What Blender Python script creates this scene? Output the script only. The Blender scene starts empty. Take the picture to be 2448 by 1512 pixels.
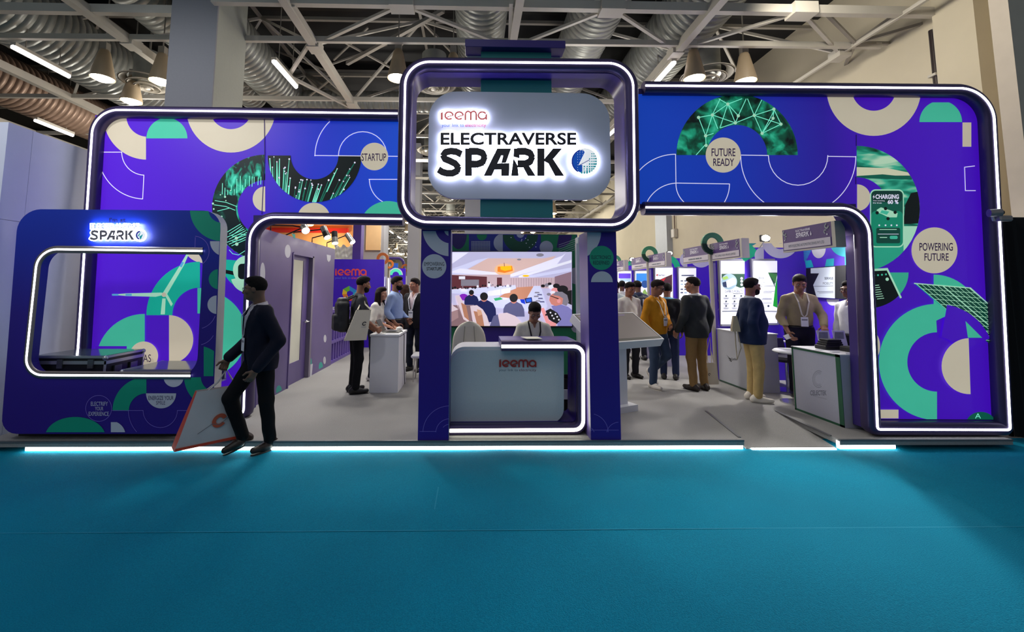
import bpy, math, random
import numpy as np
from mathutils import Vector, Matrix

random.seed(7)
SC = bpy.context.scene
COL = SC.collection

# ------------------------------------------------------------------ camera
W, H, F = 2448, 1512, 1000.0
PX, PY = 1150.0, 600.0
CAMZ = 1.7
YAW, PITCH, ROLL = 0.02, math.atan(90 / 1000.0), 0.005
_d = Vector((math.sin(YAW) * math.cos(PITCH), math.cos(YAW) * math.cos(PITCH), math.sin(PITCH)))
_r0 = Vector((math.cos(YAW), -math.sin(YAW), 0))
_u0 = _r0.cross(_d)
_r = _r0 * math.cos(ROLL) + _u0 * math.sin(ROLL)
_u = -_r0 * math.sin(ROLL) + _u0 * math.cos(ROLL)
CAM = Vector((0, 0, CAMZ))
cd = bpy.data.cameras.new('camera')
cam = bpy.data.objects.new('camera', cd)
COL.objects.link(cam)
cd.sensor_fit = 'HORIZONTAL'
cd.sensor_width = 36
cd.lens = 36 * F / W
cd.shift_x = (W / 2 - PX) / W
cd.shift_y = (PY - H / 2) / W
cd.clip_start, cd.clip_end = 0.05, 200
cam.matrix_world = Matrix(((_r.x, _u.x, -_d.x, 0), (_r.y, _u.y, -_d.y, 0), (_r.z, _u.z, -_d.z, CAMZ), (0, 0, 0, 1)))
SC.camera = cam


def ray(px, py):
    return _r * ((px - PX) / F) + _u * ((PY - py) / F) + _d


def at(px, py, Y):                 # the point of the vertical plane Y = const behind a pixel of the survey photo
    v = ray(px, py)
    return CAM + v * (Y / v.y)


def atx(px, py, X):                # same for the plane X = const
    v = ray(px, py)
    return CAM + v * (X / v.x)


def atz(px, py, z):                # same for the level z = const
    v = ray(px, py)
    return CAM + v * ((z - CAMZ) / v.z)


# ------------------------------------------------------------------ world, exposure, hall lights
SC.view_settings.view_transform = 'Standard'
SC.view_settings.look = 'None'
SC.view_settings.exposure = 0.0
SC.view_settings.gamma = 1.0
SC.view_settings.use_curve_mapping = False
wd = bpy.data.worlds.new('hall_air')
SC.world = wd
wd.use_nodes = True
wd.node_tree.nodes['Background'].inputs[0].default_value = (0.86, 0.93, 1.0, 1)
wd.node_tree.nodes['Background'].inputs[1].default_value = 0.17


def area(name, loc, size, power, col=(1, 1, 1), rot=(0, 0, 0)):
    l = bpy.data.lights.new(name, 'AREA')
    l.shape = 'RECTANGLE'
    l.size, l.size_y = size
    l.energy = power
    l.color = col
    o = bpy.data.objects.new(name, l)
    o.location = loc
    o.rotation_euler = rot
    COL.objects.link(o)
    return o


def spot(name, loc, target, power, angle=100, col=(1, 1, 1), radius=0.12, blend=0.5):
    l = bpy.data.lights.new(name, 'SPOT')
    l.energy = power
    l.color = col
    l.spot_size = math.radians(angle)
    l.spot_blend = blend
    l.shadow_soft_size = radius
    o = bpy.data.objects.new(name, l)
    o.location = loc
    o.rotation_euler = (Vector(target) - Vector(loc)).to_track_quat('-Z', 'Y').to_euler()
    COL.objects.link(o)
    return o


def point(name, loc, power, col=(1, 1, 1), radius=0.08):
    l = bpy.data.lights.new(name, 'POINT')
    l.energy = power
    l.color = col
    l.shadow_soft_size = radius
    o = bpy.data.objects.new(name, l)
    o.location = loc
    COL.objects.link(o)
    return o


# hall lamps of the bays over and behind the photographer
area('hall_bay_light', (-2.6, 0.6, 6.6), (6, 4), 40, (0.93, 0.98, 1.0))
area('hall_bay_light', (-2.0, -5.0, 6.6), (8, 5), 100, (0.95, 0.98, 1.0))
# hall lamps of the bays over the stand, with added fill lights
for _x, _y, _p in ((-2.2, 8.0, 155), (3.3, 7.6, 72), (0.6, 6.0, 34), (3.6, 11.5, 160), (-2.0, 13, 180)):
    spot('hall_lamp_and_fill', (_x, _y, 5.55), (_x, _y, 0), _p * 2.2, 140, (1.0, 0.96, 0.88), 0.25, 0.6)
for _x, _y, _p in ((-6.5, 9.0, 58), (-1.6, 8.2, 44), (2.2, 8.2, 44), (5.6, 9.0, 66), (-9.5, 12, 140), (-2, 14, 250), (3, 16, 300), (-3, 22, 450), (-3, 30, 500), (-8, 20, 350), (4.5, 24, 350), (2, 34, 350), (-6, 42, 900), (-9, 55, 1400)):
    point('hall_lamp_and_fill', (_x, _y, 5.3), _p, (1.0, 0.95, 0.86), 0.3)  # added fill points that lift the dim roof steel, ducts and far bays
spot('hall_lamp_and_fill', (-5.2, 1.6, 6.0), (-4.9, 6.4, 3.2), 380, 75, (0.95, 0.97, 1.0), 0.25, 0.8)  # added spot out of view, brightens the pillar and the white partition
spot('booth_spot', (4.75, 5.45, 2.40), (2.2, 2.6, 0.0), 430, 62, (1.0, 0.97, 0.9), 0.03, 1.0)
spot('hall_wall_lamp', (4.4, 5.2, 5.9), (7.6, 7.0, 5.0), 190, 130, (1.0, 0.93, 0.80), 0.2, 0.7)


# ------------------------------------------------------------------ materials
def lin(c):
    c = c / 255.0
    return c / 12.92 if c <= 0.04045 else ((c + 0.055) / 1.055) ** 2.4


def rgb(t):
    return (lin(t[0]), lin(t[1]), lin(t[2]), 1)


_M = {}


def M(name, col, rough=0.55, metal=0.0, emit=0.0, var=0.06, scale=6.0, bump=0.0, ecol=None, spec=0.5, alpha=1.0, trans=0.0):
    if name in _M:
        return _M[name]
    m = bpy.data.materials.new(name)
    m.use_nodes = True
    nt = m.node_tree
    b = nt.nodes['Principled BSDF']
    b.inputs['Roughness'].default_value = rough
    b.inputs['Metallic'].default_value = metal
    b.inputs['Specular IOR Level'].default_value = spec
    c = rgb(col)
    if trans:
        b.inputs['Transmission Weight'].default_value = trans
    if alpha < 1:
        b.inputs['Alpha'].default_value = alpha
    tc = nt.nodes.new('ShaderNodeTexCoord')
    n = nt.nodes.new('ShaderNodeTexNoise')
    n.inputs['Scale'].default_value = scale
    n.inputs['Detail'].default_value = 4
    nt.links.new(tc.outputs['Object'], n.inputs['Vector'])
    mx = nt.nodes.new('ShaderNodeMix')
    mx.data_type = 'RGBA'
    mx.inputs[6].default_value = tuple(min(1, x * (1 + var)) for x in c[:3]) + (1,)
    mx.inputs[7].default_value = tuple(x * (1 - var) for x in c[:3]) + (1,)
    nt.links.new(n.outputs['Fac'], mx.inputs[0])
    nt.links.new(mx.outputs[2], b.inputs['Base Color'])
    if bump:
        bp = nt.nodes.new('ShaderNodeBump')
        bp.inputs['Strength'].default_value = bump
        bp.inputs['Distance'].default_value = 0.02
        nt.links.new(n.outputs['Fac'], bp.inputs['Height'])
        nt.links.new(bp.outputs['Normal'], b.inputs['Normal'])
    if emit:
        b.inputs['Emission Strength'].default_value = emit
        if ecol:
            b.inputs['Emission Color'].default_value = rgb(ecol)
        else:
            nt.links.new(mx.outputs[2], b.inputs['Emission Color'])
    _M[name] = m
    return m


def M_grad(name, stops, x0, x1, rough=0.45, emit=0.0, axis=0):
    """printed colour run along one axis of the stand"""
    m = bpy.data.materials.new(name)
    m.use_nodes = True
    nt = m.node_tree
    b = nt.nodes['Principled BSDF']
    b.inputs['Roughness'].default_value = rough
    g = nt.nodes.new('ShaderNodeNewGeometry')
    s = nt.nodes.new('ShaderNodeSeparateXYZ')
    mr = nt.nodes.new('ShaderNodeMapRange')
    mr.inputs[1].default_value, mr.inputs[2].default_value = x0, x1
    cr = nt.nodes.new('ShaderNodeValToRGB')
    e = cr.color_ramp.elements
    while len(e) < len(stops):
        e.new(0.5)
    for q, (p, c) in zip(e, stops):
        q.position = p
        q.color = rgb(c)
    nt.links.new(g.outputs['Position'], s.inputs[0])
    nt.links.new(s.outputs[axis], mr.inputs[0])
    nt.links.new(mr.outputs[0], cr.inputs[0])
    nt.links.new(cr.outputs[0], b.inputs['Base Color'])
    if emit:
        nt.links.new(cr.outputs[0], b.inputs['Emission Color'])
        b.inputs['Emission Strength'].default_value = emit
    _M[name] = m
    return m


def M_photo(name, stops, scale=6.0, detail=6, dist=0.0, emit=0.7, vor=False, stretch=(1, 1, 1), rough=0.45):
    """printed photograph seen as blotches of colour"""
    m = bpy.data.materials.new(name)
    m.use_nodes = True
    nt = m.node_tree
    b = nt.nodes['Principled BSDF']
    b.inputs['Roughness'].default_value = rough
    g = nt.nodes.new('ShaderNodeTexCoord')
    mp = nt.nodes.new('ShaderNodeMapping')
    mp.inputs['Scale'].default_value = stretch
    nt.links.new(g.outputs['Object'], mp.inputs['Vector'])
    if vor:
        n = nt.nodes.new('ShaderNodeTexVoronoi')
        n.inputs['Scale'].default_value = scale
        out = n.outputs['Distance']
    else:
        n = nt.nodes.new('ShaderNodeTexNoise')
        n.inputs['Scale'].default_value = scale
        n.inputs['Detail'].default_value = detail
        n.inputs['Distortion'].default_value = dist
        out = n.outputs['Fac']
    nt.links.new(mp.outputs[0], n.inputs['Vector'])
    cr = nt.nodes.new('ShaderNodeValToRGB')
    e = cr.color_ramp.elements
    while len(e) < len(stops):
        e.new(0.5)
    for q, (p, c) in zip(e, stops):
        q.position = p
        q.color = rgb(c)
    nt.links.new(out, cr.inputs[0])
    nt.links.new(cr.outputs[0], b.inputs['Base Color'])
    if emit:
        nt.links.new(cr.outputs[0], b.inputs['Emission Color'])
        b.inputs['Emission Strength'].default_value = emit
    _M[name] = m
    return m


# ------------------------------------------------------------------ mesh builder
def wloc(o):
    p = Vector((0, 0, 0))
    while o is not None:
        p = p + o.location
        o = o.parent
    return p


class MB:
    def __init__(s):
        s.v, s.f = [], []

    def add(s, vs, fs):
        n = len(s.v)
        s.v += [tuple(v) for v in vs]
        s.f += [tuple(i + n for i in f) for f in fs]
        return s

    def box(s, x0, x1, y0, y1, z0, z1, b=0.0):
        if b <= 0:
            v = [(x, y, z) for z in (z0, z1) for y in (y0, y1) for x in (x0, x1)]
            return s.add(v, [(0, 2, 3, 1), (4, 5, 7, 6), (0, 1, 5, 4), (2, 6, 7, 3), (0, 4, 6, 2), (1, 3, 7, 5)])
        pts = []
        c = [(x0 + b, y0), (x1 - b, y0), (x1, y0 + b), (x1, y1 - b), (x1 - b, y1), (x0 + b, y1), (x0, y1 - b), (x0, y0 + b)]
        ci = [(x0 + b, y0 + b), (x1 - b, y0 + b), (x1 - b, y0 + b), (x1 - b, y1 - b), (x1 - b, y1 - b), (x0 + b, y1 - b), (x0 + b, y1 - b), (x0 + b, y0 + b)]
        v = [(x, y, z0) for x, y in ci] + [(x, y, z0 + b) for x, y in c] + [(x, y, z1 - b) for x, y in c] + [(x, y, z1) for x, y in ci]
        fs = [tuple(range(7, -1, -1)), tuple(range(24, 32))]
        for k in range(3):
            for i in range(8):
                j = (i + 1) % 8
                fs.append((k * 8 + i, k * 8 + j, k * 8 + 8 + j, k * 8 + 8 + i))
        return s.add(v, fs)

    def quad(s, a, b, c, d):
        return s.add([a, b, c, d], [(0, 1, 2, 3)])

    def prism(s, poly, off):
        """closed polygon of 3-D points swept by the vector off"""
        n = len(poly)
        off = Vector(off)
        v = [Vector(p) for p in poly] + [Vector(p) + off for p in poly]
        fs = [tuple(range(n)), tuple(range(2 * n - 1, n - 1, -1))]
        for i in range(n):
            j = (i + 1) % n
            fs.append((i, i + n, j + n, j))
        return s.add(v, fs)

    def tube(s, pts, r, n=8, closed=False, caps=True):
        pts = [Vector(p) for p in pts]
        m = len(pts)
        rs = r if isinstance(r, (list, tuple)) else [r] * m
        up = None
        v, fs = [], []
        for i in range(m):
            if closed:
                t = pts[(i + 1) % m] - pts[i - 1]
            else:
                t = pts[min(i + 1, m - 1)] - pts[max(i - 1, 0)]
            if t.length < 1e-9:
                t = Vector((0, 0, 1))
            t.normalize()
            if up is None:
                up = Vector((0, 0, 1)) if abs(t.z) < 0.9 else Vector((1, 0, 0))
            a = t.cross(up)
            if a.length < 1e-6:
                a = t.orthogonal()
            a.normalize()
            bb = a.cross(t).normalized()
            up = bb
            for k in range(n):
                q = 2 * math.pi * k / n
                v.append(pts[i] + (a * math.cos(q) + bb * math.sin(q)) * rs[i])
        for i in range(m if closed else m - 1):
            j = (i + 1) % m
            for k in range(n):
                l = (k + 1) % n
                fs.append((i * n + k, i * n + l, j * n + l, j * n + k))
        if caps and not closed:
            fs.append(tuple(range(n - 1, -1, -1)))
            fs.append(tuple((m - 1) * n + k for k in range(n)))
        return s.add(v, fs)

    def bar(s, a, b, w, h=None):
        """square section member from a to b"""
        a, b = Vector(a), Vector(b)
        h = h or w
        t = (b - a).normalized()
        up = Vector((0, 0, 1)) if abs(t.z) < 0.95 else Vector((0, 1, 0))
        x = t.cross(up).normalized() * (w / 2)
        y = x.cross(t).normalized() * (h / 2)
        v = [a - x - y, a + x - y, a + x + y, a - x + y, b - x - y, b + x - y, b + x + y, b - x + y]
        return s.add(v, [(0, 1, 2, 3), (7, 6, 5, 4), (0, 4, 5, 1), (1, 5, 6, 2), (2, 6, 7, 3), (3, 7, 4, 0)])

    def lathe(s, prof, c, n=24, axis='z', capb=True, capt=True):
        """profile [(r, t)] turned round an axis through c"""
        v, fs = [], []
        c = Vector(c)
        for r, t in prof:
            for k in range(n):
                q = 2 * math.pi * k / n
                p = (r * math.cos(q), r * math.sin(q), t)
                if axis == 'y':
                    p = (r * math.cos(q), t, r * math.sin(q))
                elif axis == 'x':
                    p = (t, r * math.cos(q), r * math.sin(q))
                v.append(c + Vector(p))
        for i in range(len(prof) - 1):
            for k in range(n):
                l = (k + 1) % n
                fs.append((i * n + k, i * n + l, (i + 1) * n + l, (i + 1) * n + k))
        if capb:
            fs.append(tuple(range(n - 1, -1, -1)))
        if capt:
            fs.append(tuple((len(prof) - 1) * n + k for k in range(n)))
        return s.add(v, fs)

    def sphere(s, c, r, n=12, m=8):
        if not isinstance(r, (tuple, list)):
            r = (r, r, r)
        v, fs = [], []
        for i in range(m + 1):
            a = math.pi * i / m
            for k in range(n):
                q = 2 * math.pi * k / n
                v.append((c[0] + r[0] * math.sin(a) * math.cos(q), c[1] + r[1] * math.sin(a) * math.sin(q), c[2] + r[2] * math.cos(a)))
        for i in range(m):
            for k in range(n):
                l = (k + 1) % n
                fs.append((i * n + k, (i + 1) * n + k, (i + 1) * n + l, i * n + l))
        return s.add(v, fs)

    def build(s, name, mat, parent=None, smooth=False, local=False):
        me = bpy.data.meshes.new(name)
        me.from_pydata(s.v, [], s.f)
        if isinstance(mat, (list, tuple)):
            for q in mat:
                me.materials.append(q)
        elif mat:
            me.materials.append(mat)
        if smooth:
            me.polygons.foreach_set('use_smooth', [True] * len(me.polygons))
            if smooth != 'all':
                try:
                    me.set_sharp_from_angle(angle=math.radians(40))
                except Exception:
                    pass
        me.update()
        o = bpy.data.objects.new(name, me)
        COL.objects.link(o)
        if parent is not None:
            o.parent = parent
            if not local:
                o.location = -wloc(parent)
        return o


def tag(o, label=None, cat=None, group=None, kind=None):
    if label:
        o['label'] = label
    if cat:
        o['category'] = cat
    if group:
        o['group'] = group
    if kind:
        o['kind'] = kind
    return o


def thing(name, label, cat, loc=(0, 0, 0), group=None, rz=0.0):
    o = bpy.data.objects.new(name, None)
    o.empty_display_size = 0.1
    o.location = loc
    o.rotation_euler = (0, 0, rz)
    COL.objects.link(o)
    return tag(o, label, cat, group)


def struct(o):
    o['kind'] = 'structure'
    return o


def dup(root, loc, label=None, group=None, rz=None):
    r = root.copy()
    COL.objects.link(r)
    r.location = loc
    if rz is not None:
        r.rotation_euler = (0, 0, rz)
    if label:
        r['label'] = label
    if group:
        r['group'] = group
    for ch in list(root.children):
        c = ch.copy()
        COL.objects.link(c)
        c.parent = r
        for g in list(ch.children):
            e = g.copy()
            COL.objects.link(e)
            e.parent = c
    return r


# ------------------------------------------------------------------ flat print: polygons laid on a surface, clipped to it
def clip_convex(poly, clip):
    """Sutherland-Hodgman, clip counter-clockwise or clockwise convex"""
    a = 0
    for i in range(len(clip)):
        x0, y0 = clip[i]
        x1, y1 = clip[(i + 1) % len(clip)]
        a += x0 * y1 - x1 * y0
    sg = 1 if a > 0 else -1
    out = poly
    for i in range(len(clip)):
        if not out:
            return []
        ax, ay = clip[i]
        bx, by = clip[(i + 1) % len(clip)]

        def side(p):
            return sg * ((bx - ax) * (p[1] - ay) - (by - ay) * (p[0] - ax))
        new = []
        for j in range(len(out)):
            p, q = out[j], out[(j + 1) % len(out)]
            sp, sq = side(p), side(q)
            if sp >= 0:
                new.append(p)
            if (sp >= 0) != (sq >= 0):
                t = sp / (sp - sq)
                new.append((p[0] + (q[0] - p[0]) * t, p[1] + (q[1] - p[1]) * t))
        out = new
    return out if len(out) > 2 else []


_TXT = {}


def text_geo(s, bold=0.0, ext=0.0):
    """letter outlines of the built-in font, scaled to the unit box"""
    if 'M' in s:
        bold = min(bold, 0.0)
    k = (s, bold, ext)
    if k in _TXT:
        return _TXT[k]
    cu = bpy.data.curves.new('letters', 'FONT')
    cu.body = s
    cu.offset = bold
    cu.extrude = ext
    cu.resolution_u = 4
    o = bpy.data.objects.new('letters', cu)
    COL.objects.link(o)
    dg = bpy.context.evaluated_depsgraph_get()
    me = bpy.data.meshes.new_from_object(o.evaluated_get(dg))
    vs = [tuple(v.co) for v in me.vertices]
    fs = [tuple(p.vertices) for p in me.polygons]
    bpy.data.objects.remove(o)
    bpy.data.curves.remove(cu)
    bpy.data.meshes.remove(me)
    x0, x1 = min(v[0] for v in vs), max(v[0] for v in vs)
    y0, y1 = min(v[1] for v in vs), max(v[1] for v in vs)
    vs = [((v[0] - x0) / (x1 - x0), (v[1] - y0) / (y1 - y0), v[2]) for v in vs]
    _TXT[k] = (vs, fs)
    return _TXT[k]


class Print:
    """flat print on a surface. mp(u, v, off) gives the 3-D point, off metres proud of the surface"""

    def __init__(s, mp, parent, clips=None, step=0.00016):
        s.mp, s.parent, s.clips, s.step, s.k = mp, parent, clips, step, 1

    def polys(s, ps, mat, name='printed_shape', clips=None):
        mb = MB()
        off = s.k * s.step
        s.k += 1
        cl = clips if clips is not None else s.clips
        for p in ps:
            for c in (cl or [None]):
                q = clip_convex(p, c) if c else p
                if len(q) > 2:
                    mb.add([s.mp(x, y, off + 0.000011 * (len(mb.f) % 12)) for x, y in q], [tuple(range(len(q)))])
        if mb.f:
            return mb.build(name, mat, s.parent)

    def ring(s, cx, cy, r0, r1, a0, a1, mat, name='printed_ring', n=None, ey=1.0, clips=None):
        n = n or max(10, int(abs(a1 - a0) / 5))
        ps = []
        for i in range(n):
            p, q = math.radians(a0 + (a1 - a0) * i / n), math.radians(a0 + (a1 - a0) * (i + 1) / n)
            ps.append([(cx + r0 * math.cos(p), cy + r0 * math.sin(p) * ey), (cx + r1 * math.cos(p), cy + r1 * math.sin(p) * ey),
                       (cx + r1 * math.cos(q), cy + r1 * math.sin(q) * ey), (cx + r0 * math.cos(q), cy + r0 * math.sin(q) * ey)])
        return s.polys(ps, mat, name, clips)

    def disc(s, cx, cy, r, mat, a0=0, a1=360, name='printed_disc', ey=1.0, clips=None):
        n = max(12, int((a1 - a0) / 7))
        p = [(cx + r * math.cos(math.radians(a0 + (a1 - a0) * i / n)), cy + r * ey * math.sin(math.radians(a0 + (a1 - a0) * i / n))) for i in range(n + (1 if a1 - a0 < 360 else 0))]
        if a1 - a0 < 360 and abs(a1 - a0 - 180) > 1:
            p.append((cx, cy))
        return s.polys([p], mat, name, clips)

    def line(s, pts, w, mat, name='printed_line', closed=False, clips=None):
        ps = []
        m = len(pts)
        for i in range(m if closed else m - 1):
            (x0, y0), (x1, y1) = pts[i], pts[(i + 1) % m]
            l = math.hypot(x1 - x0, y1 - y0) or 1
            dx, dy = (x1 - x0) / l, (y1 - y0) / l
            nx, ny = -dy * w / 2, dx * w / 2
            e = w * 0.35
            ps.append([(x0 - dx * e + nx, y0 - dy * e + ny), (x1 + dx * e + nx, y1 + dy * e + ny), (x1 + dx * e - nx, y1 + dy * e - ny), (x0 - dx * e - nx, y0 - dy * e - ny)])
        return s.polys(ps, mat, name, clips)

    def rect(s, x0, y0, x1, y1, mat, name='printed_block', clips=None):
        return s.polys([[(x0, y0), (x1, y0), (x1, y1), (x0, y1)]], mat, name, clips)

    def text(s, t, x0, y0, x1, y1, mat, bold=0.0, name='lettering', depth=0.0, shear=0.0):
        """y grows downwards like the photo; y0 is the top of the letters"""
        vs, fs = text_geo(t, bold, 1.0 if depth else 0.0)
        off = s.k * s.step
        s.k += 1
        mb = MB()
        mb.add([s.mp(x0 + (x1 - x0) * v[0] + shear * v[1], y1 + (y0 - y1) * v[1], off + (depth * (v[2] + 1) / 2 if depth else 0)) for v in vs], fs)
        return mb.build(name, mat, s.parent)


def arc(cx, cy, r, a0, a1, n=16, ey=1.0):
    return [(cx + r * math.cos(math.radians(a0 + (a1 - a0) * i / n)), cy + r * ey * math.sin(math.radians(a0 + (a1 - a0) * i / n))) for i in range(n + 1)]


def mapY(Y):
    return lambda x, y, off=0.0: at(x, y, Y - off)


def mapX(X, sgn=-1):
    return lambda x, y, off=0.0: atx(x, y, X + sgn * off)


def fillet(corners, closed):
    """corners [(Vector, r)] in a plane -> polyline with rounded corners"""
    out = []
    n = len(corners)
    for i, (p, r) in enumerate(corners):
        if not closed and i in (0, n - 1):
            out.append(p)
            continue
        a, b = corners[i - 1][0], corners[(i + 1) % n][0]
        u, v = (a - p).normalized(), (b - p).normalized()
        ang = u.angle(v)
        t = r / math.tan(ang / 2)
        c = p + (u + v).normalized() * (r / math.sin(ang / 2))
        s0, s1 = p + u * t - c, p + v * t - c
        m = max(2, int(12 * r / 0.2)) if r > 0.03 else 3
        tot = s0.angle(s1)
        for k in range(m + 1):
            q = k / m
            d = (s0 * math.sin((1 - q) * tot) + s1 * math.sin(q * tot)) / math.sin(tot)
            out.append(c + d)
    return out


def sweep_y(path, prof, closed):
    """profile [(n, y)] along a path lying in a plane Y = const; n is measured across the path in that plane"""
    mb = MB()
    m, k = len(path), len(prof)
    v, fs = [], []
    for i, p in enumerate(path):
        if closed:
            a, b = path[i - 1], path[(i + 1) % m]
        else:
            a, b = path[max(i - 1, 0)], path[min(i + 1, m - 1)]
        t0 = (p - a).normalized() if (p - a).length > 1e-9 else (b - p).normalized()
        t1 = (b - p).normalized() if (b - p).length > 1e-9 else t0
        n0, n1 = Vector((-t0.z, 0, t0.x)), Vector((-t1.z, 0, t1.x))
        nn = (n0 + n1)
        nn = nn / max(0.3, nn.length_squared / 2) 
        for (u, y) in prof:
            v.append(p + nn * u + Vector((0, y, 0)))
    for i in range(m if closed else m - 1):
        j = (i + 1) % m
        for q in range(k):
            l = (q + 1) % k
            fs.append((i * k + q, j * k + q, j * k + l, i * k + l))
    if not closed:
        fs.append(tuple(range(k)))
        fs.append(tuple((m - 1) * k + q for q in range(k - 1, -1, -1)))
    return mb.add(v, fs)


def round_prof(w, d, n=20, p=3.2):
    out = []
    for i in range(n):
        a = 2 * math.pi * i / n
        c, s = math.cos(a), math.sin(a)
        out.append((w / 2 * math.copysign(abs(c) ** (2 / p), c), d / 2 * math.copysign(abs(s) ** (2 / p), s)))
    return out


def rrect(x0, y0, x1, y1, r, n=6):
    """rounded rectangle outline in (u, v)"""
    p = []
    for cx, cy, a in ((x1 - r, y1 - r, 0), (x0 + r, y1 - r, 90), (x0 + r, y0 + r, 180), (x1 - r, y0 + r, 270)):
        for i in range(n + 1):
            q = math.radians(a + 90 * i / n)
            p.append((cx + r * math.cos(q), cy + r * math.sin(q)))
    return p
# ================================================================== palette
C_PURPLE = (74, 22, 186)
m_purple_print = M('purple_board_print', (46, 4, 146), 0.5, var=0.03)
m_purple_dark = M('dark_purple_laminate', (58, 40, 128), 0.32, var=0.05)
m_green_print = M('green_board_print', (6, 160, 128), 0.5, var=0.04)
m_grey_print = M('pale_grey_board_print', (205, 205, 220), 0.5, var=0.03)
m_lilac_line = M('lilac_line_print', (135, 110, 215), 0.5)
m_white = M('white_laminate', (222, 222, 228), 0.4, var=0.03)
m_white_metal = M('white_painted_steel', (196, 190, 178), 0.5, var=0.1, scale=3)
m_led = M('white_light_strip', (255, 255, 255), 0.4, emit=7.0, ecol=(246, 246, 255))
m_led_warm = M('warm_light_strip', (255, 252, 240), 0.4, emit=5.0, ecol=(255, 252, 228))
m_tube = M('satin_aubergine_tube', (74, 62, 104), 0.36, metal=0.45, var=0.05)
m_black = M('black_plastic', (16, 16, 20), 0.45, var=0.2)
m_ink = M('dark_violet_ink', (58, 38, 92), 0.6)
m_inkblack = M('black_ink', (18, 18, 24), 0.6)
m_whiteink = M('white_ink', (225, 225, 235), 0.6)
m_carpet_teal = None


def carpet(name, col, scale, bump, var):
    m = M(name, col, 0.95, var=var, scale=scale, bump=bump, spec=0.1)
    nt = m.node_tree
    b = nt.nodes['Principled BSDF']
    n2 = nt.nodes.new('ShaderNodeTexNoise')
    n2.inputs['Scale'].default_value = 0.7
    n2.inputs['Detail'].default_value = 5
    mx = nt.nodes.new('ShaderNodeMix')
    mx.data_type = 'RGBA'
    mx.blend_type = 'MULTIPLY'
    mx.inputs[0].default_value = 0.55
    cr = nt.nodes.new('ShaderNodeValToRGB')
    cr.color_ramp.elements[0].position, cr.color_ramp.elements[1].position = 0.3, 0.7
    cr.color_ramp.elements[0].color = (0.72, 0.72, 0.72, 1)
    tc = nt.nodes.new('ShaderNodeTexCoord')
    nt.links.new(tc.outputs['Object'], n2.inputs['Vector'])
    nt.links.new(n2.outputs['Fac'], cr.inputs[0])
    old = b.inputs['Base Color'].links[0].from_socket
    nt.links.new(old, mx.inputs[6])
    nt.links.new(cr.outputs[0], mx.inputs[7])
    nt.links.new(mx.outputs[2], b.inputs['Base Color'])
    return m


m_teal = carpet('teal_needle_carpet', (6, 136, 168), 150, 0.5, 0.45)
m_greycarpet = carpet('grey_needle_carpet', (160, 158, 157), 140, 0.4, 0.3)

# ------------------------------------------------------------------ floor: teal carpet with slight ripples
mb = MB()
NX, NY = 150, 110
X0, X1, Y0, Y1 = -14.0, 16.0, -7.0, 4.9
vs = []


def ripple(x, y):
    w = math.exp(-((y - 4.2) / 0.45) ** 2)
    return max(0.0, 0.012 * w * (math.sin(x * 2.1 + 1.0) + 0.6 * math.sin(x * 5.3 + y * 4)) + 0.003 * math.sin(x * 0.9 + y * 1.7))


for j in range(NY + 1):
    t = j / NY
    y = Y0 + (Y1 - Y0) * (t ** 0.6)
    for i in range(NX + 1):
        x = X0 + (X1 - X0) * i / NX
        vs.append((x, y, ripple(x, y) - 0.003))
mb.add(vs, [(j * (NX + 1) + i, j * (NX + 1) + i + 1, (j + 1) * (NX + 1) + i + 1, (j + 1) * (NX + 1) + i) for j in range(NY) for i in range(NX)])
floor = struct(mb.build('floor', m_teal, smooth='all'))
# two carpet webs meet in a thin seam
mb = MB()
a, b_ = atz(-900, 1281, 0.001), atz(3400, 1279, 0.001)
mb.quad((a.x, a.y - 0.004, 0.0004), (b_.x, a.y - 0.004, 0.0004), (b_.x, a.y + 0.004, 0.0004), (a.x, a.y + 0.004, 0.0004))
a = atz(1066, 1060, 0)
mb.quad((a.x - 0.004, 3.4, 0.0004), (a.x + 0.004, 3.4, 0.0004), (a.x + 0.004, 3.9, 0.0005), (a.x - 0.004, 3.9, 0.0005))
mb.build('seam', M('carpet_seam', (8, 142, 174), 0.95), floor)
# hall floor beyond the stand
struct(MB().box(-30, 30, 4.9, 74, -0.06, -0.004).build('floor_hall', M('grey_hall_floor', (150, 148, 146), 0.7, var=0.1)))

# ------------------------------------------------------------------ raised stand platform with a ramp cut into it
PZ = 0.10
PF = 4.57
rl0, rl1 = atz(1768, 1047, PZ), atz(1688, 984, PZ)
rr0, rr1 = atz(1985, 1043, PZ), atz(1866, 988, PZ)
plat = thing('stand_platform', 'low raised stand platform covered in grey carpet with a ramp at its right', 'platform', (0, PF, 0))
mb = MB()
XL, XR, YB = at(-30, 900, PF).x, at(2405, 900, PF).x, 17.0
ry = max(rl1.y, rr1.y)
for poly in ([(XL, PF), (rl0.x, PF), (rl1.x, ry), (XL, ry)], [(rr0.x, PF), (XR, PF), (XR, ry), (rr1.x, ry)], [(XL, ry), (XR, ry), (XR, 5.64), (XL, 5.64)], [(-3.06, 5.64), (XR, 5.64), (XR, YB), (-3.06, YB)]):
    mb.prism([(x, y, 0.045) for x, y in poly], (0, 0, PZ - 0.045))
mb.build('deck', m_greycarpet, plat)
# ramp
rp = MB()
zt, zb = PZ, 0.012
fx0, fx1 = rl0.x + 0.03, rr0.x - 0.03
rp.add([(fx0, PF + 0.02, zb), (fx1, PF + 0.02, zb), (rr1.x, ry, zt), (rl1.x, ry, zt), (fx0, PF + 0.02, 0), (fx1, PF + 0.02, 0), (rr1.x, ry, 0), (rl1.x, ry, 0)],
       [(0, 1, 2, 3), (4, 7, 6, 5), (0, 4, 5, 1), (1, 5, 6, 2), (0, 3, 7, 4)])
rp.build('ramp', m_greycarpet, plat)
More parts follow.
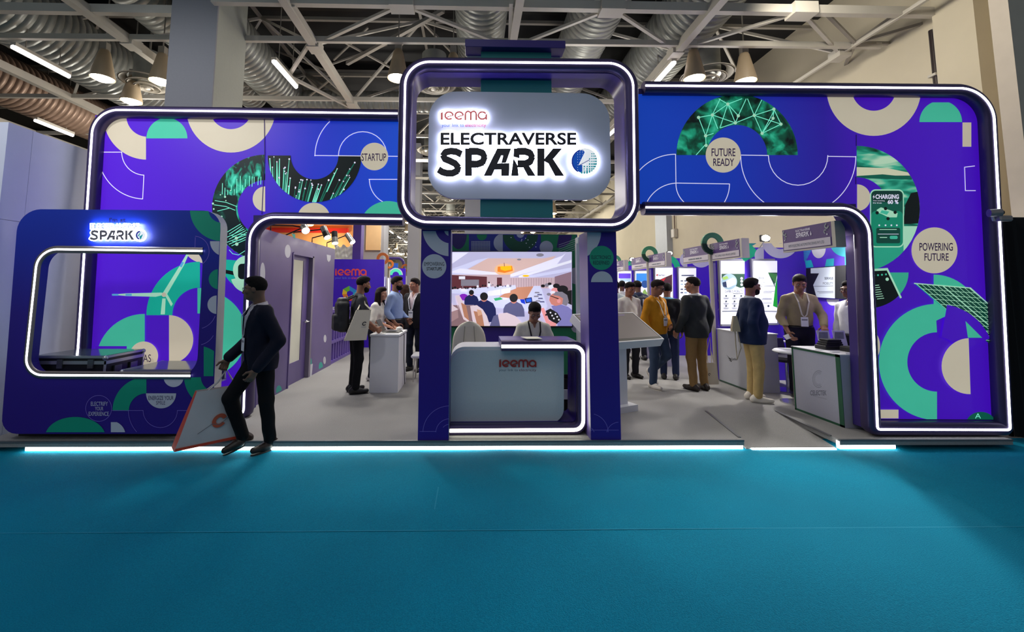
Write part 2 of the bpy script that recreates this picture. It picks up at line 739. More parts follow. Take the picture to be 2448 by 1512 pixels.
# aluminium edge trim
tr = MB()
for x0, x1 in ((XL, rl0.x), (rr0.x, XR)):
    tr.box(x0, x1, PF - 0.006, PF + 0.02, PZ - 0.014, PZ + 0.003)
tr.build('edge_trim', M('dull_grey_trim', (110, 112, 116), 0.45, 0.4), plat)
tr = MB()
for p, q in ((rl0, rl1), (rr0, rr1)):
    MB().bar((p.x, p.y, PZ + 0.002), (q.x, ry, PZ + 0.002), 0.03, 0.012).build('ramp_trim', M('ramp_aluminium', (120, 120, 122), 0.35, 0.8), plat)
# light strips under the lip
ls = MB()
xs0 = at(62, 1040, PF).x
ls.box(xs0, rl0.x - 0.01, PF + 0.006, PF + 0.05, 0.006, 0.085)
ls.build('light_strip', M('platform_light_strip', (255, 255, 255), 0.4, emit=9, ecol=(248, 255, 248)), plat)
MB().box(rl0.x + 0.08, rr0.x - 0.05, PF - 0.01, PF + 0.018, 0.002, 0.014).build('light_strip', _M['platform_light_strip'], plat)
MB().box(rr0.x, at(2140, 1040, PF).x, PF + 0.006, PF + 0.05, 0.004, 0.08).build('light_strip', _M['platform_light_strip'], plat)

# ------------------------------------------------------------------ hall walls, roof, pillars
m_beige = M('beige_plaster', (206, 196, 172), 0.85, var=0.07, scale=2, bump=0.15)
m_roof = M('dark_roof_sheet', (13, 14, 16), 0.8, var=0.3, scale=3)
XW, ZR = 7.7, 7.9
wr = struct(MB().box(XW, XW + 0.3, 5.2, 74, 0, ZR).build('wall_right', m_beige))
pz = MB()
q0, q1 = atx(2278, 100, XW - 0.02), atx(2411, 100, XW - 0.02)
struct(MB().box(XW - 0.24, XW, 5.75, 6.3, 0, ZR).build('trim_1', m_beige))
struct(MB().box(at(2414, 40, 5.0).x, 12, 5.0, 5.2, 0, 9).build('wall_front', M('dim_grey_plaster', (196, 186, 172), 0.85, var=0.08)))
struct(MB().box(-30, 30, 72, 72.3, 0, ZR).build('wall_back', M('far_hall_wall', (190, 178, 156), 0.9, var=0.08)))
struct(MB().box(-24, -23.7, 4, 74, 0, ZR).build('wall_left', M('left_hall_wall', (170, 160, 142), 0.9, var=0.08)))
roof = struct(MB().box(-24, 12, 5.2, 74, ZR, ZR + 0.1).build('ceiling', m_roof))
for k in range(25):
    MB().box(-24, XW, 6.0 + 2.6 * k, 6.12 + 2.6 * k, ZR - 0.16, ZR).build('purlin', M('dark_steel', (30, 29, 29), 0.6, 0.3), roof)

# concrete pillar behind the left wing
m_conc_grey = M('grey_painted_concrete', (150, 150, 156), 0.8, var=0.04, bump=0.1, scale=30)
p0, p1 = at(401, 200, 6.5), at(512, 200, 6.5)
pil = struct(MB().box(p0.x, p1.x, 6.5, 7.32, 0, ZR).build('pillar', M('pale_concrete', (176, 178, 166), 0.8, var=0.05, bump=0.1, scale=20)))
MB().box(p0.x - 0.005, p1.x, 6.47, 6.5, 0, ZR).build('front_face', m_conc_grey, pil)
p0, p1 = at(1113, 300, 10.4), at(1245, 300, 10.4)
struct(MB().box(p0.x, p1.x, 10.4, 11.2, PZ, ZR).build('pillar', m_conc_grey))
for (a, b, Y) in ((866, 917, 14.5), (974, 1001, 17.5)):
    p0, p1 = at(a, 600, Y), at(b, 600, Y)
    q = struct(MB().box(p0.x, p1.x, Y, Y + 0.8, PZ if Y < 17 else 0, ZR).build('pillar', m_conc_grey))
    if a < 900:
        MB().box(p0.x + 0.12, p1.x - 0.1, Y - 0.04, Y, 3.0, 5.4).build('cladding', M('tan_cladding', (214, 178, 130), 0.7), q)
# riser pipe and conduit on the right wall
rp_ = thing('riser_pipe', 'dark riser pipe running down the beige hall wall behind the right wing corner', 'pipe', (XW - 0.35, 6.45, 0))
mb = MB()
mb.tube([(XW - 0.12, 6.42, 0), (XW - 0.12, 6.42, 6.0)], 0.045, 10)
mb.build('pipe', M('dark_pipe', (54, 46, 46), 0.4, 0.5), rp_, smooth=True)
mb = MB().tube([(XW - 0.16, 6.34, 0), (XW - 0.16, 6.34, 6.02)], 0.026, 10)
mb.build('pale_pipe', m_white_metal, rp_, smooth=True)
for z in (2.0, 3.6, 5.2):
    MB().box(XW - 0.2, XW, 6.36, 6.48, z, z + 0.04).build('bracket', m_white_metal, rp_)
c0 = atx(1593, 560, XW)
tag(MB().box(XW - 0.22, XW, c0.y - 0.5, c0.y + 0.5, 0, ZR).build('wall_duct', M('pale_grey_duct', (178, 184, 190), 0.5)), 'pale grey vertical duct on the beige wall behind the right archway', 'duct')
c1, c2 = atx(1617, 470, XW), atx(1617, 551, XW)
sw = thing('hanging_switch', 'small switch box hanging on a cord before the beige wall', 'switch', (XW - 0.1, c1.y, c2.z))
MB().tube([(XW - 0.06, c2.y, 6.2), (XW - 0.06, c2.y, c2.z)], 0.02, 6).build('cord', M('brown_cord', (98, 72, 60), 0.6), sw)
MB().box(XW - 0.16, XW - 0.0, c2.y - 0.12, c2.y + 0.12, c2.z - 0.28, c2.z + 0.05, 0.02).build('box', m_white_metal, sw)

# black curtain partition right of the stand
bx = at(2378, 700, 4.98).x
bc = thing('black_partition', 'black cloth partition standing at the right edge beside the stand', 'partition', (bx + 0.6, 5, 0))
mb = MB()
zt_ = at(2400, 524, 4.98).z
n = 90
vs = []
for i in range(n + 1):
    x = bx + 0.0 + 2.2 * i / n
    y = 4.93 + 0.02 * math.sin(i * 1.1) + 0.012 * math.sin(i * 2.7)
    vs += [(x, y, 0.0), (x, y, zt_)]
mb.add(vs, [(2 * i, 2 * i + 2, 2 * i + 3, 2 * i + 1) for i in range(n)])
mb.build('cloth', M('black_cloth', (10, 10, 16), 0.9, var=0.2), bc, smooth='all')
MB().box(bx, bx + 2.2, 4.96, 4.99, zt_ - 0.02, zt_ + 0.02).build('rail', M('black_rail', (20, 20, 26), 0.4, 0.5), bc)
MB().box(bx, bx + 0.03, 4.96, 4.99, 0, zt_).build('post', _M['black_rail'], bc)
MB().box(bx + 2.17, bx + 2.2, 4.96, 4.99, 0, zt_).build('post', _M['black_rail'], bc)

# neighbour's white partition on the left
m_lilac = M('white_lilac_panel', (224, 226, 244), 0.6, var=0.03)
f0, f1 = at(22, 282, 4.62), at(22, 900, 4.62)
e0 = atx(212, 346, f0.x)
nb = thing('white_partition', 'tall plain white partition at the left edge behind the photo frame', 'partition', (f0.x, 4.62, 0))
ztop = 3.52
y_ = 4.62
for k, (ya, yb) in enumerate(((4.62, 4.88), (4.885, 5.9), (5.905, 6.9))):
    MB().box(f0.x - 0.10, f0.x, ya, yb, 0, 2.43).build('panel', m_lilac, nb)
    MB().box(f0.x - 0.10, f0.x, ya, yb, 2.435, ztop).build('panel', m_lilac, nb)
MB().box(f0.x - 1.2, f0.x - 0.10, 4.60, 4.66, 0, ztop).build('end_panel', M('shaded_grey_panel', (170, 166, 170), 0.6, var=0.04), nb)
# ================================================================== the stand front: two lit wings and the centre portal
m_cream = M('backlit_cream_print', (224, 210, 184), 0.5, emit=0.48, var=0.03)
m_mint = M('backlit_mint_print', (72, 200, 164), 0.5, emit=0.54, var=0.03)
m_mintlight = M('backlit_pale_mint_print', (170, 224, 190), 0.5, emit=0.66, var=0.05)
m_teal_b = M('backlit_teal_print', (20, 175, 150), 0.5, emit=0.62, var=0.05)
m_line = M('backlit_white_line', (225, 220, 240), 0.5, emit=0.75)
m_violet = M('backlit_violet_print', (74, 22, 186), 0.5, emit=0.68, var=0.02)
m_blackphoto = M('backlit_black_print', (10, 22, 22), 0.45, emit=0.3)
m_greenline = M('backlit_bright_green_line', (120, 235, 200), 0.5, emit=0.8)
m_dkgreen = M('backlit_deep_green_print', (10, 96, 76), 0.5, emit=0.6)
m_seam = M('fabric_seam', (40, 8, 110), 0.6, emit=0.2)
m_inkb = M('backlit_dark_ink', (58, 36, 84), 0.6, emit=0.3)
m_body = M('aubergine_side_panel', (60, 42, 120), 0.45, var=0.05)
g_left = M_grad('left_wing_fabric', [(0, (88, 26, 214)), (0.5, (76, 24, 196)), (0.72, (38, 52, 206)), (1, (18, 78, 214))], -5.0, -1.0, emit=0.54)
g_right = M_grad('right_wing_fabric', [(0, (14, 66, 186)), (0.28, (22, 54, 176)), (0.55, (44, 26, 156)), (0.68, (70, 14, 182)), (1, (72, 14, 196))], 1.9, 6.0, emit=0.62)
ph_circuit = M_photo('printed_circuit_photo', [(0, (4, 16, 18)), (0.48, (8, 32, 32)), (0.58, (20, 150, 122)), (0.7, (80, 225, 190))], 7, 8, 0.6, stretch=(1.6, 1, 0.7), emit=0.62)
ph_dark = M_photo('printed_dark_board_photo', [(0, (4, 12, 14)), (0.6, (8, 30, 30)), (0.75, (16, 90, 76))], 5, 6, 0.3, emit=0.55)
ph_net = M_photo('printed_network_photo', [(0.36, (4, 18, 16)), (0.5, (10, 82, 60)), (0.62, (30, 160, 122)), (0.75, (70, 205, 165))], 5.5, 3, 0.4, emit=0.62)
ph_car = M_photo('printed_car_photo', [(0.3, (6, 30, 26)), (0.46, (20, 130, 104)), (0.56, (60, 180, 146)), (0.68, (190, 224, 190))], 4, 2, 0.5, stretch=(0.6, 1, 2.4), emit=0.62)

TUBE = round_prof(0.15, 0.15, 20, 3.0)
LED_PROF = [(0.0115 * math.cos(a), -0.070 - 0.017 * max(0, math.sin(a)) ** 0.7) for a in [math.pi * i / 10 for i in range(11)]]


def wing(name, label, corners, closed, Y, parent, rail='frame_rail'):
    path = fillet([(at(x, y, Y), r) for x, y, r in corners], closed)
    sweep_y(path, TUBE, closed).build(rail, m_tube, parent, smooth=True)
    sweep_y(path, LED_PROF, closed).build('light_strip', m_led, parent, smooth='all')
    return path


# ---- left wing
YL = 5.42
lw = thing('left_wing', 'tall left wing of the stand in backlit purple fabric with circuit and fibre prints', 'display wall', (-3.0, YL, PZ))
lpath = wing('left_wing', '', [(953, 277, 0), (236, 268, 0.31), (190, 990, 0.05), (590, 986, 0.05), (606, 521, 0.3), (964, 526, 0)], False, YL, lw)
mb = MB()
mb.prism([at(x, y, YL + 0.03) for x, y in ((240, 275), (960, 283), (960, 522), (640, 519), (606, 545), (592, 985), (196, 985))], (0, 0.2, 0))
mb.build('panel_body', m_body, lw)
LP = Print(mapY(YL + 0.028), lw, clips=[[(228, 276), (960, 281), (960, 515), (228, 515)], [(180, 515), (606, 515), (600, 990), (180, 990)]])
LP.polys([[(228, 276), (960, 281), (960, 1000), (180, 1000)]], g_left, 'printed_fabric')
LP.ring(352, 277, 50, 105, 80, 200, m_cream, clips=[[(228, 280), (349, 280), (349, 400), (228, 400)]])
LP.disc(399, 331, 49, m_mint, 180, 360, 'printed_half_disc')
LP.ring(552, 258, 51, 107, 0, 180, m_cream)
for p in ([(248, 364), (291, 364)], arc(346, 364, 55, 180, 92), [(344, 420), (341, 476)], arc(346, 364, 112, 93, 160)):
    LP.line(p, 1.8, m_line)
LP.ring(634, 497, 66, 127, 90, 270, ph_circuit, 'printed_circuit_ring')
LP.ring(634, 497, 70, 126, 100, 200, ph_dark, 'printed_dark_ring')
# circuit tracks on the lower half of the ring
for i in range(9):
    LP.line([(542 + 6 * (i % 3), 556 + i * 4), (575 + 3 * i, 536 + i * 4)], 1.4, m_greenline, 'printed_track')
for p in ([(514, 480), (540, 484), (566, 494)], [(512, 490), (540, 494), (562, 503)], [(520, 505), (548, 498)], [(548, 598), (556, 607), (570, 610), (592, 596)], [(556, 566), (574, 560), (592, 562)], [(556, 578), (575, 574), (590, 566)]):
    LP.line(p, 1.4, m_greenline, 'printed_track')
for x, y, r in ((538, 471, 2.5), (509, 487, 2.5), (511, 500, 2), (530, 518, 2), (540, 586, 3), (566, 584, 4), (590, 588, 2.5), (565, 570, 4), (540, 480, 1.5), (551, 456, 1.5), (527, 466, 1.6)):
    LP.disc(x, y, r, m_mintlight, name='printed_dot')
for i in range(14):
    x = 532 + i * 7 + random.uniform(-2, 2)
    y = 470 - i * 2.2 + random.uniform(-8, 8)
    LP.line([(x, y), (x + 0.5, y - random.uniform(10, 34))], 1.6, m_greenline, 'printed_streak')
LP.disc(634, 476, 30, m_cream, 90, 270, 'printed_half_disc')
# fibre optics
LP.ring(752, 372, 57, 112, 0, 180, m_blackphoto, 'printed_fibre_ring')
random.seed(3)


def in_u(x, y):
    d = math.hypot(x - 752, y - 372)
    return 59 < d < 110 and y > 374


FC = []
for i in range(24):
    a, b = math.radians(180 * i / 24), math.radians(180 * (i + 1) / 24)
    FC.append([(752 + 57 * math.cos(a), 372 + 57 * math.sin(a)), (752 + 112 * math.cos(a), 372 + 112 * math.sin(a)), (752 + 112 * math.cos(b), 372 + 112 * math.sin(b)), (752 + 57 * math.cos(b), 372 + 57 * math.sin(b))])
dots = []
fb = [[], []]
for i in range(75):
    x = random.uniform(640, 866)
    y = random.uniform(374, 470)
    if not in_u(x, y):
        continue
    sl = -0.08 + (x - 640) / 226 * 0.75
    L = random.uniform(40, 110)
    x2, y2 = x - sl * L, y + L
    w = random.uniform(0.8, 2.4)
    fb[i % 2].append([(x - w * 0.4, y), (x + w * 0.4, y), (x2 + w, y2), (x2 - w, y2)])
    dots.append((x, y, random.uniform(1.2, 2.4)))
LP.polys(fb[0], m_greenline, 'printed_fibre', clips=FC)
LP.polys(fb[1], M('backlit_dim_green_line', (18, 120, 96), 0.5, emit=0.6), 'printed_fibre', clips=FC)
LP.polys([[(x + r * math.cos(k * 1.05), y + r * math.sin(k * 1.05)) for k in range(6)] for x, y, r in dots], m_line, 'printed_dot', clips=FC)
for p in (arc(867, 373, 114, 226, 180), [(752, 372), (953, 374)], arc(867, 373, 58, 180, 360), [(882, 429), (954, 429)], arc(944, 429, 61, 180, 82)):
    LP.line(p, 1.8, m_line)
LP.disc(750, 525, 40, m_cream, 180, 360, 'printed_half_disc')
LP.disc(928, 551, 70, m_mint, 180, 360, 'printed_half_disc')
LP.disc(895, 374.5, 33, m_cream)
LP.text('STARTUP', 864, 367, 923, 385, m_inkb, 0.008)
LP.line([(632, 281), (633, 372)], 2, m_seam, 'fabric_seam', clips=[[(600, 365), (660, 365), (660, 372), (600, 372)], [(600, 281), (660, 281), (660, 366), (600, 366)]])
LP.line([(633, 372), (626, 512)], 2, m_seam, 'fabric_seam')
# plug print and lower rings
LP.disc(598, 626, 68, m_teal_b, 95, 185, 'printed_quarter_disc')
LP.line([(531, 648), (560, 654)], 9, m_blackphoto, 'printed_cable')
LP.ring(592, 646, 18, 35, 100, 262, m_mintlight, 'printed_plug')
LP.disc(592, 660, 40, m_mintlight, 90, 168, 'printed_plug')
LP.polys([rrect(569, 631, 600, 668, 9)], m_blackphoto, 'printed_socket')
LP.ring(485, 800, 47, 104, -75, 92, m_mint)
LP.disc(487, 578, 51, m_cream, 60, 165, 'printed_quarter_disc', clips=[[(430, 590), (700, 590), (700, 640), (430, 640)]])
LP.ring(478, 754, 66, 128, 180, 270, m_teal_b)
LP.rect(472, 689, 481, 750, m_mint)
LP.ring(346, 868, 40, 117, 180, 270, m_mint)
LP.rect(228, 828, 303, 900, m_violet, clips=[[(150, 828), (330, 828), (330, 880), (150, 880)]])
LP.disc(404, 812, 58, m_cream, -90, 90, 'printed_half_disc')
LP.disc(344, 851, 34, m_cream)
LP.text('IDEAS', 318, 848, 361, 866, m_inkb)
# wind turbine
LP.polys([[(384, 752), (388, 714), (396, 714), (394, 752)]], m_mintlight, 'printed_tower')
LP.polys([[(266, 705), (300, 702), (386, 700), (394, 705), (372, 710), (300, 708)]], m_mintlight, 'printed_blade')
LP.polys([[(388, 703), (427, 640), (452, 597), (456, 597), (440, 634), (398, 706)]], m_mintlight, 'printed_blade')
LP.polys([[(394, 706), (399, 702), (413, 727), (409, 733)]], m_mintlight, 'printed_blade')
for x in (268, 300):
    LP.rect(x, 703, x + 15, 707.5, M('backlit_sky_blue_print', (90, 175, 215), 0.5, emit=0.6), 'printed_band')
LP.polys([[(429, 637), (435, 626), (440, 628), (434, 640)]], _M['backlit_sky_blue_print'], 'printed_band')
LP.disc(392, 705, 5.5, m_cream, name='printed_hub')

# ---- right wing
YRW = 4.70
rw = thing('right_wing', 'tall right wing of the stand in backlit blue and purple fabric with charging phone print', 'display wall', (4.0, YRW, PZ))
wing('right_wing', '', [(1537, 212, 0), (2354, 219, 0.36), (2394, 1023, 0.03), (2082, 1022, 0.03), (2061, 501, 0.3), (1537, 499, 0)], False, YRW, rw)
mb = MB()
mb.prism([at(x, y, YRW + 0.03) for x, y in ((1520, 212), (2290, 219), (2352, 300), (2392, 1028), (2078, 1028), (2056, 560), (2020, 497), (1520, 497))], (0, 0.2, 0))
mb.build('panel_body', m_body, rw)
RP = Print(mapY(YRW + 0.028), rw, clips=[[(1518, 225), (2300, 226), (2345, 290), (2364, 488), (1518, 488)], [(2046, 488), (2364, 488), (2390, 1004), (2068, 1002)]])
RP.polys([[(1510, 200), (2420, 200), (2420, 1004), (1510, 1004)]], g_right, 'printed_fabric')
RP.ring(1762, 371, 72, 145, 180, 360, ph_net, 'printed_network_ring')
NC = []
for i in range(24):
    a, b = math.radians(180 + 180 * i / 24), math.radians(180 + 180 * (i + 1) / 24)
    NC.append([(1762 + 72 * math.cos(a), 371 + 72 * math.sin(a)), (1762 + 145 * math.cos(a), 371 + 145 * math.sin(a)), (1762 + 145 * math.cos(b), 371 + 145 * math.sin(b)), (1762 + 72 * math.cos(b), 371 + 72 * math.sin(b))])
nd = [(1740, 249), (1703, 275), (1758, 294), (1803, 276), (1850, 261), (1822, 319), (1867, 297), (1687, 325), (1765, 277), (1670, 281), (1848, 283), (1688, 348)]
ln = [(0, 1), (0, 2), (1, 2), (2, 3), (3, 5), (3, 4), (4, 6), (5, 6), (5, 10), (1, 7), (3, 6), (0, 8), (2, 8), (1, 9), (9, 7), (4, 10), (7, 11)]
seg = [(nd[a], nd[b]) for a, b in ln] + [((1740, 249), (1774, 236)), ((1740, 249), (1718, 236)), ((1740, 249), (1721, 306)), ((1765, 277), (1784, 236)), ((1803, 276), (1787, 236)), ((1803, 276), (1822, 237)), ((1703, 275), (1716, 308)), ((1703, 275), (1722, 236)), ((1687, 325), (1706, 319)), ((1664, 371), (1688, 344)), ((1822, 319), (1852, 262)), ((1758, 294), (1722, 306))]
RP.polys([[(a[0] - (b[1] - a[1]) / math.hypot(b[0] - a[0], b[1] - a[1]) * .9, a[1] + (b[0] - a[0]) / math.hypot(b[0] - a[0], b[1] - a[1]) * .9), (b[0] - (b[1] - a[1]) / math.hypot(b[0] - a[0], b[1] - a[1]) * .9, b[1] + (b[0] - a[0]) / math.hypot(b[0] - a[0], b[1] - a[1]) * .9), (b[0] + (b[1] - a[1]) / math.hypot(b[0] - a[0], b[1] - a[1]) * .9, b[1] - (b[0] - a[0]) / math.hypot(b[0] - a[0], b[1] - a[1]) * .9), (a[0] + (b[1] - a[1]) / math.hypot(b[0] - a[0], b[1] - a[1]) * .9, a[1] - (b[0] - a[0]) / math.hypot(b[0] - a[0], b[1] - a[1]) * .9)] for a, b in seg], m_greenline, 'printed_link', clips=NC)
RP.polys([[(x + 4 * math.cos(k * .785), y + 4 * math.sin(k * .785)) for k in range(8)] for x, y in nd], m_mintlight, 'printed_node', clips=NC)
for p in (arc(1615, 485, 116, 218, 270), [(1615, 369), (1616, 440)], arc(1675, 440, 59, 180, 132), arc(1620, 520, 82, 208, 270), [(1620, 438), (1744, 440)], arc(1660, 440, 84, 0, 32), [(1770, 371), (1837, 372)], arc(1908, 372, 71, 180, 0), [(1979, 374), (2046, 375)], arc(1908, 374, 138, 0, 56), arc(1908, 374, 137, 180, 124)):
    RP.line(p, 1.8, m_line)
RP.disc(1729, 371, 42, m_cream)
RP.text('FUTURE', 1701, 355, 1758, 374, m_inkb, 0.01)
RP.text('READY', 1705, 379, 1755, 397, m_inkb, 0.01)
RP.ring(2089, 212, 53, 113, 0, 180, m_cream)
RP.disc(2249, 292, 51, m_mint, 180, 360, 'printed_half_disc', clips=[[(2190, 245), (2310, 245), (2310, 300), (2190, 300)]])
RP.rect(2301, 293, 2322, 351, m_cream)
for p in ([(2330, 397), (2306, 400), (2308, 456), (2332, 456)],):
    RP.line(p, 1.8, m_line)
# car charging photo ring
RP.ring(2048, 500, 76, 151, -90, 90, ph_car, 'printed_car_ring')
CC = []
for i in range(24):
    a, b = math.radians(-90 + 180 * i / 24), math.radians(-90 + 180 * (i + 1) / 24)
    CC.append([(2048 + 76 * math.cos(a), 500 + 76 * math.sin(a)), (2048 + 151 * math.cos(a), 500 + 151 * math.sin(a)), (2048 + 151 * math.cos(b), 500 + 151 * math.sin(b)), (2048 + 76 * math.cos(b), 500 + 76 * math.sin(b))])
RP.polys([[(2048, 400), (2120, 402), (2178, 414), (2178, 420), (2110, 420), (2048, 424)]], M('backlit_sand_print', (216, 214, 180), 0.5, emit=0.62), 'printed_car_window', clips=CC)
RP.polys([[(2048, 421), (2110, 417), (2180, 424), (2180, 430), (2048, 426)]], m_dkgreen, 'printed_car_roof', clips=CC)
RP.polys([[(2160, 530), (2164, 490), (2178, 462), (2210, 455), (2210, 534), (2160, 536)]], m_blackphoto, 'printed_tyre', clips=CC)
RP.polys([[(2040, 575), (2100, 541), (2210, 541), (2210, 700), (2040, 700)]], m_mintlight, 'printed_ground', clips=CC)
RP.polys([[(2080, 700), (2080, 560), (2160, 560), (2160, 700)]], M('backlit_post_print', (44, 168, 136), 0.5, emit=0.6), 'printed_charge_post', clips=CC)
RP.disc(2049, 473, 32, m_cream, -90, 90, 'printed_half_disc')
RP.line([(2047, 228), (2047, 350)], 2, m_seam, 'fabric_seam', clips=[[(2040, 322), (2056, 322), (2056, 349), (2040, 349)]])
RP.line([(2046, 423), (2046, 440)], 2, m_seam, 'fabric_seam')
# charging phone
RP.polys([rrect(2080, 453, 2161, 592, 13)], m_mintlight, 'printed_phone_rim')
RP.polys([rrect(2082.5, 456, 2158.5, 589, 11)], M('backlit_phone_top', (14, 92, 74), 0.4, emit=0.6), 'printed_phone_screen')
RP.polys([rrect(2082.5, 505, 2158.5, 589, 11)], M('backlit_phone_low', (18, 142, 110), 0.4, emit=0.6), 'printed_phone_screen')
RP.polys([rrect(2084, 457, 2157, 484, 10)], M('backlit_phone_dark', (10, 56, 48), 0.4, emit=0.6), 'printed_phone_screen')
RP.text('CHARGING', 2093, 465, 2149, 476, m_line, 0.035)
RP.polys([[(2090, 465), (2086, 472), (2089, 472), (2087, 477), (2092, 470), (2089, 470)]], m_line, 'printed_bolt')
RP.text('60 %', 2122, 478, 2148, 488, m_line, 0.04)
RP.text('Time remaining', 2087, 479, 2115, 482, m_line, 0.02)
RP.text('0 hr 10 min', 2087, 484, 2108, 487, m_line, 0.02)
RP.polys([[(2096, 502), (2106, 496), (2128, 503), (2146, 510), (2144, 520), (2124, 520), (2108, 512), (2096, 508)]], m_mintlight, 'printed_small_car')
RP.polys([[(2108, 503), (2126, 506), (2120, 514), (2104, 509)]], m_mint, 'printed_small_car')
for x, y in ((2097, 509), (2123, 523), (2140, 508), (2117, 499)):
    RP.disc(x, y, 4, m_blackphoto, name='printed_wheel')
for x in (2102, 2117, 2131, 2144):
    RP.disc(x, 539, 2, m_line, name='printed_icon')
RP.polys([rrect(2095, 545, 2152, 582, 4)], M('backlit_phone_card', (12, 70, 58), 0.4, emit=0.6), 'printed_card')
RP.line([(2099, 560), (2148, 560)], 1.2, m_line)
RP.line([(2103, 549), (2143, 549)], 1.8, m_mintlight)
RP.line([(2104, 568), (2120, 568)], 2, m_mintlight)
RP.polys([rrect(2127, 564, 2146, 572, 3.5)], m_mint, 'printed_button')
# disc
RP.disc(2234, 599, 55, m_cream)
RP.text('POWERING', 2198, 581, 2278, 600, m_inkb, 0.01)
RP.text('FUTURE', 2210, 606, 2268, 624, m_inkb, 0.01)
# tablet
RP.disc(2072, 652, 100, M('backlit_tablet_case', (58, 176, 142), 0.4, emit=0.6), 0, 95, 'printed_quarter_disc', ey=0.86)
TC = [[(2072, 600)] + arc(2072, 652, 100, 0, 95, 20, 0.86)]
RP.polys([[(2072, 646), (2120, 641), (2153, 712), (2130, 745), (2072, 745)]], m_blackphoto, 'printed_tablet', clips=TC)
RP.polys([[(2078, 644), (2122, 641), (2156, 712), (2152, 714), (2120, 647), (2078, 649)]], m_mintlight, 'printed_tablet_rim')
for i in range(7):
    RP.line([(2084 + i * 2.2, 684 + i * 5.2), (2101 + i * 2, 682 + i * 5.2)], 1.6, m_mintlight)
for i in range(5):
    RP.disc(2080 + i * 9.5, 660 - i * 0.9, 2.3, m_mint, name='printed_icon')
RP.disc(2121, 668, 4, m_mintlight, name='printed_icon')
# solar panel
RP.ring(2232, 770, 0, 113, -90, -25, m_mint, 'printed_quarter_disc')
RP.polys([[(2185, 677), (2192, 679), (2252, 730), (2246, 729)]], m_teal_b, 'printed_panel_edge')
SPN = [(2190, 679), (2318, 689), (2350, 718), (2352, 812)]
RP.polys([[(2190, 679), (2318, 689), (2378, 744), (2378, 830), (2334, 800)]], M('backlit_solar_green', (12, 74, 58), 0.35, emit=0.55), 'printed_solar_panel')
u0, v0 = (2190, 679), (128, 10)
w0 = (157, 134)
SC_ = [[(2190, 679), (2318, 689), (2378, 744), (2378, 830), (2334, 800)]]
for i in range(11):
    t = i / 10
    a = (u0[0] + v0[0] * t, u0[1] + v0[1] * t)
    RP.line([a, (a[0] + w0[0], a[1] + w0[1])], 2.6 if i in (0, 5, 10) else 1.1, m_mintlight, 'printed_grid_line', clips=SC_)
for i in range(1, 12):
    t = i / 11
    a = (u0[0] + w0[0] * t, u0[1] + w0[1] * t)
    RP.line([a, (a[0] + v0[0], a[1] + v0[1])], 1.1, m_mintlight, 'printed_grid_line', clips=SC_)
RP.line([(2186, 678), (2320, 689), (2378, 741)], 2.6, m_mintlight, 'printed_panel_edge')
RP.ring(2240, 866, 60, 139, -80, -24, g_right)
RP.ring(2240, 866, 71, 139, 90, 270, m_mint, clips=[[(2095, 720), (2236, 726), (2252, 1003), (2095, 1003)]])
RP.disc(2318, 876, 67, m_cream, 88, 268, 'printed_half_disc')
RP.polys([[(2308, 768), (2348, 808), (2314, 808)]], m_mint, 'printed_triangle')
RP.disc(2083, 828, 21, m_cream, -90, 90, 'printed_half_disc', ey=1.7)
RP.disc(2088, 950, 6, m_teal_b, -90, 90, 'printed_half_disc', ey=2.6)
RP.rect(2090, 980, 2148, 1001, m_cream)
RP.disc(2345, 1016, 36, m_dkgreen, 180, 360, 'printed_half_disc', ey=0.85)
RP.text('A', 2331, 989, 2345, 1001, m_greenline)

# small flood light clamped to the right wing's outer rail
fl = thing('clamp_light', 'small grey lamp head clamped to the outer rail of the right wing', 'lamp', tuple(at(2378, 512, 4.6)))
c = at(2372, 510, 4.58)
mb = MB().tube([c + Vector((-0.04, -0.0, 0)), c + Vector((0.05, -0.04, 0.0))], 0.045, 12)
mb.build('lamp_head', M('grey_die_cast', (150, 145, 145), 0.4, 0.5), fl, smooth=True)
MB().tube([c + Vector((0.055, -0.048, 0)), c + Vector((0.066, -0.054, 0))], 0.02, 10).build('lens', m_black, fl)
MB().tube([c + Vector((0.0, 0.0, -0.03)), c + Vector((0.03, 0.02, -0.075)), c + Vector((0.09, 0.0, -0.07))], 0.014, 8).build('bracket', m_white_metal, fl)
e = at(2395, 522, 4.56)
MB().box(e.x - 0.05, e.x + 0.1, e.y - 0.03, e.y + 0.03, e.z - 0.035, e.z + 0.03, 0.012).build('driver_box', M('grey_die_cast', (150, 145, 145)), fl)

# ---- centre portal frame and sign
YC = 4.53
cp = thing('portal_frame', 'purple rounded portal frame with a white light strip hung over the reception', 'frame', (0.5, YC, 2.3))
wing('portal', '', [(972, 156, 0.27), (1507, 160, 0.27), (1512, 541, 0.27), (965, 533, 0.27)], True, YC, cp)
path = fillet([(at(x, y, YC), r) for x, y, r in [(985, 170, 0.2), (1494, 174, 0.2), (1498, 526, 0.2), (979, 519, 0.2)]], True)
sweep_y(path, [(-0.012, 0.0), (0.03, 0.0), (0.03, 0.34), (-0.012, 0.34)], True).build('liner', m_purple_dark, cp, smooth=True)
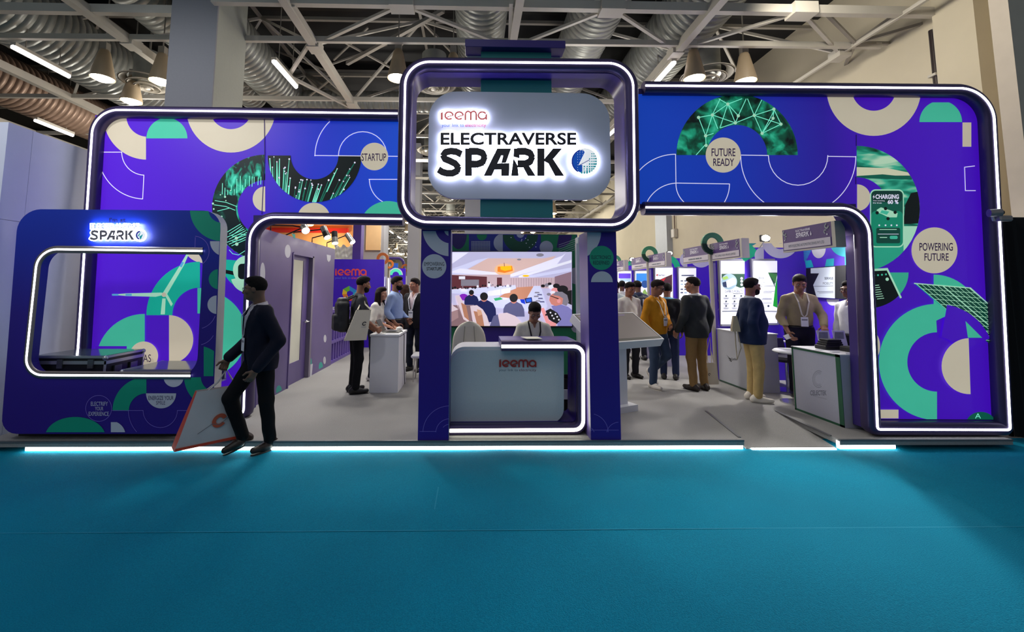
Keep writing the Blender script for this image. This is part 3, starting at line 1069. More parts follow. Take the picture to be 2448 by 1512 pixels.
# mast: teal board with a purple cap, white back
ms = thing('sign_mast', 'teal mast board with a purple cap box rising behind the portal frame', 'mast', (0.45, 4.75, 2.5))
a, b = at(1150, 126, 4.72), at(1321, 526, 4.72)
MB().box(a.x, b.x, 4.70, 4.76, b.z, a.z + 0.03).build('mast_board', M('teal_laminate', (38, 140, 142), 0.5, var=0.03), ms)
a, b = at(1112, 93, 4.60), at(1352, 115, 4.60)
MB().box(a.x, b.x, 4.60, 4.80, b.z, a.z, 0.004).build('cap', m_purple_dark, ms)
a2 = at(1112, 143, 4.84)
MB().box(a.x + 0.02, b.x - 0.02, 4.80, 4.86, a2.z, a.z).build('cap_back', m_white, ms)
# sign plate
m_plate = M('brushed_white_plate', (206, 208, 222), 0.45, var=0.03)
sg = thing('main_sign', 'white rounded sign plate with halo-lit raised letters on the teal mast', 'sign', tuple(at(1240, 350, 4.66)))
mb = MB()
c00, c11 = at(1022, 474, 4.64), at(1456, 224, 4.64)
o2 = rrect(c00.x, c00.z, c11.x, c11.z, 0.32, 10)
mb.prism([(x, 4.64, z) for x, z in o2], (0, 0.055, 0))
mb.build('plate', m_plate, sg, smooth=True)
S = Print(mapY(4.638), sg)
m_halo = M('halo_light', (255, 255, 255), 0.5, emit=8.5, ecol=(214, 222, 255))
m_letter = M('black_raised_letter', (44, 40, 52), 0.4, var=0.05)
m_iored = M('pink_raised_letter', (236, 120, 120), 0.45, emit=0.35, var=0.04)
GAP, TH = 0.042, 0.022


def stroke_polys(pts, w, closed=False):
    ps = []
    n = len(pts)
    for i in range(n if closed else n - 1):
        (x0, y0), (x1, y1) = pts[i], pts[(i + 1) % n]
        l = math.hypot(x1 - x0, y1 - y0) or 1
        nx, ny = -(y1 - y0) / l * w / 2, (x1 - x0) / l * w / 2
        dx, dy = (x1 - x0) / l * w * 0.16, (y1 - y0) / l * w * 0.16
        ps.append([(x0 - dx + nx, y0 - dy + ny), (x1 + dx + nx, y1 + dy + ny), (x1 + dx - nx, y1 + dy - ny), (x0 - dx - nx, y0 - dy - ny)])
    return ps


# letters of the word SPARK in a unit box: list of polygons (y down)
def spark_letters():
    L = {}
    s = []
    cl = [(0.90, 0.20), (0.72, 0.12), (0.50, 0.10), (0.30, 0.14), (0.21, 0.26), (0.28, 0.38), (0.48, 0.46), (0.68, 0.55), (0.80, 0.68), (0.76, 0.82), (0.58, 0.90), (0.36, 0.90), (0.18, 0.86), (0.05, 0.78)]
    L['S'] = stroke_polys(cl, 0.255)
    L['P'] = [[(0, 0), (.29, 0), (.29, 1), (0, 1)]] + stroke_polys([(.2, .11), (.52, .11), (.74, .17), (.82, .32), (.74, .50), (.52, .57), (.2, .57)], .265)
    L['A'] = [[(.49, 0), (.76, 0), (.29, 1), (0, 1)], [(.49, 0), (1, .0), (.89, .27), (.40, .25)], [(.77, .0), (1, .0), (.81, .52), (.64, .54)], [(.32, .55), (.94, .53), (.93, .76), (.22, .78)], [(.64, .55), (.94, .53), (.92, 1), (.64, 1)]]
    L['R'] = [[(.02, .36), (.20, .62), (.24, 1), (-.08, 1)], [(.04, 0), (.3, 0), (.28, .36), (.02, .30)]] + stroke_polys([(.2, .11), (.52, .11), (.74, .17), (.82, .32), (.74, .48), (.52, .56), (.24, .56)], .265) + [[(.36, .56), (.64, .56), (.98, 1), (.64, 1)]]
    L['K'] = [[(0, 0), (.28, 0), (.28, 1), (0, 1)], [(.62, 0), (.98, 0), (.46, .56), (.22, .44)], [(.36, .42), (.60, .36), (1.06, 1), (.70, 1)]]
    return L


SPK = spark_letters()


def spark_word(pr, x0, y0, x1, y1, mat, halo=None, depth=0.0, grow=0.0, name='letter', shear=0.0):
    """SPARK across the box; returns nothing. raised letters when depth is given"""
    box = {'S': (0, .198), 'P': (.214, .40), 'A': (.36, .578), 'R': (.592, .775), 'K': (.784, .985)}
    h = y1 - y0
    for ch in 'SPARK':
        x = x0 + (x1 - x0) * box[ch][0]
        gw = (x1 - x0) * (box[ch][1] - box[ch][0])
        polys = [[(x + gw * px, y0 + h * py) for px, py in p] for p in SPK[ch]]
        raised(pr, polys, mat, halo, depth, grow, name)


def raised(pr, polys, mat, halo, depth, grow, name):
    if not depth:
        pr.polys(polys, mat, name)
        return
    mb = MB()
    hb = MB()
    for q0 in polys:
        p = q0
        a = sum(p[i][0] * p[(i + 1) % len(p)][1] - p[(i + 1) % len(p)][0] * p[i][1] for i in range(len(p)))
        if a < 0:
            p = p[::-1]
        zz = 0.0003 * polys.index(q0)
        fr = [pr.mp(x, y, GAP + depth + zz) for x, y in p]
        bk = [pr.mp(x, y, GAP) for x, y in p]
        n = len(p)
        mb.add(fr + bk, [tuple(range(n))] + [tuple(range(2 * n - 1, n - 1, -1))] + [(i, i + n, (i + 1) % n + n, (i + 1) % n) for i in range(n)])
        cx, cy = sum(q[0] for q in p) / n, sum(q[1] for q in p) / n
        g = [(x + (x - cx) / (math.hypot(x - cx, y - cy) + 1e-6) * grow, y + (y - cy) / (math.hypot(x - cx, y - cy) + 1e-6) * grow) for x, y in p]
        f2 = [pr.mp(x, y, GAP - 0.002) for x, y in g]
        b2 = [pr.mp(x, y, 0.003) for x, y in g]
        hb.add(f2 + b2, [tuple(range(n))] + [(i, i + n, (i + 1) % n + n, (i + 1) % n) for i in range(n)])
    o = mb.build(name, mat, pr.parent)
    if halo:
        hb.build('halo', halo, o)
    return o


def ieema_polys(x0, y0, x1, y1):
    """rounded logotype with slashed e's"""
    w, h = x1 - x0, y1 - y0
    sw = h * 0.2
    r = (h * 0.78) / 2
    top = y0 + h * 0.14
    cy = top + r + 0.03 * h
    out = []
    xs = w / 413.0
    # i
    out.append([[(x0 + 2 * xs, y0 + h * .28), (x0 + 22 * xs, y0 + h * .2), (x0 + 22 * xs, y1), (x0 + 2 * xs, y1)], [(x0 + 2 * xs, y0 + h * .12), (x0 + 22 * xs, y0 + h * .03), (x0 + 22 * xs, y0 + h * .12), (x0 + 2 * xs, y0 + h * .2)]])
    rx = 35 * xs
    for cx in (x0 + 76 * xs, x0 + 166 * xs):
        p = [(cx + rx * math.cos(math.radians(a)), cy + (h * .36) * math.sin(math.radians(a))) for a in range(50, 361, 18)]
        e = stroke_polys(p, sw * 0.95)
        e += stroke_polys([(cx + rx, cy), (cx + rx * .2, cy + h * .05), (cx - rx * .75, cy + h * .22)], sw * 0.6)
        out.append(e)
    # m
    mx0 = x0 + 222 * xs
    m = stroke_polys([(mx0, y1)] + [(mx0 + 24 * xs + 24 * xs * math.cos(math.radians(a)), y0 + h * .44 + h * .3 * math.sin(math.radians(a))) for a in range(180, 361, 20)] + [(mx0 + 48 * xs, y1)], sw * 0.95)
    m += stroke_polys([(mx0 + 48 * xs + 24 * xs + 24 * xs * math.cos(math.radians(a)), y0 + h * .44 + h * .3 * math.sin(math.radians(a))) for a in range(180, 361, 20)] + [(mx0 + 96 * xs, y1)], sw * 0.95)
    out.append(m)
    cx = x0 + 372 * xs
    p = [(cx + rx * math.cos(math.radians(a)), cy + (h * .36) * math.sin(math.radians(a))) for a in range(-30, -341, -18)]
    a_ = stroke_polys(p, sw * 0.95)
    a_ += [[(cx + rx - sw * .45, cy - h * .1), (cx + rx + sw * .45, cy - h * .22), (cx + rx + sw * .45, y1), (cx + rx - sw * .45, y1)]]
    out.append(a_)
    return out


for polys in ieema_polys(1053, 263, 1164, 287):
    raised(S, polys, m_iored, m_halo, 0.016, 2.4, 'letter')
S.text('your link to', 1056, 295, 1109, 306, M('blue_ink', (46, 92, 190), 0.5))
S.text('electricity', 1112, 295, 1162, 306, M('magenta_ink', (196, 60, 110), 0.5))


def text_raised(pr, t, x0, y0, x1, y1, mat, halo, bold, depth, grow):
    vs, fs = text_geo(t, bold, 1.0)
    mb = MB()
    mb.add([pr.mp(x0 + (x1 - x0) * v[0], y1 + (y0 - y1) * v[1], GAP + depth * (v[2] + 1) / 2) for v in vs], fs)
    o = mb.build('lettering', mat, pr.parent)
    vs, fs = text_geo(t, bold + 0.045, 1.0)
    hb = MB()
    hb.add([pr.mp(x0 - grow + (x1 - x0 + 2 * grow) * v[0], y1 + grow + (y0 - y1 - 2 * grow) * v[1], 0.003 + (GAP - 0.005) * (v[2] + 1) / 2) for v in vs], fs)
    hb.build('halo', halo, o)
    return o


text_raised(S, 'ELECTRAVERSE', 1053, 317, 1378, 347, m_letter, m_halo, 0.03, TH, 1.0)
spark_word(S, 1047, 355, 1350, 421, m_letter, m_halo, TH, 3.5)
# globe emblem with a lightning bolt
gx, gy, gr = 1397, 386, 30
MBh = MB().prism([S.mp(x, y, 0.003) for x, y in arc(gx, gy, gr + 4, 0, 354, 59)], (0, -GAP + 0.004, 0))
MBh.build('globe_halo', m_halo, sg)
m_gw = M('glowing_white_acrylic', (246, 248, 255), 0.4, emit=0.6)  # own glow added, since the disc faces away from the light
MB().prism([S.mp(x, y, GAP) for x, y in arc(gx, gy, gr, 0, 354, 59)], (0, -TH, 0)).build('globe_disc', m_gw, sg)
G = Print(mapY(4.638 - GAP - TH), sg)
m_gblue = M('globe_blue', (16, 96, 214), 0.45, emit=0.3)
m_gteal = M('globe_teal', (24, 176, 186), 0.45, emit=0.3)
m_gnavy = M('globe_navy', (30, 52, 170), 0.45, emit=0.3)
G.ring(gx - 1, gy, 25, 30, 120, 250, m_gnavy, 'globe_edge')
cells = {'b': [], 't': []}
for i in range(-6, 7):
    for j in range(-6, 7):
        u, v = i / 6.5, j / 6.5
        if u * u + v * v > 0.9:
            continue
        x, y = gx + gr * 0.97 * math.sin(u * 1.45), gy + gr * 0.97 * math.sin(v * 1.45)
        dd = math.hypot(x - gx, y - gy)
        if dd > gr * .97:
            continue
        lf = (x - gx) * 0.9 + (y - gy) * 0.5
        if -6 < lf < 6:
            continue
        s_ = 2.1 if lf < 0 else 1.3 + 0.4 * (v > 0)
        if lf < 0 and x < gx - 21:
            continue
        cells['b' if lf < 0 else 't'].append([(x - s_, y - s_), (x + s_, y - s_), (x + s_, y + s_), (x - s_, y + s_)])
G.polys([arc(gx, gy, gr * .93, 100, 262, 18) + [(gx + 1, gy - 22), (gx - 14, gy + 9), (gx - 5, gy + 7)]], m_gblue, 'globe_face')
G.polys([[(x - s2, y - s2), (x + s2, y - s2), (x + s2, y + s2), (x - s2, y + s2)] for s2 in (.55,) for x, y in [(sum(q[0] for q in c) / 4 + 2, sum(q[1] for q in c) / 4 + 2) for c in cells['b']]], m_gw, 'globe_dots')
G.polys(cells['t'], m_gteal, 'globe_cells')
G.polys([[(gx + 4, gy - 27), (gx - 14, gy + 10), (gx - 2, gy + 4)], [(gx - 14, gy + 10), (gx + 14, gy - 4), (gx - 2, gy + 28), (gx + 3, gy + 6)]], m_gw, 'globe_bolt')
G.line([(gx - 13, gy + 10), (gx + 13, gy - 4)], 1.4, m_gnavy, 'globe_bolt_edge')

# ---- centre columns
def column(name, label, x0, x1, ytop, side):
    Yf = 4.58
    a, b = at(x0, 800, Yf), at(x1, 800, Yf)
    t = thing(name, label, 'column', ((a.x + b.x) / 2, Yf, PZ))
    zt = at(x0, ytop, Yf).z
    MB().box(a.x, b.x, Yf, Yf + 0.36, PZ, zt, 0.003).build('shaft', m_purple_print, t)
    if side:
        MB().box(a.x - 0.004, a.x, Yf + 0.004, Yf + 0.356, PZ, zt).build('side_panel', M('grey_lilac_side', (96, 80, 150), 0.4, var=0.08, scale=3), t)
    else:
        MB().box(b.x, b.x + 0.006, Yf + 0.004, Yf + 0.03, PZ, zt).build('edge_strip', M('steel_edge', (150, 150, 170), 0.3, 0.7), t)
    return t, Print(mapY(Yf), t, clips=[[(x0 - 6, ytop - 3), (x1 + 6, ytop - 3), (x1 + 6, 1040), (x0 - 6, 1040)]], step=0.0006), a.x, b.x


lc, P_, xa, xb = column('portal_column', 'purple portal column with a pale disc lettered EMPOWERING STARTUPS', 1003, 1075, 549, False)
P_.clips = [[(1007, 553), (1072, 553), (1073, 1034), (1003, 1034)]]
P_.ring(1077, 546, 36, 67, 60, 185, m_grey_print)
P_.disc(1077, 550, 15, m_grey_print)
P_.disc(1038, 637, 29, m_grey_print)
P_.text('EMPOWERING', 1014, 627, 1062, 636, m_inkblack, 0.01)
P_.text('STARTUPS', 1020, 639, 1056, 647, m_inkblack, 0.01)
for p in (arc(1075, 1035, 64, 182, 275), arc(1075, 1035, 33, 182, 275), arc(1075, 1035, 20, 220, 275), [(1003, 1032), (1042, 1032)]):
    P_.line(p, 1.2, m_lilac_line)
rc, P_, xa2, xb2 = column('portal_column', 'purple portal column with a green disc lettered ELECTRONICS REDEFINED', 1409, 1479, 553, True)
P_.clips = [[(1409, 556), (1466, 556), (1479, 1034), (1412, 1034)]]
P_.ring(1370, 555, 30, 67, -10, 90, m_grey_print, clips=[[(1404, 556), (1438, 556), (1438, 612), (1404, 612)]])
P_.disc(1438, 617, 29, m_green_print)
P_.text('ELECTRONICS', 1414, 611, 1461, 620, M('dark_green_ink', (8, 66, 74), 0.6), 0.01)
P_.text('REDEFINED', 1418, 624, 1457, 633, _M['dark_green_ink'], 0.01)
P_.disc(1439, 675, 26, m_grey_print, 180, 360)
for p in (arc(1408, 1035, 46, -75, 0), arc(1408, 1035, 12, -60, 0), arc(1480, 1040, 30, 270, 185), [(1412, 1029), (1479, 1029)]):
    P_.line(p, 1.2, m_lilac_line)

# ---- photo frame board on the left
YB_ = 4.60
pf = thing('photo_frame', 'big navy photo frame board with a lit opening on the left of the stand', 'photo frame', (-3.9, YB_, PZ))
outer = [(at(x, y, YB_), r) for x, y, r in ((44, 500, 0.24), (529, 504, 0.2), (507, 1038, 0.02), (2, 1038, 0.16))]
inner = [(at(x, y, YB_), r) for x, y, r in ((92, 595, 0.2), (486, 599, 0.16), (470, 900, 0.2), (58, 899, 0.18))]
op, ip = fillet(outer, True), fillet(inner, True)


def resample(path, n, c):
    """points of a closed outline by direction from its centre"""
    out = []
    m = len(path)
    for k in range(n):
        a = 2 * math.pi * k / n
        d = Vector((math.cos(a), 0, math.sin(a)))
        best = None
        for i in range(m):
            p, q = path[i] - c, path[(i + 1) % m] - c
            e = q - p
            den = d.x * e.z - d.z * e.x
            if abs(den) < 1e-12:
                continue
            t = (p.x * e.z - p.z * e.x) / den
            s_ = (p.x * d.z - p.z * d.x) / den
            if t > 0 and -1e-6 <= s_ <= 1 + 1e-6:
                if best is None or t > best:
                    best = t
        out.append(c + d * best)
    return out


cc = (inner[0][0] + inner[1][0] + inner[2][0] + inner[3][0]) / 4
N_ = 240
oo, ii = resample(op, N_, cc), resample(ip, N_, cc)
mb = MB()
DB = 0.13
v = [p for p in oo] + [p for p in ii] + [p + Vector((0, DB, 0)) for p in oo] + [p + Vector((0, DB, 0)) for p in ii]
fs = []
for i in range(N_):
    j = (i + 1) % N_
    fs += [(i, j, N_ + j, N_ + i), (2 * N_ + i, 3 * N_ + i, 3 * N_ + j, 2 * N_ + j), (N_ + i, N_ + j, 3 * N_ + j, 3 * N_ + i)]
mb.add(v, fs)
g_board = M_grad('navy_board_print', [(0, (50, 8, 140)), (0.5, (38, 16, 140)), (0.82, (12, 40, 165)), (1, (8, 50, 175))], 0.2, 2.6, axis=2)
mb.build('board', g_board, pf)
mb = MB()
mb.add([p for p in oo] + [p + Vector((0, DB, 0)) for p in oo], [(i, i + N_, (i + 1) % N_ + N_, (i + 1) % N_) for i in range(N_)])
mb.build('board_edge', M('grey_board_edge', (186, 186, 192), 0.5), pf)
# light strip round three sides of the opening
st = fillet([(at(x, y, YB_ - 0.008), r) for x, y, r in ((484, 600.5, 0), (92, 596, 0.2), (60, 897, 0.18), (455, 899, 0))], False)
sweep_y(st, [(0.0115 * math.cos(a), -0.012 * max(0, math.sin(a))) for a in [math.pi * i / 8 for i in range(9)]], False).build('light_strip', m_led, pf, smooth='all')
sweep_y(st, [(0.04 * math.cos(a), 0.006 - 0.012 * max(0, math.sin(a))) for a in [math.pi * i / 8 for i in range(9)]], False).build('strip_channel', M('brushed_channel', (150, 140, 140), 0.35, 0.8), pf, smooth=True)
BP = Print(mapY(YB_), pf)
BC = [[(6, 1036), (2, 900), (56, 900), (60, 910), (400, 912), (508, 912), (507, 1036)], [(486, 506), (529, 506), (510, 1036), (486, 1036)], [(50, 506), (526, 506), (520, 592), (60, 592)], [(470, 880), (512, 880), (510, 920), (460, 920)]]
BR = [[(489, 500), (528.5, 530), (507, 1036), (474, 1036)], [(452, 502), (515, 505), (527, 520), (526, 592), (452, 592)], [(40, 908), (507, 908), (507, 1035), (40, 1035)]]
one = lambda *p: [list(p)]
BP.ring(531, 500, 33, 77, 90, 180, m_green_print, clips=one((452, 504), (517, 505), (526, 517), (527, 540), (526, 576), (452, 576)))
BP.line([(467, 568), (466, 595)], 1.2, m_lilac_line)
BP.line(arc(464, 601, 36, -85, 62), 1.2, m_lilac_line)
BP.disc(538, 577, 36, m_grey_print, 95, 180, clips=one((500, 576), (525, 576), (523, 616), (500, 616)))
BP.disc(523, 668, 24, m_green_print, 80, 280, clips=one((495, 640), (521, 640), (520, 692), (495, 692)))
BP.disc(518, 729, 22, m_grey_print, 90, 270, clips=one((490, 700), (518, 700), (517, 752), (490, 752)))
for p in (arc(470, 740, 47, 20, 86), arc(470, 780, 46, 30, 80)):
    BP.line(p, 1.2, m_lilac_line, clips=one((488, 690), (519, 690), (515, 840), (480, 840)))
BP.ring(470, 900, 6, 73, -84, 0, m_green_print, clips=one((487, 828), (512, 828), (510, 900), (487, 900)))
BP.ring(516, 901, 36, 76, 90, 178, m_green_print, clips=one((430, 902), (508, 902), (507, 985), (430, 985)))
BP.disc(415, 902, 24, m_grey_print, 0, 180, clips=one((380, 903), (450, 903), (450, 930), (380, 930)))
BP.ring(350, 983, 42, 81, 180, 270, m_green_print, clips=one((262, 906), (350, 906), (350, 983), (262, 983)))
BP.disc(385, 941, 36, m_grey_print, 0, 180)
BP.text('ENERGIZE YOUR', 355, 947, 415, 957, m_ink, 0.01)
BP.text('SMILE', 373, 959, 395, 968, m_ink, 0.01)
BP.line(arc(236, 977, 31, 0, 345, 36), 1.2, m_lilac_line, closed=True)
m_lilac_txt = M('lilac_ink', (190, 186, 220), 0.6)
BP.text('ELECTRIFY', 217, 961, 258, 971, m_lilac_txt, 0.01)
BP.text('YOUR', 227, 973, 247, 982, m_lilac_txt, 0.01)
BP.text('EXPERIENCE', 212, 985, 260, 995, m_lilac_txt, 0.01)
for p in ([(268, 982), (342, 982)], arc(383, 982, 41, 180, 0), [(424, 982), (455, 982)], arc(383, 982, 76, 180, 138)):
    BP.line(p, 1.2, m_lilac_line)
BP.disc(180, 1045, 72, m_green_print, 180, 360, ey=0.66, clips=one((100, 990), (260, 990), (260, 1034), (100, 1034)))
BP.disc(265, 1042, 35, m_grey_print, -90, 0, clips=one((262, 1010), (302, 1010), (302, 1034), (262, 1034)))
# halo-lit letters of the photo frame
m_halo2 = M('frame_halo_light', (255, 255, 255), 0.5, emit=17, ecol=(214, 226, 255))
m_steel_letter = M('steel_letter', (150, 146, 158), 0.35, 0.6)
GAP_old, GAP = GAP, 0.045
BP.text("I'm at", 261, 521, 300, 532, M('navy_ink', (14, 22, 70), 0.5), 0.015)
text_raised(BP, 'ELECTRAVERSE', 217, 536, 331, 547, m_steel_letter, m_halo2, 0.0, 0.012, 2.0)
spark_word(BP, 215, 551, 322, 574, m_steel_letter, m_halo2, 0.014, 2.6)
MB().prism([BP.mp(x, y, 0.003) for x, y in arc(336, 563, 15, 0, 354, 40)], (0, -0.042, 0)).build('globe_halo', m_halo2, pf)
MB().prism([BP.mp(x, y, 0.046) for x, y in arc(336, 563, 11, 0, 354, 40)], (0, -0.012, 0)).build('globe_disc', m_gw, pf)
Q = Print(lambda x, y, o=0.0: BP.mp(x, y, 0.0595 + o), pf)
Q.ring(336, 563, 8, 11, 110, 260, m_gnavy, 'globe_edge')
Q.polys([[(337, 553), (328, 566), (333, 564)], [(342, 560), (336, 574), (333, 566)]], m_gteal, 'globe_cells')
GAP = GAP_old
# deck behind the board that carries the road cases
a, b = at(60, 905, 4.75), at(440, 905, 4.75)
MB().box(a.x, b.x, 4.74, 5.30, PZ, 0.56).build('shelf', M('black_shelf', (30, 30, 36), 0.6), pf)
# ================================================================== space frame roof, ducts, lamps
ZC = 6.2
sf = thing('space_frame', 'white steel space frame of chords and diagonal braces carrying the hall roof', 'roof truss', (0, 10, ZC))
NODEX = [-16.2, -12.9, -9.6, -6.3, -2.95, 0.7, 3.8, 6.95]
ROWY = [7.45, 9.85, 12.25, 14.65, 17.05]
TOPX = [-8.0, -4.6, -1.15, 2.2, 5.3]


def member(name, a, b, w, h=None, mat=None):
    MB().bar(a, b, w, h).build(name, mat or m_white_metal, sf)


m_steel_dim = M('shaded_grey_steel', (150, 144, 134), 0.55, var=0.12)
# heavy beam nearest the photographer
YN = 6.30
PXL, PXR = at(401, 200, 6.5).x, at(512, 200, 6.5).x
member('chord', (-17, YN + .3, ZC + 0.02), (PXL - 0.01, YN + .3, ZC + 0.02), 0.10, 0.14)
member('chord', (PXR + 0.02, YN, ZC + 0.02), (7.65, YN, ZC + 0.02), 0.10, 0.14)
for i in range(len(ROWY)):
    member('chord', (-17, ROWY[i], ZC), (7.5, ROWY[i] - 0.25, ZC), 0.07, 0.10 if i == 0 else 0.09)
for x in NODEX:
    member('chord', (x, 5.3, ZC - 0.03), (x, 18, ZC - 0.03), *((0.13, 0.16) if x < 6 else (.05, .06)))
# flat braces from the near beam to the first row
for x in TOPX[2:]:
    MB().box(x - 0.19, x + 0.19, YN - 0.12, YN + 0.12, ZC - 0.09, ZC + 0.10).build('gusset_plate', m_white_metal, sf)
    for nx in NODEX:
        if abs(nx - x) < 2.1:
            member('brace', (x, YN, ZC), (nx, ROWY[0], ZC), 0.055, 0.05)
for x in NODEX[3:]:
    MB().box(x - 0.11, x + 0.11, ROWY[0] - 0.13, ROWY[0] + 0.13, ZC - 0.12, ZC + 0.04).build('gusset_plate', m_white_metal, sf)
    MB().box(x - 0.1, x + 0.1, ROWY[1] - 0.16, ROWY[1] + 0.1, ZC - 0.12, ZC + 0.04).build('gusset_plate', m_white_metal, sf)
# webs up to the top layer
ZT = 7.5
for j in range(3):
    ym = (ROWY[j] + ROWY[j + 1]) / 2
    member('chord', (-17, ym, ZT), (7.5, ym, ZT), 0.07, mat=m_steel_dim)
    for x in TOPX:
        for nx in NODEX:
            if abs(nx - x) < 2.1:
                for y in (ROWY[j], ROWY[j + 1]):
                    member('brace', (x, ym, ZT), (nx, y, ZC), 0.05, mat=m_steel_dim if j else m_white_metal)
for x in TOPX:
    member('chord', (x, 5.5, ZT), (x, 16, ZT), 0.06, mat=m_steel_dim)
# star brace by the right wall
n0 = atz(2045, 103, ZC)
for (px, py) in ((1967, 24), (2157, 24), (2250, 44), (2152, 104), (2007, 186)):
    q = atz(px, py, ZC + (0.3 if py > 150 else 0.1))
    member('brace', n0, (q.x, q.y, q.z), 0.05, mat=m_steel_dim)
member('brace', n0, atz(1895, 203, ZC + 0.05), 0.055)
# diagonal members seen left of the portal
for (a, b) in (((700, 12), (845, 256)), ((745, 95), (690, 182)), ((690, 182), (860, 268)), ((1222, 5), (1219, 95))):
    p, q = atz(a[0], a[1], ZC - 0.05), atz(b[0], b[1], ZC - 0.05)
    member('brace', p, q, 0.06)
p, q = atz(1060, 25, ZC + 0.4), atz(830, 152, ZC + 0.4)
member('brace', p, q, 0.07, mat=m_steel_dim)
# small clutter of rods between the layers
random.seed(11)
for k in range(42):
    x, y = random.uniform(-6, 7), random.uniform(8, 14)
    a = random.uniform(0, 3.14)
    L = random.uniform(0.8, 2.2)
    member('brace', (x, y, random.uniform(6.5, 7.3)), (x + L * math.cos(a), y + L * math.sin(a), random.uniform(6.5, 7.7)), 0.035, mat=m_steel_dim)
# far bays of the same frame
fb_ = MB()
for y in [19.45 + 2.4 * k for k in range(21)]:
    fb_.bar((-22, y, ZC), (7.5, y, ZC), 0.09)
    fb_.bar((-22, y + 1.2, ZT), (7.5, y + 1.2, ZT), 0.07)
    for x in range(-20, 8, 3):
        fb_.bar((x, y, ZC), (x + 1.5, y + 1.2, ZT), 0.05)
        fb_.bar((x + 1.5, y + 1.2, ZT), (x + 3, y, ZC), 0.05)
        fb_.bar((x, y + 2.4, ZC), (x + 1.5, y + 1.2, ZT), 0.05)
for x in NODEX:
    fb_.bar((x, 18, ZC - 0.03), (x, 70, ZC - 0.03), 0.12)
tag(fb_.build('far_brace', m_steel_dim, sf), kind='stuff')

# ---- spiral ducts
m_duct = M('galvanised_duct', (150, 152, 146), 0.42, metal=0.3, var=0.25, scale=5)
m_duct_warm = M('galvanised_duct_warm', (150, 124, 106), 0.45, metal=0.3, var=0.25, scale=5)


def duct(label, pts, r, mat=m_duct, rib=0.15):
    pts = [Vector(p) for p in pts]
    out, rs = [], []
    for a, b in zip(pts[:-1], pts[1:]):
        L = (b - a).length
        n = max(1, int(L / rib))
        for i in range(n):
            for t, q in ((0.0, 1.0), (0.07, .95), (0.2, .95), (0.27, 1.0), (0.6, 1.008)):
                out.append(a.lerp(b, (i + t) / n))
                rs.append(r * q)
    out.append(pts[-1])
    rs.append(r)
    o = MB().tube(out, rs, 28).build('air_duct', mat, smooth='all')
    tag(o, label, 'duct')
    return o


zd = 6.95


def dz(px, py, z=zd):
    return atz(px, py, z)


def duct_line(px, py, y0, y1, z=zd):
    a = atz(px, py, z)
    return [(a.x, y0, z), (a.x, y1, z)]


duct('huge ribbed silver air duct in the top left corner of the hall', duct_line(190, 120, 5.6, 15, 6.95), 0.68)
duct('brown-tinted ribbed air duct low at the left edge under the big duct', duct_line(60, 215, 7, 19, 6.75), 0.62, m_duct_warm)
duct('ribbed air duct emerging right of the concrete pillar', duct_line(640, 180, 7.6, 13, 6.9), 0.5)
a = atz(690, 215, 6.9)
duct('slim ribbed cross duct running sideways behind the left wing', [(a.x, a.y + 0.3, 6.75), (-.42, a.y + 0.3, 6.75)], 0.27)
duct('ribbed air duct directly above the portal mast', duct_line(1150, 45, 5.6, 10.3, 7.0), 0.5)
duct('narrower ribbed air duct second from the portal mast', duct_line(1400, 80, 5.6, 30, 7.0), 0.5)
duct('wide ribbed air duct rising over the right wing', duct_line(1590, 110, 5.6, 30, 7.0), 0.60)
duct('dark ribbed air duct far left behind the concrete pillar', duct_line(390, 40, 5.6, 12, 7.3), 0.4)

# ---- conical pendant lamps
m_cone = M('warm_grey_lamp_cone', (160, 142, 116), 0.5, var=0.08)
m_lampface = M('lamp_face', (255, 250, 232), 0.3, emit=14, ecol=(255, 240, 208))
CONE = None


def cone_lamp(px, py, z, label, s=1.0, group=None):
    global CONE
    p = atz(px, py, z)
    if CONE is None:
        t = thing('pendant_lamp', label, 'lamp', (0, 0, 0))
        MB().lathe([(0.19, 0), (0.195, 0.02), (0.09, 0.52), (0.07, 0.56), (0.0, 0.57)], (0, 0, 0), 24, capb=False, capt=False).build('shade', m_cone, t, smooth=True)
        MB().lathe([(0.0, -0.055), (0.09, -0.045), (0.15, -0.015), (0.18, 0.02)], (0, 0, 0), 20, capb=False, capt=False).build('lens', m_lampface, t, smooth='all')
        MB().tube([(0, 0, 0.55), (0, 0, 2.285)], 0.012, 6).build('stem', m_steel_dim, t)
        MB().box(-0.06, 0.06, -0.05, 0.05, 0.55, 0.7).build('ballast', m_steel_dim, t)
        CONE = t
        t.location = p
        if group:
            t['group'] = group
        return t
    return dup(CONE, p, label, group)


for px, py, lab in ((245, 188, 'cone pendant lamp glowing before the huge silver duct'),
                    (384, 196, 'cone pendant lamp beside the concrete pillar, half hidden by it'),
                    (314, 243, 'lowest cone pendant lamp just above the left wing corner'),
                    (951, 188, 'cone pendant lamp touching the left edge of the portal frame'),
                    (1083, 196, 'cone pendant lamp seen through the top of the portal frame'),
                    (1660, 189, 'cone pendant lamp above the network print of the right wing'),
                    (1782, 196, 'cone pendant lamp in front of the beige wall above the right wing')):
    cone_lamp(px, py, 5.62, lab)
random.seed(5)
far_xy = [(x + (0.7 if j % 2 else 0), y) for j, y in enumerate((14.5, 18, 21.5, 25, 29, 33, 37, 42, 47, 53, 60)) for x in (-13, -9.2, -8.4, -4.6, -3.8, -0.3, 0.5, 3.4, 4.2)]
for x, y in far_xy:
    dup(CONE, (x, y, 5.62), 'small far cone pendant lamp in the distant roof', 'far cone lamps')

# ---- round air diffusers
DIF = None


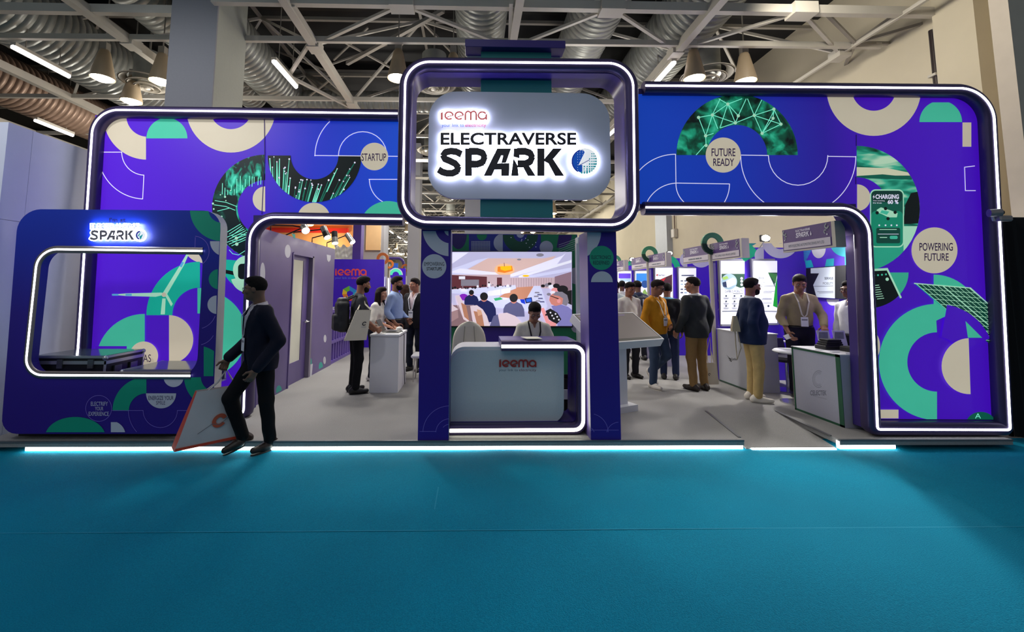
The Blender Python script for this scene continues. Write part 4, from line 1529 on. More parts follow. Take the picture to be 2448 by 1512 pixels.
def diffuser(p, label, group=None, s=1.0):
    global DIF
    if DIF is None:
        t = thing('air_diffuser', label, 'diffuser', (0, 0, 0))
        for r0, z0 in ((0.50, 0.10), (0.36, 0.03), (0.23, -0.01), (0.11, -0.03)):
            MB().lathe([(r0, 0.0 + z0), (r0 + 0.005, 0.02 + z0), (r0 * 0.72, 0.09 + z0), (r0 * 0.70, 0.08 + z0), (r0 - 0.02, 0.0 + z0)], (0, 0, 0), 32, capb=False, capt=False).build('ring', m_white_metal, t, smooth='all')
        MB().lathe([(0.0, -0.03), (0.06, -0.03), (0.05, 0.02)], (0, 0, 0), 20, capt=False).build('core', m_white_metal, t, smooth='all')
        MB().tube([(0, 0, 0.1), (0, 0, 0.75)], 0.26, 24).build('neck', m_duct, t, smooth=True)
        MB().tube([(0, 0, 0.7), (0, 0, 1.955)], 0.02, 6).build('hanger', m_steel_dim, t)
        DIF = t
        t.location = p
        return t
    return dup(DIF, p, label, group)


diffuser(atz(352, 210, 5.95), 'round white air diffuser beside the concrete pillar')
diffuser(atz(1037, 212, 5.95), 'round white air diffuser seen through the portal frame at upper left')
diffuser(atz(1690, 194, 5.95), 'round white air diffuser between the two cone lamps over the right wing')
for x, y in [(x, y) for y in (13, 16.5, 20, 24, 28) for x in (-1.3, 2.6)] + [(-5, 18), (-5, 23)]:
    diffuser((x, y, 5.95), 'small far round air diffuser in the distant roof', 'far air diffusers')

# ---- tube lamps along the chords
m_tubelamp = M('tube_lamp_glow', (255, 255, 255), 0.3, emit=6, ecol=(255, 246, 250))
for (a, b, lab) in (((30, 112), (165, 183), 'long tube lamp under the chord at the top left'),
                    ((84, 288), (174, 324), 'tube lamp above the white partition at the left edge'),
                    ((654, 147), (708, 208), 'tube lamp beside the ribbed duct right of the pillar'),
                    ((1612, 150), (1566, 201), 'tube lamp slanting down to the right wing beside the wide duct'),
                    ((1478, 304), (1458, 322), 'short tube lamp glimpsed through the right of the portal frame')):
    p, q = atz(a[0], a[1], ZC - 0.2), atz(b[0], b[1], ZC - 0.2)
    t = thing('tube_lamp', lab, 'lamp', tuple((p + q) / 2))
    MB().tube([p, q], 0.04, 10).build('tube', m_tubelamp, t)
    MB().bar(p + Vector((0, 0, 0.06)), q + Vector((0, 0, 0.06)), 0.1, 0.06).build('batten', m_white_metal, t)
    for w_ in (.2, .8):
        e_ = p.lerp(q, w_)
        MB().tube([(e_.x, e_.y, e_.z + .06), (e_.x, e_.y, ZR + .02)], .008, 6).build('hanger', m_steel_dim, t)
mb = None
for k in range(14):
    y = 18 + 3.4 * k
    x = -6.3
    t = thing('tube_lamp', 'small far tube lamp on the chord seen through the left archway', 'lamp', (x, y, ZC - 0.2), 'far tube lamps')
    MB().tube([(x, y, ZC - 0.2), (x, y + 1.3, ZC - 0.2)], 0.04, 8).build('tube', m_tubelamp, t)
    MB().bar((x, y, ZC - 0.14), (x, y + 1.3, ZC - 0.14), 0.1, 0.06).build('batten', m_white_metal, t)
# ================================================================== inside the stand
m_roomwall = M('violet_room_wall', (104, 88, 146), 0.34, var=0.12, scale=2.5)
XRm = -2.93
YR0, YR1, ZRm = 5.66, atx(797, 700, -2.93).y, 2.52
dY0, dY1 = atx(693, 800, XRm).y, atx(742, 800, XRm).y
DZT = 2.27
wm = struct(MB().box(XRm - 0.12, XRm, YR0, dY0, PZ, ZRm).box(XRm - 0.12, XRm, dY1, YR1, PZ, ZRm).box(XRm - 0.12, XRm, dY0, dY1, DZT, ZRm).build('wall_office', m_roomwall))
WP = Print(mapX(XRm, 1), wm)
m_wprint = M('pale_wall_print', (208, 208, 222), 0.5)
m_tprint = M('teal_wall_print', (50, 168, 160), 0.5)
for x, y, rx, ry, m in ((688, 601, 7, 16, m_wprint), (628, 654, 6, 26, m_wprint), (648, 937, 8, 11, m_wprint), (667, 935, 7, 13, m_tprint), (662, 548, 8, 14, m_wprint), (777, 810, 3.4, 9, m_wprint), (776, 862, 3.2, 9, m_wprint), (767, 878, 5, 12, m_tprint), (742, 866, 3.4, 10, m_tprint), (657, 855, 4, 13, m_wprint)):
    y0, y1 = (560, 990)
    WP.polys([[(x + rx * math.cos(k * .314), y + ry * math.sin(k * .314)) for k in range(20)]], m, 'printed_disc', clips=[[(600, 545), (800, 604), (800, 862), (600, 975)]])
WP.polys([[(697, 558), (706, 561), (706, 572), (701, 568)]], m_tprint)
WP.polys([[(781, 609), (791, 611), (790, 622), (786, 627), (782, 622)]], m_wprint)
WP.polys([[(742, 872), (748, 870), (745, 900), (739, 905)]], m_wprint)
# door with a glazed leaf
dr = thing('office_door', 'violet office door with tall glass pane in the left inner wall', 'door', (XRm, (dY0 + dY1) / 2, PZ))
dr['kind'] = 'structure'
m_jamb = M('grey_jamb', (128, 120, 140), 0.5)
MB().box(XRm - 0.12, XRm + 0.012, dY1 - 0.05, dY1 + 0.03, PZ, DZT).build('jamb', m_jamb, dr)
MB().box(XRm - 0.12, XRm + 0.012, dY0 - 0.03, dY0 + 0.0, PZ, DZT).build('jamb', m_roomwall, dr)
MB().box(XRm - 0.12, XRm + 0.012, dY0, dY1, DZT - 0.03, DZT + 0.01).build('head', m_roomwall, dr)
MB().box(XRm - 0.10, XRm - 0.06, dY0, dY0 + 0.06, PZ, DZT - 0.03).box(XRm - 0.10, XRm - 0.06, dY1 - 0.28, dY1 - 0.05, PZ, DZT - 0.03).box(XRm - 0.10, XRm - 0.06, dY0 + .06, dY1 - .28, PZ, 0.45).box(XRm - 0.10, XRm - 0.06, dY0 + .06, dY1 - .28, 2.17, DZT - .03).build('leaf', m_roomwall, dr)
MB().box(XRm - 0.085, XRm - 0.07, dY0 + 0.06, dY1 - 0.28, 0.45, 2.17).build('glass_pane', M('pale_door_glass', (206, 204, 190), 0.12, var=0.1, scale=2, emit=0.12), dr)
h = MB().tube([(XRm - 0.06, dY1 - 0.16, 1.1), (XRm + 0.02, dY1 - 0.16, 1.1), (XRm + 0.02, dY1 - 0.30, 1.1)], 0.012, 8)
h.sphere((XRm - 0.02, dY1 - 0.16, 1.1), 0.025, 10, 6)
h.build('handle', M('chrome', (200, 200, 205), 0.2, 0.9), dr, smooth=True)

# slatted violet screen beyond the office wall
sc = thing('slat_screen', 'violet slatted screen wall beyond the office wall', 'screen', (XRm - 0.05, 10.2, PZ))
m_slat = M('violet_slat', (110, 88, 176), 0.45)
for z in (PZ, 0.52, 0.94, 1.17):
    MB().box(XRm - 0.10, XRm - 0.02, YR1 + .02, 11.4, z, z + 0.06).build('rail', m_slat, sc)
for k in range(16):
    y = YR1 + 0.05 + k * 0.165
    MB().box(XRm - 0.09, XRm - 0.03, y, y + 0.05, PZ, 1.22).build('slat', m_slat, sc)

# logo wall at the end of the left aisle
YI = 11.5
li = thing('logo_wall', 'violet logo wall with red lettering at the end of the left aisle', 'display wall', tuple(at(855, 860, YI)))
m_vio_lit = M('bright_violet_board', (66, 24, 200), 0.4, var=0.08)
a, b = at(797, 620, YI), at(912, 868, YI)
MB().box(a.x, b.x, YI, YI + 0.1, PZ, a.z).build('board', m_vio_lit, li)
IP = Print(mapY(YI), li)
m_redlogo = M('red_orange_print', (236, 74, 66), 0.5)
for polys in ieema_polys(801, 642, 876, 659):
    IP.polys(polys, m_redlogo, 'letter')
IP.text('your link to', 801, 662, 838, 669, M('sky_ink', (96, 120, 236), 0.5))
IP.text('electricity', 840, 662, 874, 669, m_redlogo)
hexp = [(835, 684), (855, 696), (852, 712), (846, 720), (826, 720), (818, 704), (820, 692)]
cols = [(40, 140, 220), (40, 170, 210), (60, 90, 200), (220, 70, 60), (236, 130, 50), (240, 200, 50), (110, 190, 60)]
for i in range(7):
    p, q = hexp[i], hexp[(i + 1) % 7]
    c = (837, 703)
    IP.polys([[(c[0] + (p[0] - c[0]) * .42, c[1] + (p[1] - c[1]) * .42), p, q, (c[0] + (q[0] - c[0]) * .42, c[1] + (q[1] - c[1]) * .42)]], M('wheel_print_%d' % i, cols[i], 0.5), 'printed_segment')
IP.text('ELECTRAVERSE', 795, 734, 905, 744, m_whiteink, 0.03)
IP.text('SPARK', 795, 749, 905, 768, m_whiteink, 0.05)

# orange-lit neighbour stand, plastic sheet, violet post
m_orange = M('warm_orange_panel', (238, 178, 110), 0.6, var=0.08)
oa, ob = at(740, 548, 13.2), at(846, 640, 13.2)
og = thing('orange_stand', 'orange-lit neighbouring stand wall behind the office wall', 'stand', (oa.x, 13.2, 0))
MB().box(oa.x - 1.5, ob.x, 13.2, 13.3, 0, oa.z + 0.15).build('wall_panel', m_orange, og)
MB().box(oa.x - 1.5, ob.x - 0.2, 13.1, 13.2, oa.z - 0.12, oa.z + 0.02).build('red_band', M('red_band', (200, 40, 30), 0.5), og)
MB().box(oa.x - 1.5, ob.x - 0.1, 12.2, 13.2, oa.z + 0.15, oa.z + 0.2).build('canopy', M('orange_canopy', (240, 150, 60), 0.5), og)
point('orange_stand_light', (oa.x + .6, 12.5, 2.95), 38, (1, .82, .55), .1)
pa, pb = at(800, 588, 12.2), at(843, 640, 12.2)
ps = MB()
vs = []
for j in range(13):
    for i in range(19):
        vs.append((pa.x + (pb.x - pa.x) * i / 18, 12.2 + 0.025 * math.sin(i * 1.7 + j * .8) + 0.02 * math.sin(j * 1.9 - i * .6), pb.z + (pa.z - pb.z) * j / 12 + 0.04 * math.sin(i * 0.9)))
ps.add(vs, [(j * 19 + i, j * 19 + i + 1, j * 19 + 20 + i, j * 19 + 19 + i) for j in range(12) for i in range(18)])
tag(ps.build('plastic_sheet', M('clear_plastic_sheet', (240, 236, 222), 0.15, var=0.05), og, smooth='all'))
va, vb = at(844, 560, 11.8), at(861, 640, 11.8)
tag(MB().box(va.x, vb.x, 11.8, 12.1, 0, 4.2).build('violet_post', M('violet_post', (78, 48, 140), 0.5)), 'violet square post rising behind the logo wall', 'post')

# spotlights on arms along the office wall top
m_sil = M('silver_spot_body', (160, 160, 158), 0.35, 0.7)
m_spotface = M('spot_face', (255, 255, 250), 0.3, emit=12, ecol=(255, 250, 235))
SPOTS = [((640, 549), (700, 540), (728, 545), (731, 552), 'first arm spotlight over the office wall, nearest the left rail'),
         ((720, 560), (768, 549), (776, 552), (783, 568), 'second arm spotlight over the office wall, tilted right'),
         ((752, 570), (796, 556), (800, 564), (801, 582), 'third arm spotlight over the office wall, dark body'),
         ((790, 580), (830, 562), (834, 567), (843, 580), 'farthest arm spotlight by the violet post')]
for a, b, c, d, lab in SPOTS:
    i = SPOTS.index((a, b, c, d, lab))
    Y = 6.2 + .8 * i
    A = Vector((XRm - 0.06, Y, ZRm - 0.02))
    Bp, Cp, Dp = at(b[0], b[1], Y + 0.15), at(c[0], c[1], Y + 0.15), at(d[0], d[1], Y + 0.1)
    t = thing('arm_spotlight', lab, 'spotlight', tuple(A))
    MB().tube([A, A + Vector((0.0, 0, 0.12)), Bp, Cp], 0.011, 6).build('arm', m_black, t)
    dv = (Dp - Cp)
    MB().tube([Cp - dv * 0.5, Cp + dv * 0.25], 0.055, 14).build('driver', m_sil if i != 2 else m_black, t, smooth=True)
    MB().tube([Cp + dv * 0.27, Dp], [0.055, 0.062], 14).build('head', m_black if i == 1 else m_sil, t, smooth=True)
    MB().tube([Dp, Dp + dv * 0.03], 0.055, 14).build('lens', m_spotface, t)
    spot('arm_spot_light', Dp + dv * 0.2, Dp + dv * 5 + Vector((0.4, 0, -0.6)), 40, 110, (1, .97, .92), 0.05)
g = at(741, 537, 6.6)
t = thing('glowing_bulb', 'glowing orange-rimmed flood bulb just under the left rail', 'lamp', tuple(g))
MB().sphere(g, (0.06, 0.04, 0.03), 14, 8).build('bulb', M('orange_bulb', (255, 200, 120), 0.3, emit=8, ecol=(255, 190, 110)), t, smooth='all')
MB().tube([g, (XRm - 0.06, 6.6, ZRm - 0.02)], 0.01, 6).build('arm', m_black, t)

# ---- reception between the columns
YT = 6.5
tw = thing('screen_wall', 'green and violet graphic wall behind the reception desk', 'display wall', tuple(at(1235, 900, YT)))
a, b = at(1070, 559, YT), at(1380, 559, YT)
MB().box(a.x - 0.15, b.x, YT, YT + 0.12, PZ, a.z).build('board', M('deep_violet_board', (44, 14, 140), 0.5), tw)
TP = Print(mapY(YT), tw, clips=[[(1040, 561), (1378, 561), (1378, 1000), (1040, 1000)]])
m_gr = M('green_wall_print', (10, 118, 76), 0.5, var=0.04)
m_nv = M('navy_wall_print', (32, 36, 130), 0.5)
m_gw2 = M('grey_wall_print', (168, 168, 186), 0.5)
TP.rect(1040, 560, 1121, 600, m_gr)
TP.disc(1096, 560, 20, M('dark_violet_print', (40, 10, 96), 0.5), 0, 180, ey=1.8)
TP.rect(1124, 560, 1202, 600, m_nv)
TP.disc(1152, 563, 12, m_gr)
TP.disc(1202, 581, 22, m_gw2, 90, 270)
for i in range(7):
    TP.line([(1127, 578 + i * 3.4), (1172, 578 + i * 3.4)], 1, m_gw2)
for i in range(12):
    TP.line([(1128 + i * 3.8, 577), (1128 + i * 3.8, 600)], 0.8, m_gw2)
TP.rect(1202, 560, 1291, 600, m_nv)
TP.ring(1244, 562, 16, 42, 0, 180, M('dark_green_wall_print', (8, 66, 44), 0.5))
TP.disc(1244, 560, 9, m_gw2, 0, 180)
random.seed(2)
for i in range(10):
    x = random.uniform(1218, 1284)
    TP.disc(x, random.uniform(566, 592), 1.2, m_whiteink, name='printed_dot')
TP.rect(1293, 560, 1378, 720, m_gr)
TP.disc(1336, 562, 31, M('dark_violet_print', (40, 10, 96)), 0, 100)
TP.disc(1306, 592, 16, m_gw2)
for i in range(6):
    TP.line([(1336, 586 + i * 5), (1376, 572 + i * 5)], 1, m_gw2)
TP.rect(1040, 782, 1150, 1000, m_gr)
TP.rect(1318, 700, 1378, 1000, m_gr)
TP.disc(1378, 660, 20, m_gw2, 90, 270)
TP.disc(1378, 784, 12, m_gw2, 90, 270)
a, b = at(1377, 583, 6.35), at(1388, 830, 6.35)
lp = thing('light_post', 'slim white post standing at the right edge of the reception graphic wall', 'post', (a.x, 6.35, PZ))
MB().box(a.x, b.x, 6.33, 6.42, PZ, a.z).build('post', m_white, lp)
MB().box(a.x + 0.01, b.x + 0.03, 6.30, 6.45, a.z, a.z + 0.10, 0.01).build('post_cap', m_white, lp)

# television with the conference picture
tv = thing('television', 'large television showing a conference hall on the reception wall', 'television', tuple(at(1222, 692, 6.44)))
a, b = at(1066, 600, 6.42), at(1370, 784, 6.42)
MB().box(a.x - 0.05, b.x, 6.42, 6.49, b.z, a.z, 0.008).build('bezel', m_black, tv)
V = Print(mapY(6.418), tv, clips=[[(1062, 602.5), (1367, 602.5), (1367.5, 780), (1062, 780)]], step=0.00012)


def E(name, col, e=0.85):
    return M('screen_' + name, col, 0.3, emit=e, var=0.03, spec=0.2)


TVW = [('lilac', (188, 184, 214)), ('peach', (214, 180, 172)), ('glow', (232, 228, 250)), ('cove', (206, 206, 236)), ('amber', (255, 190, 30)), ('orange', (236, 130, 40)), ('maroon', (96, 50, 56)), ('curtain', (196, 170, 176)), ('wood', (196, 134, 106)), ('table', (206, 208, 236)),
       ('tshade', (160, 160, 200)), ('navy', (34, 38, 84)), ('slate', (92, 92, 130)), ('hair', (34, 32, 34)), ('skin', (206, 130, 116)), ('chair', (216, 196, 204)), ('sash', (176, 122, 96)), ('violet', (130, 40, 180)), ('blue', (50, 100, 220)), ('carpet', (132, 104, 108)), ('pink', (232, 150, 150)), ('grey', (130, 124, 136)), ('white', (232, 230, 240))]
e_ = {n: E(n, c) for n, c in TVW}
V.rect(1060, 600, 1370, 785, e_['lilac'])
V.polys([[(1060, 604), (1120, 604), (1076, 634), (1060, 640)]], e_['glow'])
V.polys([[(1100, 655), (1165, 618), (1300, 618), (1330, 612), (1300, 640), (1220, 662)]], e_['peach'])
V.polys([[(1062, 650), (1140, 622), (1170, 616), (1100, 652), (1240, 664), (1366, 640), (1366, 648), (1240, 670), (1062, 660)]], e_['cove'])
V.polys([[(1074, 652), (1100, 642), (1220, 656), (1344, 612), (1352, 606), (1330, 634), (1226, 662)]], e_['glow'])
V.polys([[(1240, 660), (1366, 622), (1366, 628), (1240, 666)]], e_['white'])
V.disc(1291, 610, 9, e_['grey'], ey=.45)
V.disc(1241, 621, 5, e_['grey'], ey=.4)
V.disc(1206, 645, 24, E('halo', (238, 186, 140)), ey=.6)
V.polys([[(1190, 638), (1224, 636), (1226, 648), (1206, 653), (1189, 650)]], e_['orange'])
V.polys([[(1196, 637), (1222, 636), (1223, 645), (1207, 648), (1197, 645)]], e_['amber'])
V.line([(1206, 637), (1205, 629)], 1.2, e_['maroon'])
V.disc(1257, 660, 8, e_['amber'], ey=.3)
V.rect(1060, 657, 1220, 694, e_['curtain'])
V.polys([[(1062, 657), (1164, 662), (1164, 688), (1062, 692)]], e_['maroon'])
V.rect(1097, 661, 1112, 668, e_['white'])
V.rect(1102, 669, 1145, 684, e_['grey'])
V.rect(1188, 664, 1200, 684, e_['maroon'])
V.rect(1218, 664, 1326, 690, e_['curtain'])
for i in range(17):
    V.line([(1222 + i * 6, 666), (1222 + i * 6, 688)], 1.6, E('fold', (170, 144, 152)), name='screen_fold')
V.polys([[(1326, 662), (1366, 650), (1366, 700), (1326, 692)]], E('mauve', (140, 112, 124)))
V.polys([[(1230, 688), (1292, 684), (1260, 720), (1190, 712)]], e_['wood'])
V.polys([[(1062, 694), (1232, 682), (1234, 690), (1196, 704), (1130, 704), (1062, 700)]], e_['table'])
V.polys([[(1166, 697), (1196, 692), (1196, 706), (1166, 708)]], e_['white'])
V.polys([[(1198, 692), (1220, 688), (1220, 700), (1198, 704)]], e_['white'])
random.seed(9)
for i in range(26):
    x = 1070 + i * 6
    V.disc(x, 690 - i * .3 + random.uniform(-3, 3), random.uniform(1.6, 3), e_[random.choice(['hair', 'white', 'slate', 'hair', 'grey'])], name='screen_guest')
V.disc(1169, 676, 2, e_['hair'], name='screen_guest')
V.rect(1166, 678, 1173, 686, e_['white'])
V.polys([[(1276, 684), (1292, 684), (1308, 734), (1290, 742), (1240, 726), (1258, 716)]], e_['table'])
V.polys([[(1130, 706), (1190, 710), (1262, 718), (1308, 730), (1300, 752), (1240, 742), (1140, 730)]], e_['table'])
for x, y, c in ((1190, 714, 'blue'), (1184, 716, 'white'), (1208, 715, 'white'), (1284, 700, 'grey'), (1290, 705, 'slate'), (1282, 709, 'grey'), (1292, 714, 'slate'), (1286, 720, 'grey'), (1296, 722, 'slate'), (1150, 712, 'white')):
    V.polys([[(x - 5, y - 1.5), (x + 5, y - 1.5), (x + 6, y + 1.5), (x - 6, y + 1.5)]], e_[c], 'screen_paper')
V.polys([[(1180, 714), (1196, 711), (1202, 716), (1184, 720)]], E('green', (60, 170, 110)), 'screen_paper')
V.rect(1062, 730, 1170, 782, e_['carpet'])
V.polys([[(1062, 740), (1078, 748), (1094, 736), (1096, 760), (1062, 780)]], E('carpet2', (160, 128, 130)))
def guest(cx, cy, w, c, hr_=None, hc='hair', bottom=None):
    """seen from behind: rounded shoulders and a head"""
    sh = [(cx - w, cy + w * 1.5), (cx - w * .98, cy + w * .75), (cx - w * .8, cy + w * .38), (cx - w * .34, cy + w * .10), (cx + w * .30, cy + w * .08), (cx + w * .78, cy + w * .34), (cx + w, cy + w * .8), (cx + w * 1.05, cy + w * 1.5)]
    V.polys([sh], e_[c], 'screen_guest')
    if hr_:
        V.disc(cx, cy - hr_ * .25, hr_ * .8, e_['skin'], name='screen_neck', ey=1.1)
        V.disc(cx, cy - hr_ * .72, hr_, e_[hc], name='screen_head', ey=1.02)


guest(1108, 702, 11, 'violet')
V.disc(1109, 697, 7, e_['white'], 180, 360, name='screen_head')
guest(1127, 704, 17, 'navy', 6)
V.polys([[(1088, 708), (1098, 706), (1112, 730), (1122, 772), (1108, 764)], [(1088, 708), (1092, 728), (1108, 764), (1098, 742)]], e_['chair'], 'screen_chair')
V.polys([[(1102, 724), (1114, 730), (1122, 768), (1110, 758)]], e_['sash'], 'screen_sash')
guest(1157, 716, 28, 'navy', 9.5)
V.polys([[(1186, 770), (1128, 772), (1132, 746), (1180, 742)]], e_['navy'], 'screen_guest')
V.polys([[(1124, 732), (1140, 730), (1154, 740), (1164, 756), (1172, 782), (1132, 782)]], e_['chair'], 'screen_chair')
V.polys([[(1132, 744), (1152, 748), (1158, 782), (1142, 782)]], e_['sash'], 'screen_sash')
V.polys([[(1140, 740), (1150, 742), (1153, 752), (1143, 756)]], E('bow', (206, 158, 128)), 'screen_bow')
guest(1228, 720, 25, 'slate', 9.8)
V.polys([[(1062, 716), (1076, 720), (1084, 732), (1096, 740), (1074, 748)]], e_['chair'], 'screen_chair')
V.polys([[(1185, 782), (1187, 760), (1194, 750), (1212, 748), (1232, 756), (1246, 770), (1250, 782)]], e_['chair'], 'screen_chair')
V.polys([[(1254, 714), (1271, 711), (1273, 723), (1257, 726)]], e_['navy'], 'screen_laptop')
V.polys([[(1257, 716), (1269, 713), (1271, 721), (1259, 723)]], e_['blue'], 'screen_laptop')
V.polys([[(1243, 716), (1254, 716), (1256, 728), (1246, 724)]], E('blue2', (30, 60, 200)), 'screen_laptop')
for cx, cy, r, c in ((1298, 684, 5, 'hair'), (1308, 682, 6, 'grey'), (1318, 686, 7, 'white'), (1314, 679, 4.5, 'hair'), (1330, 684, 8, 'hair'), (1326, 694, 8, 'pink'), (1345, 692, 13, 'hair'), (1322, 700, 6, 'white'), (1312, 704, 5, 'grey')):
    V.disc(cx, cy, r, e_[c], name='screen_guest', ey=.7)
V.polys([[(1334, 700), (1367, 694), (1367, 730), (1350, 722)]], e_['hair'], 'screen_guest')
PW = E('periwinkle', (126, 122, 180))
V.polys([[(1318, 732), (1340, 728), (1358, 734), (1368, 742), (1368, 784), (1334, 784), (1330, 760)]], PW, 'screen_guest')
V.polys([[(1315, 708), (1322, 702), (1340, 702), (1348, 714), (1344, 728), (1328, 732), (1318, 728), (1313, 718)]], e_['skin'], 'screen_face')
V.polys([[(1322, 706), (1328, 698), (1344, 698), (1356, 706), (1360, 722), (1354, 732), (1344, 728), (1346, 714), (1336, 708)]], e_['grey'], 'screen_hair')
V.disc(1336, 720, 4.5, e_['pink'], name='screen_ear', ey=1.1)
V.polys([[(1314, 708), (1316, 707), (1336, 714), (1335, 716)]], e_['hair'], 'screen_spectacles')
V.polys([[(1304, 744), (1316, 738), (1332, 748), (1342, 764), (1330, 776), (1312, 764)]], e_['hair'], 'screen_sleeve')
for q in range(6):
    V.disc(1316 + q * 4, 748 + (q * 7) % 18, 2, e_['white'], name='screen_flower')
V.polys([[(1292, 738), (1300, 736), (1306, 750), (1312, 766), (1330, 774), (1328, 784), (1310, 784)]], e_['pink'], 'screen_arm')
V.polys([[(1303, 752), (1311, 749), (1312, 753), (1304, 756)]], e_['hair'], 'screen_watch')
V.polys([[(1180, 756), (1190, 752), (1196, 782), (1170, 782)]], e_['slate'], 'screen_guest')
point('television_glow', tuple(at(1222, 700, 6.1)), 3, (0.9, 0.9, 1.0), 0.4)

# reception desk
YD = 4.78
de = thing('reception_desk', 'grey reception desk with a purple lit counter loop and red lettering', 'desk', tuple(at(1230, 1020, YD + .2)))
m_deskgrey = M('speckled_grey_laminate', (196, 204, 212), 0.5, var=0.10, scale=120)
YF_ = 4.86
o_ = [at(1077, 1012, YF_), at(1077, 838, YF_), at(1348, 838, YF_), at(1348, 1012, YF_)]
fp = fillet([(o_[0], 0.004), (o_[1], 0.17), (o_[2], 0.004), (o_[3], 0.16)], True)
MB().prism(fp, (0, 0.34, 0)).build('front_panel', m_deskgrey, de, smooth=True)
a, b = at(1084, 836, YF_), at(1196, 836, YF_)
tp = fillet([(at(1072, 860, YF_ + 0.02) + Vector((0, 0, 0)), 0.004), (at(1083, 833, YF_ + .02), 0.1), (at(1200, 833, YF_ + .02), 0.004), (at(1200, 842, YF_ + .02), 0.004), (at(1090, 842, YF_ + .02), 0.08)], True)
lo_ = [at(1076, 1011, YF_), at(1075, 830, YF_), at(1200, 830, YF_), at(1200, 1011, YF_)]
MB().prism([p + Vector((0, 0.012, 0)) for p in fillet([(lo_[0], .004), (lo_[1], .17), (lo_[2], .004), (lo_[3], .004)], True)], (0, 0.44, 0)).build('low_counter', m_white, de, smooth=True)
LOOP = fillet([(at(1198, 827, YD), 0), (at(1391, 827, YD), 0.10), (at(1391, 1024, YD), 0.10), (at(1076, 1026, YD), 0)], False)
sweep_y(LOOP, round_prof(0.115, 0.12, 16, 4), False).build('loop_rail', m_tube, de, smooth=True)
sweep_y(LOOP, [(0.019 * math.cos(q), -0.056 - 0.022 * max(0, math.sin(q)) ** .7) for q in [math.pi * i / 10 for i in range(11)]], False).build('light_strip', m_led_warm, de, smooth='all')
lo = [p + Vector((0, 0.06, 0)) for p in LOOP]
sweep_y(lo, [(-0.055, 0), (0.055, 0), (0.055, 0.40), (-0.055, 0.40)], False).build('loop_body', m_purple_dark, de, smooth=True)
DP = Print(mapY(YF_), de)
m_rlogo = M('dark_red_letter', (170, 44, 40), 0.4)
for polys in ieema_polys(1193, 859, 1282, 878):
    ps_ = polys
    GAP_o, GAP = GAP, 0.001
    raised(DP, ps_, m_rlogo, None, 0.012, 0, 'letter')
    GAP = GAP_o
DP.text('your link to', 1193, 882, 1238, 890, M('slate_ink', (60, 86, 110), 0.5))
DP.text('electricity', 1241, 882, 1282, 890, M('plum_ink', (110, 50, 70), 0.5))
zc_ = at(1290, 815, YD - 0.06).z + 0.004
pa = [(at(x, y, 5).x, 0) for x, y in ((1, 1),)]
p0, p1 = atz(1243, 805, zc_), atz(1297, 812, zc_)
tag(MB().prism([(p0.x, p1.y + .2, zc_ + 0.002), (p0.x + .2, p1.y + .22, zc_ + 0.002), (p1.x, p1.y + .01, zc_ + 0.002), (p0.x + .05, p1.y, zc_ + 0.002)], (0, 0, 0.006)).build('paper_sheet', M('cream_paper', (232, 230, 214), 0.7)), 'loose cream paper sheets lying on the purple reception counter', 'paper')
# dark box and small carton seen in the gap
a = at(1360, 925, 5.6)
bxk = thing('black_bin', 'black bin with a white label in the gap beside the reception desk', 'bin', (a.x, 5.6, PZ))
MB().lathe([(0.12, 0), (0.15, 0.45), (0.14, 0.45), (0.11, 0.02)], (a.x, 5.6, PZ), 20, capt=False).build('body', m_black, bxk, smooth=True)
MB().box(a.x - 0.12, a.x - 0.01, 5.44, 5.46, 0.30, 0.42).build('label', m_whiteink, bxk)

# white leather chair
a = at(1122, 800, 5.62)
ch = thing('office_chair', 'cream leather office chair with a rounded padded back beside the receptionist', 'chair', (a.x, 5.62, PZ))
m_leather = M('cream_leather', (214, 208, 190), 0.42, var=0.05, bump=0.05)
bk = MB()
vs = []
for j in range(13):
    t = 1 - (1 - j / 12) ** 1.8
    z = 0.62 + 0.62 * t
    w = 0.235 * (1 - 0.12 * t) * (math.sqrt(max(0.0, 1 - max(0, (t - 0.55) / 0.45) ** 2.4)) if t > 0.55 else 1) + 0.004
    for k in range(20):
        q = 2 * math.pi * k / 20
        vs.append((a.x + w * math.copysign(abs(math.cos(q)) ** 0.6, math.cos(q)), 5.62 + 0.06 * t + 0.055 * math.copysign(abs(math.sin(q)) ** 0.8, math.sin(q)) * (1 if t < .95 else .5), PZ + z - 0.08))
bk.add(vs, [(j * 20 + k, j * 20 + (k + 1) % 20, j * 20 + 20 + (k + 1) % 20, j * 20 + 20 + k) for j in range(12) for k in range(20)] + [tuple(range(19, -1, -1)), tuple(range(240, 260))])
bo = bk.build('backrest', m_leather, ch, smooth='all')
for dx in (-0.075, 0.075):
    MB().tube([(a.x + dx, 5.562, PZ + 0.62), (a.x + dx, 5.575, PZ + 0.9), (a.x + dx * 0.8, 5.60, PZ + 1.1)], 0.006, 6).build('seam', M('seam_grey', (150, 146, 130), 0.5), bo)
MB().tube([(a.x - .18, 5.57, PZ + 0.86), (a.x + .18, 5.57, PZ + 0.86)], 0.005, 6).build('seam', M('seam_grey', (150, 146, 130), 0.5), bo)
MB().box(a.x - 0.25, a.x + 0.25, 5.60, 6.10, PZ + 0.42, PZ + 0.52, 0.03).build('seat', m_leather, ch)
MB().tube([(a.x, 5.85, PZ + 0.1), (a.x, 5.85, PZ + 0.42)], 0.03, 10).build('post', M('chrome', (200, 200, 205)), ch)
for k in range(5):
    q = k * 1.2566
    MB().bar((a.x, 5.85, PZ + 0.09), (a.x + 0.28 * math.cos(q), 5.85 + 0.28 * math.sin(q), PZ + 0.06), 0.04).build('foot', M('chrome', (200, 200, 205)), ch)
    MB().sphere((a.x + 0.28 * math.cos(q), 5.85 + 0.28 * math.sin(q), PZ + 0.03), 0.03, 8, 6).build('caster', m_black, ch)

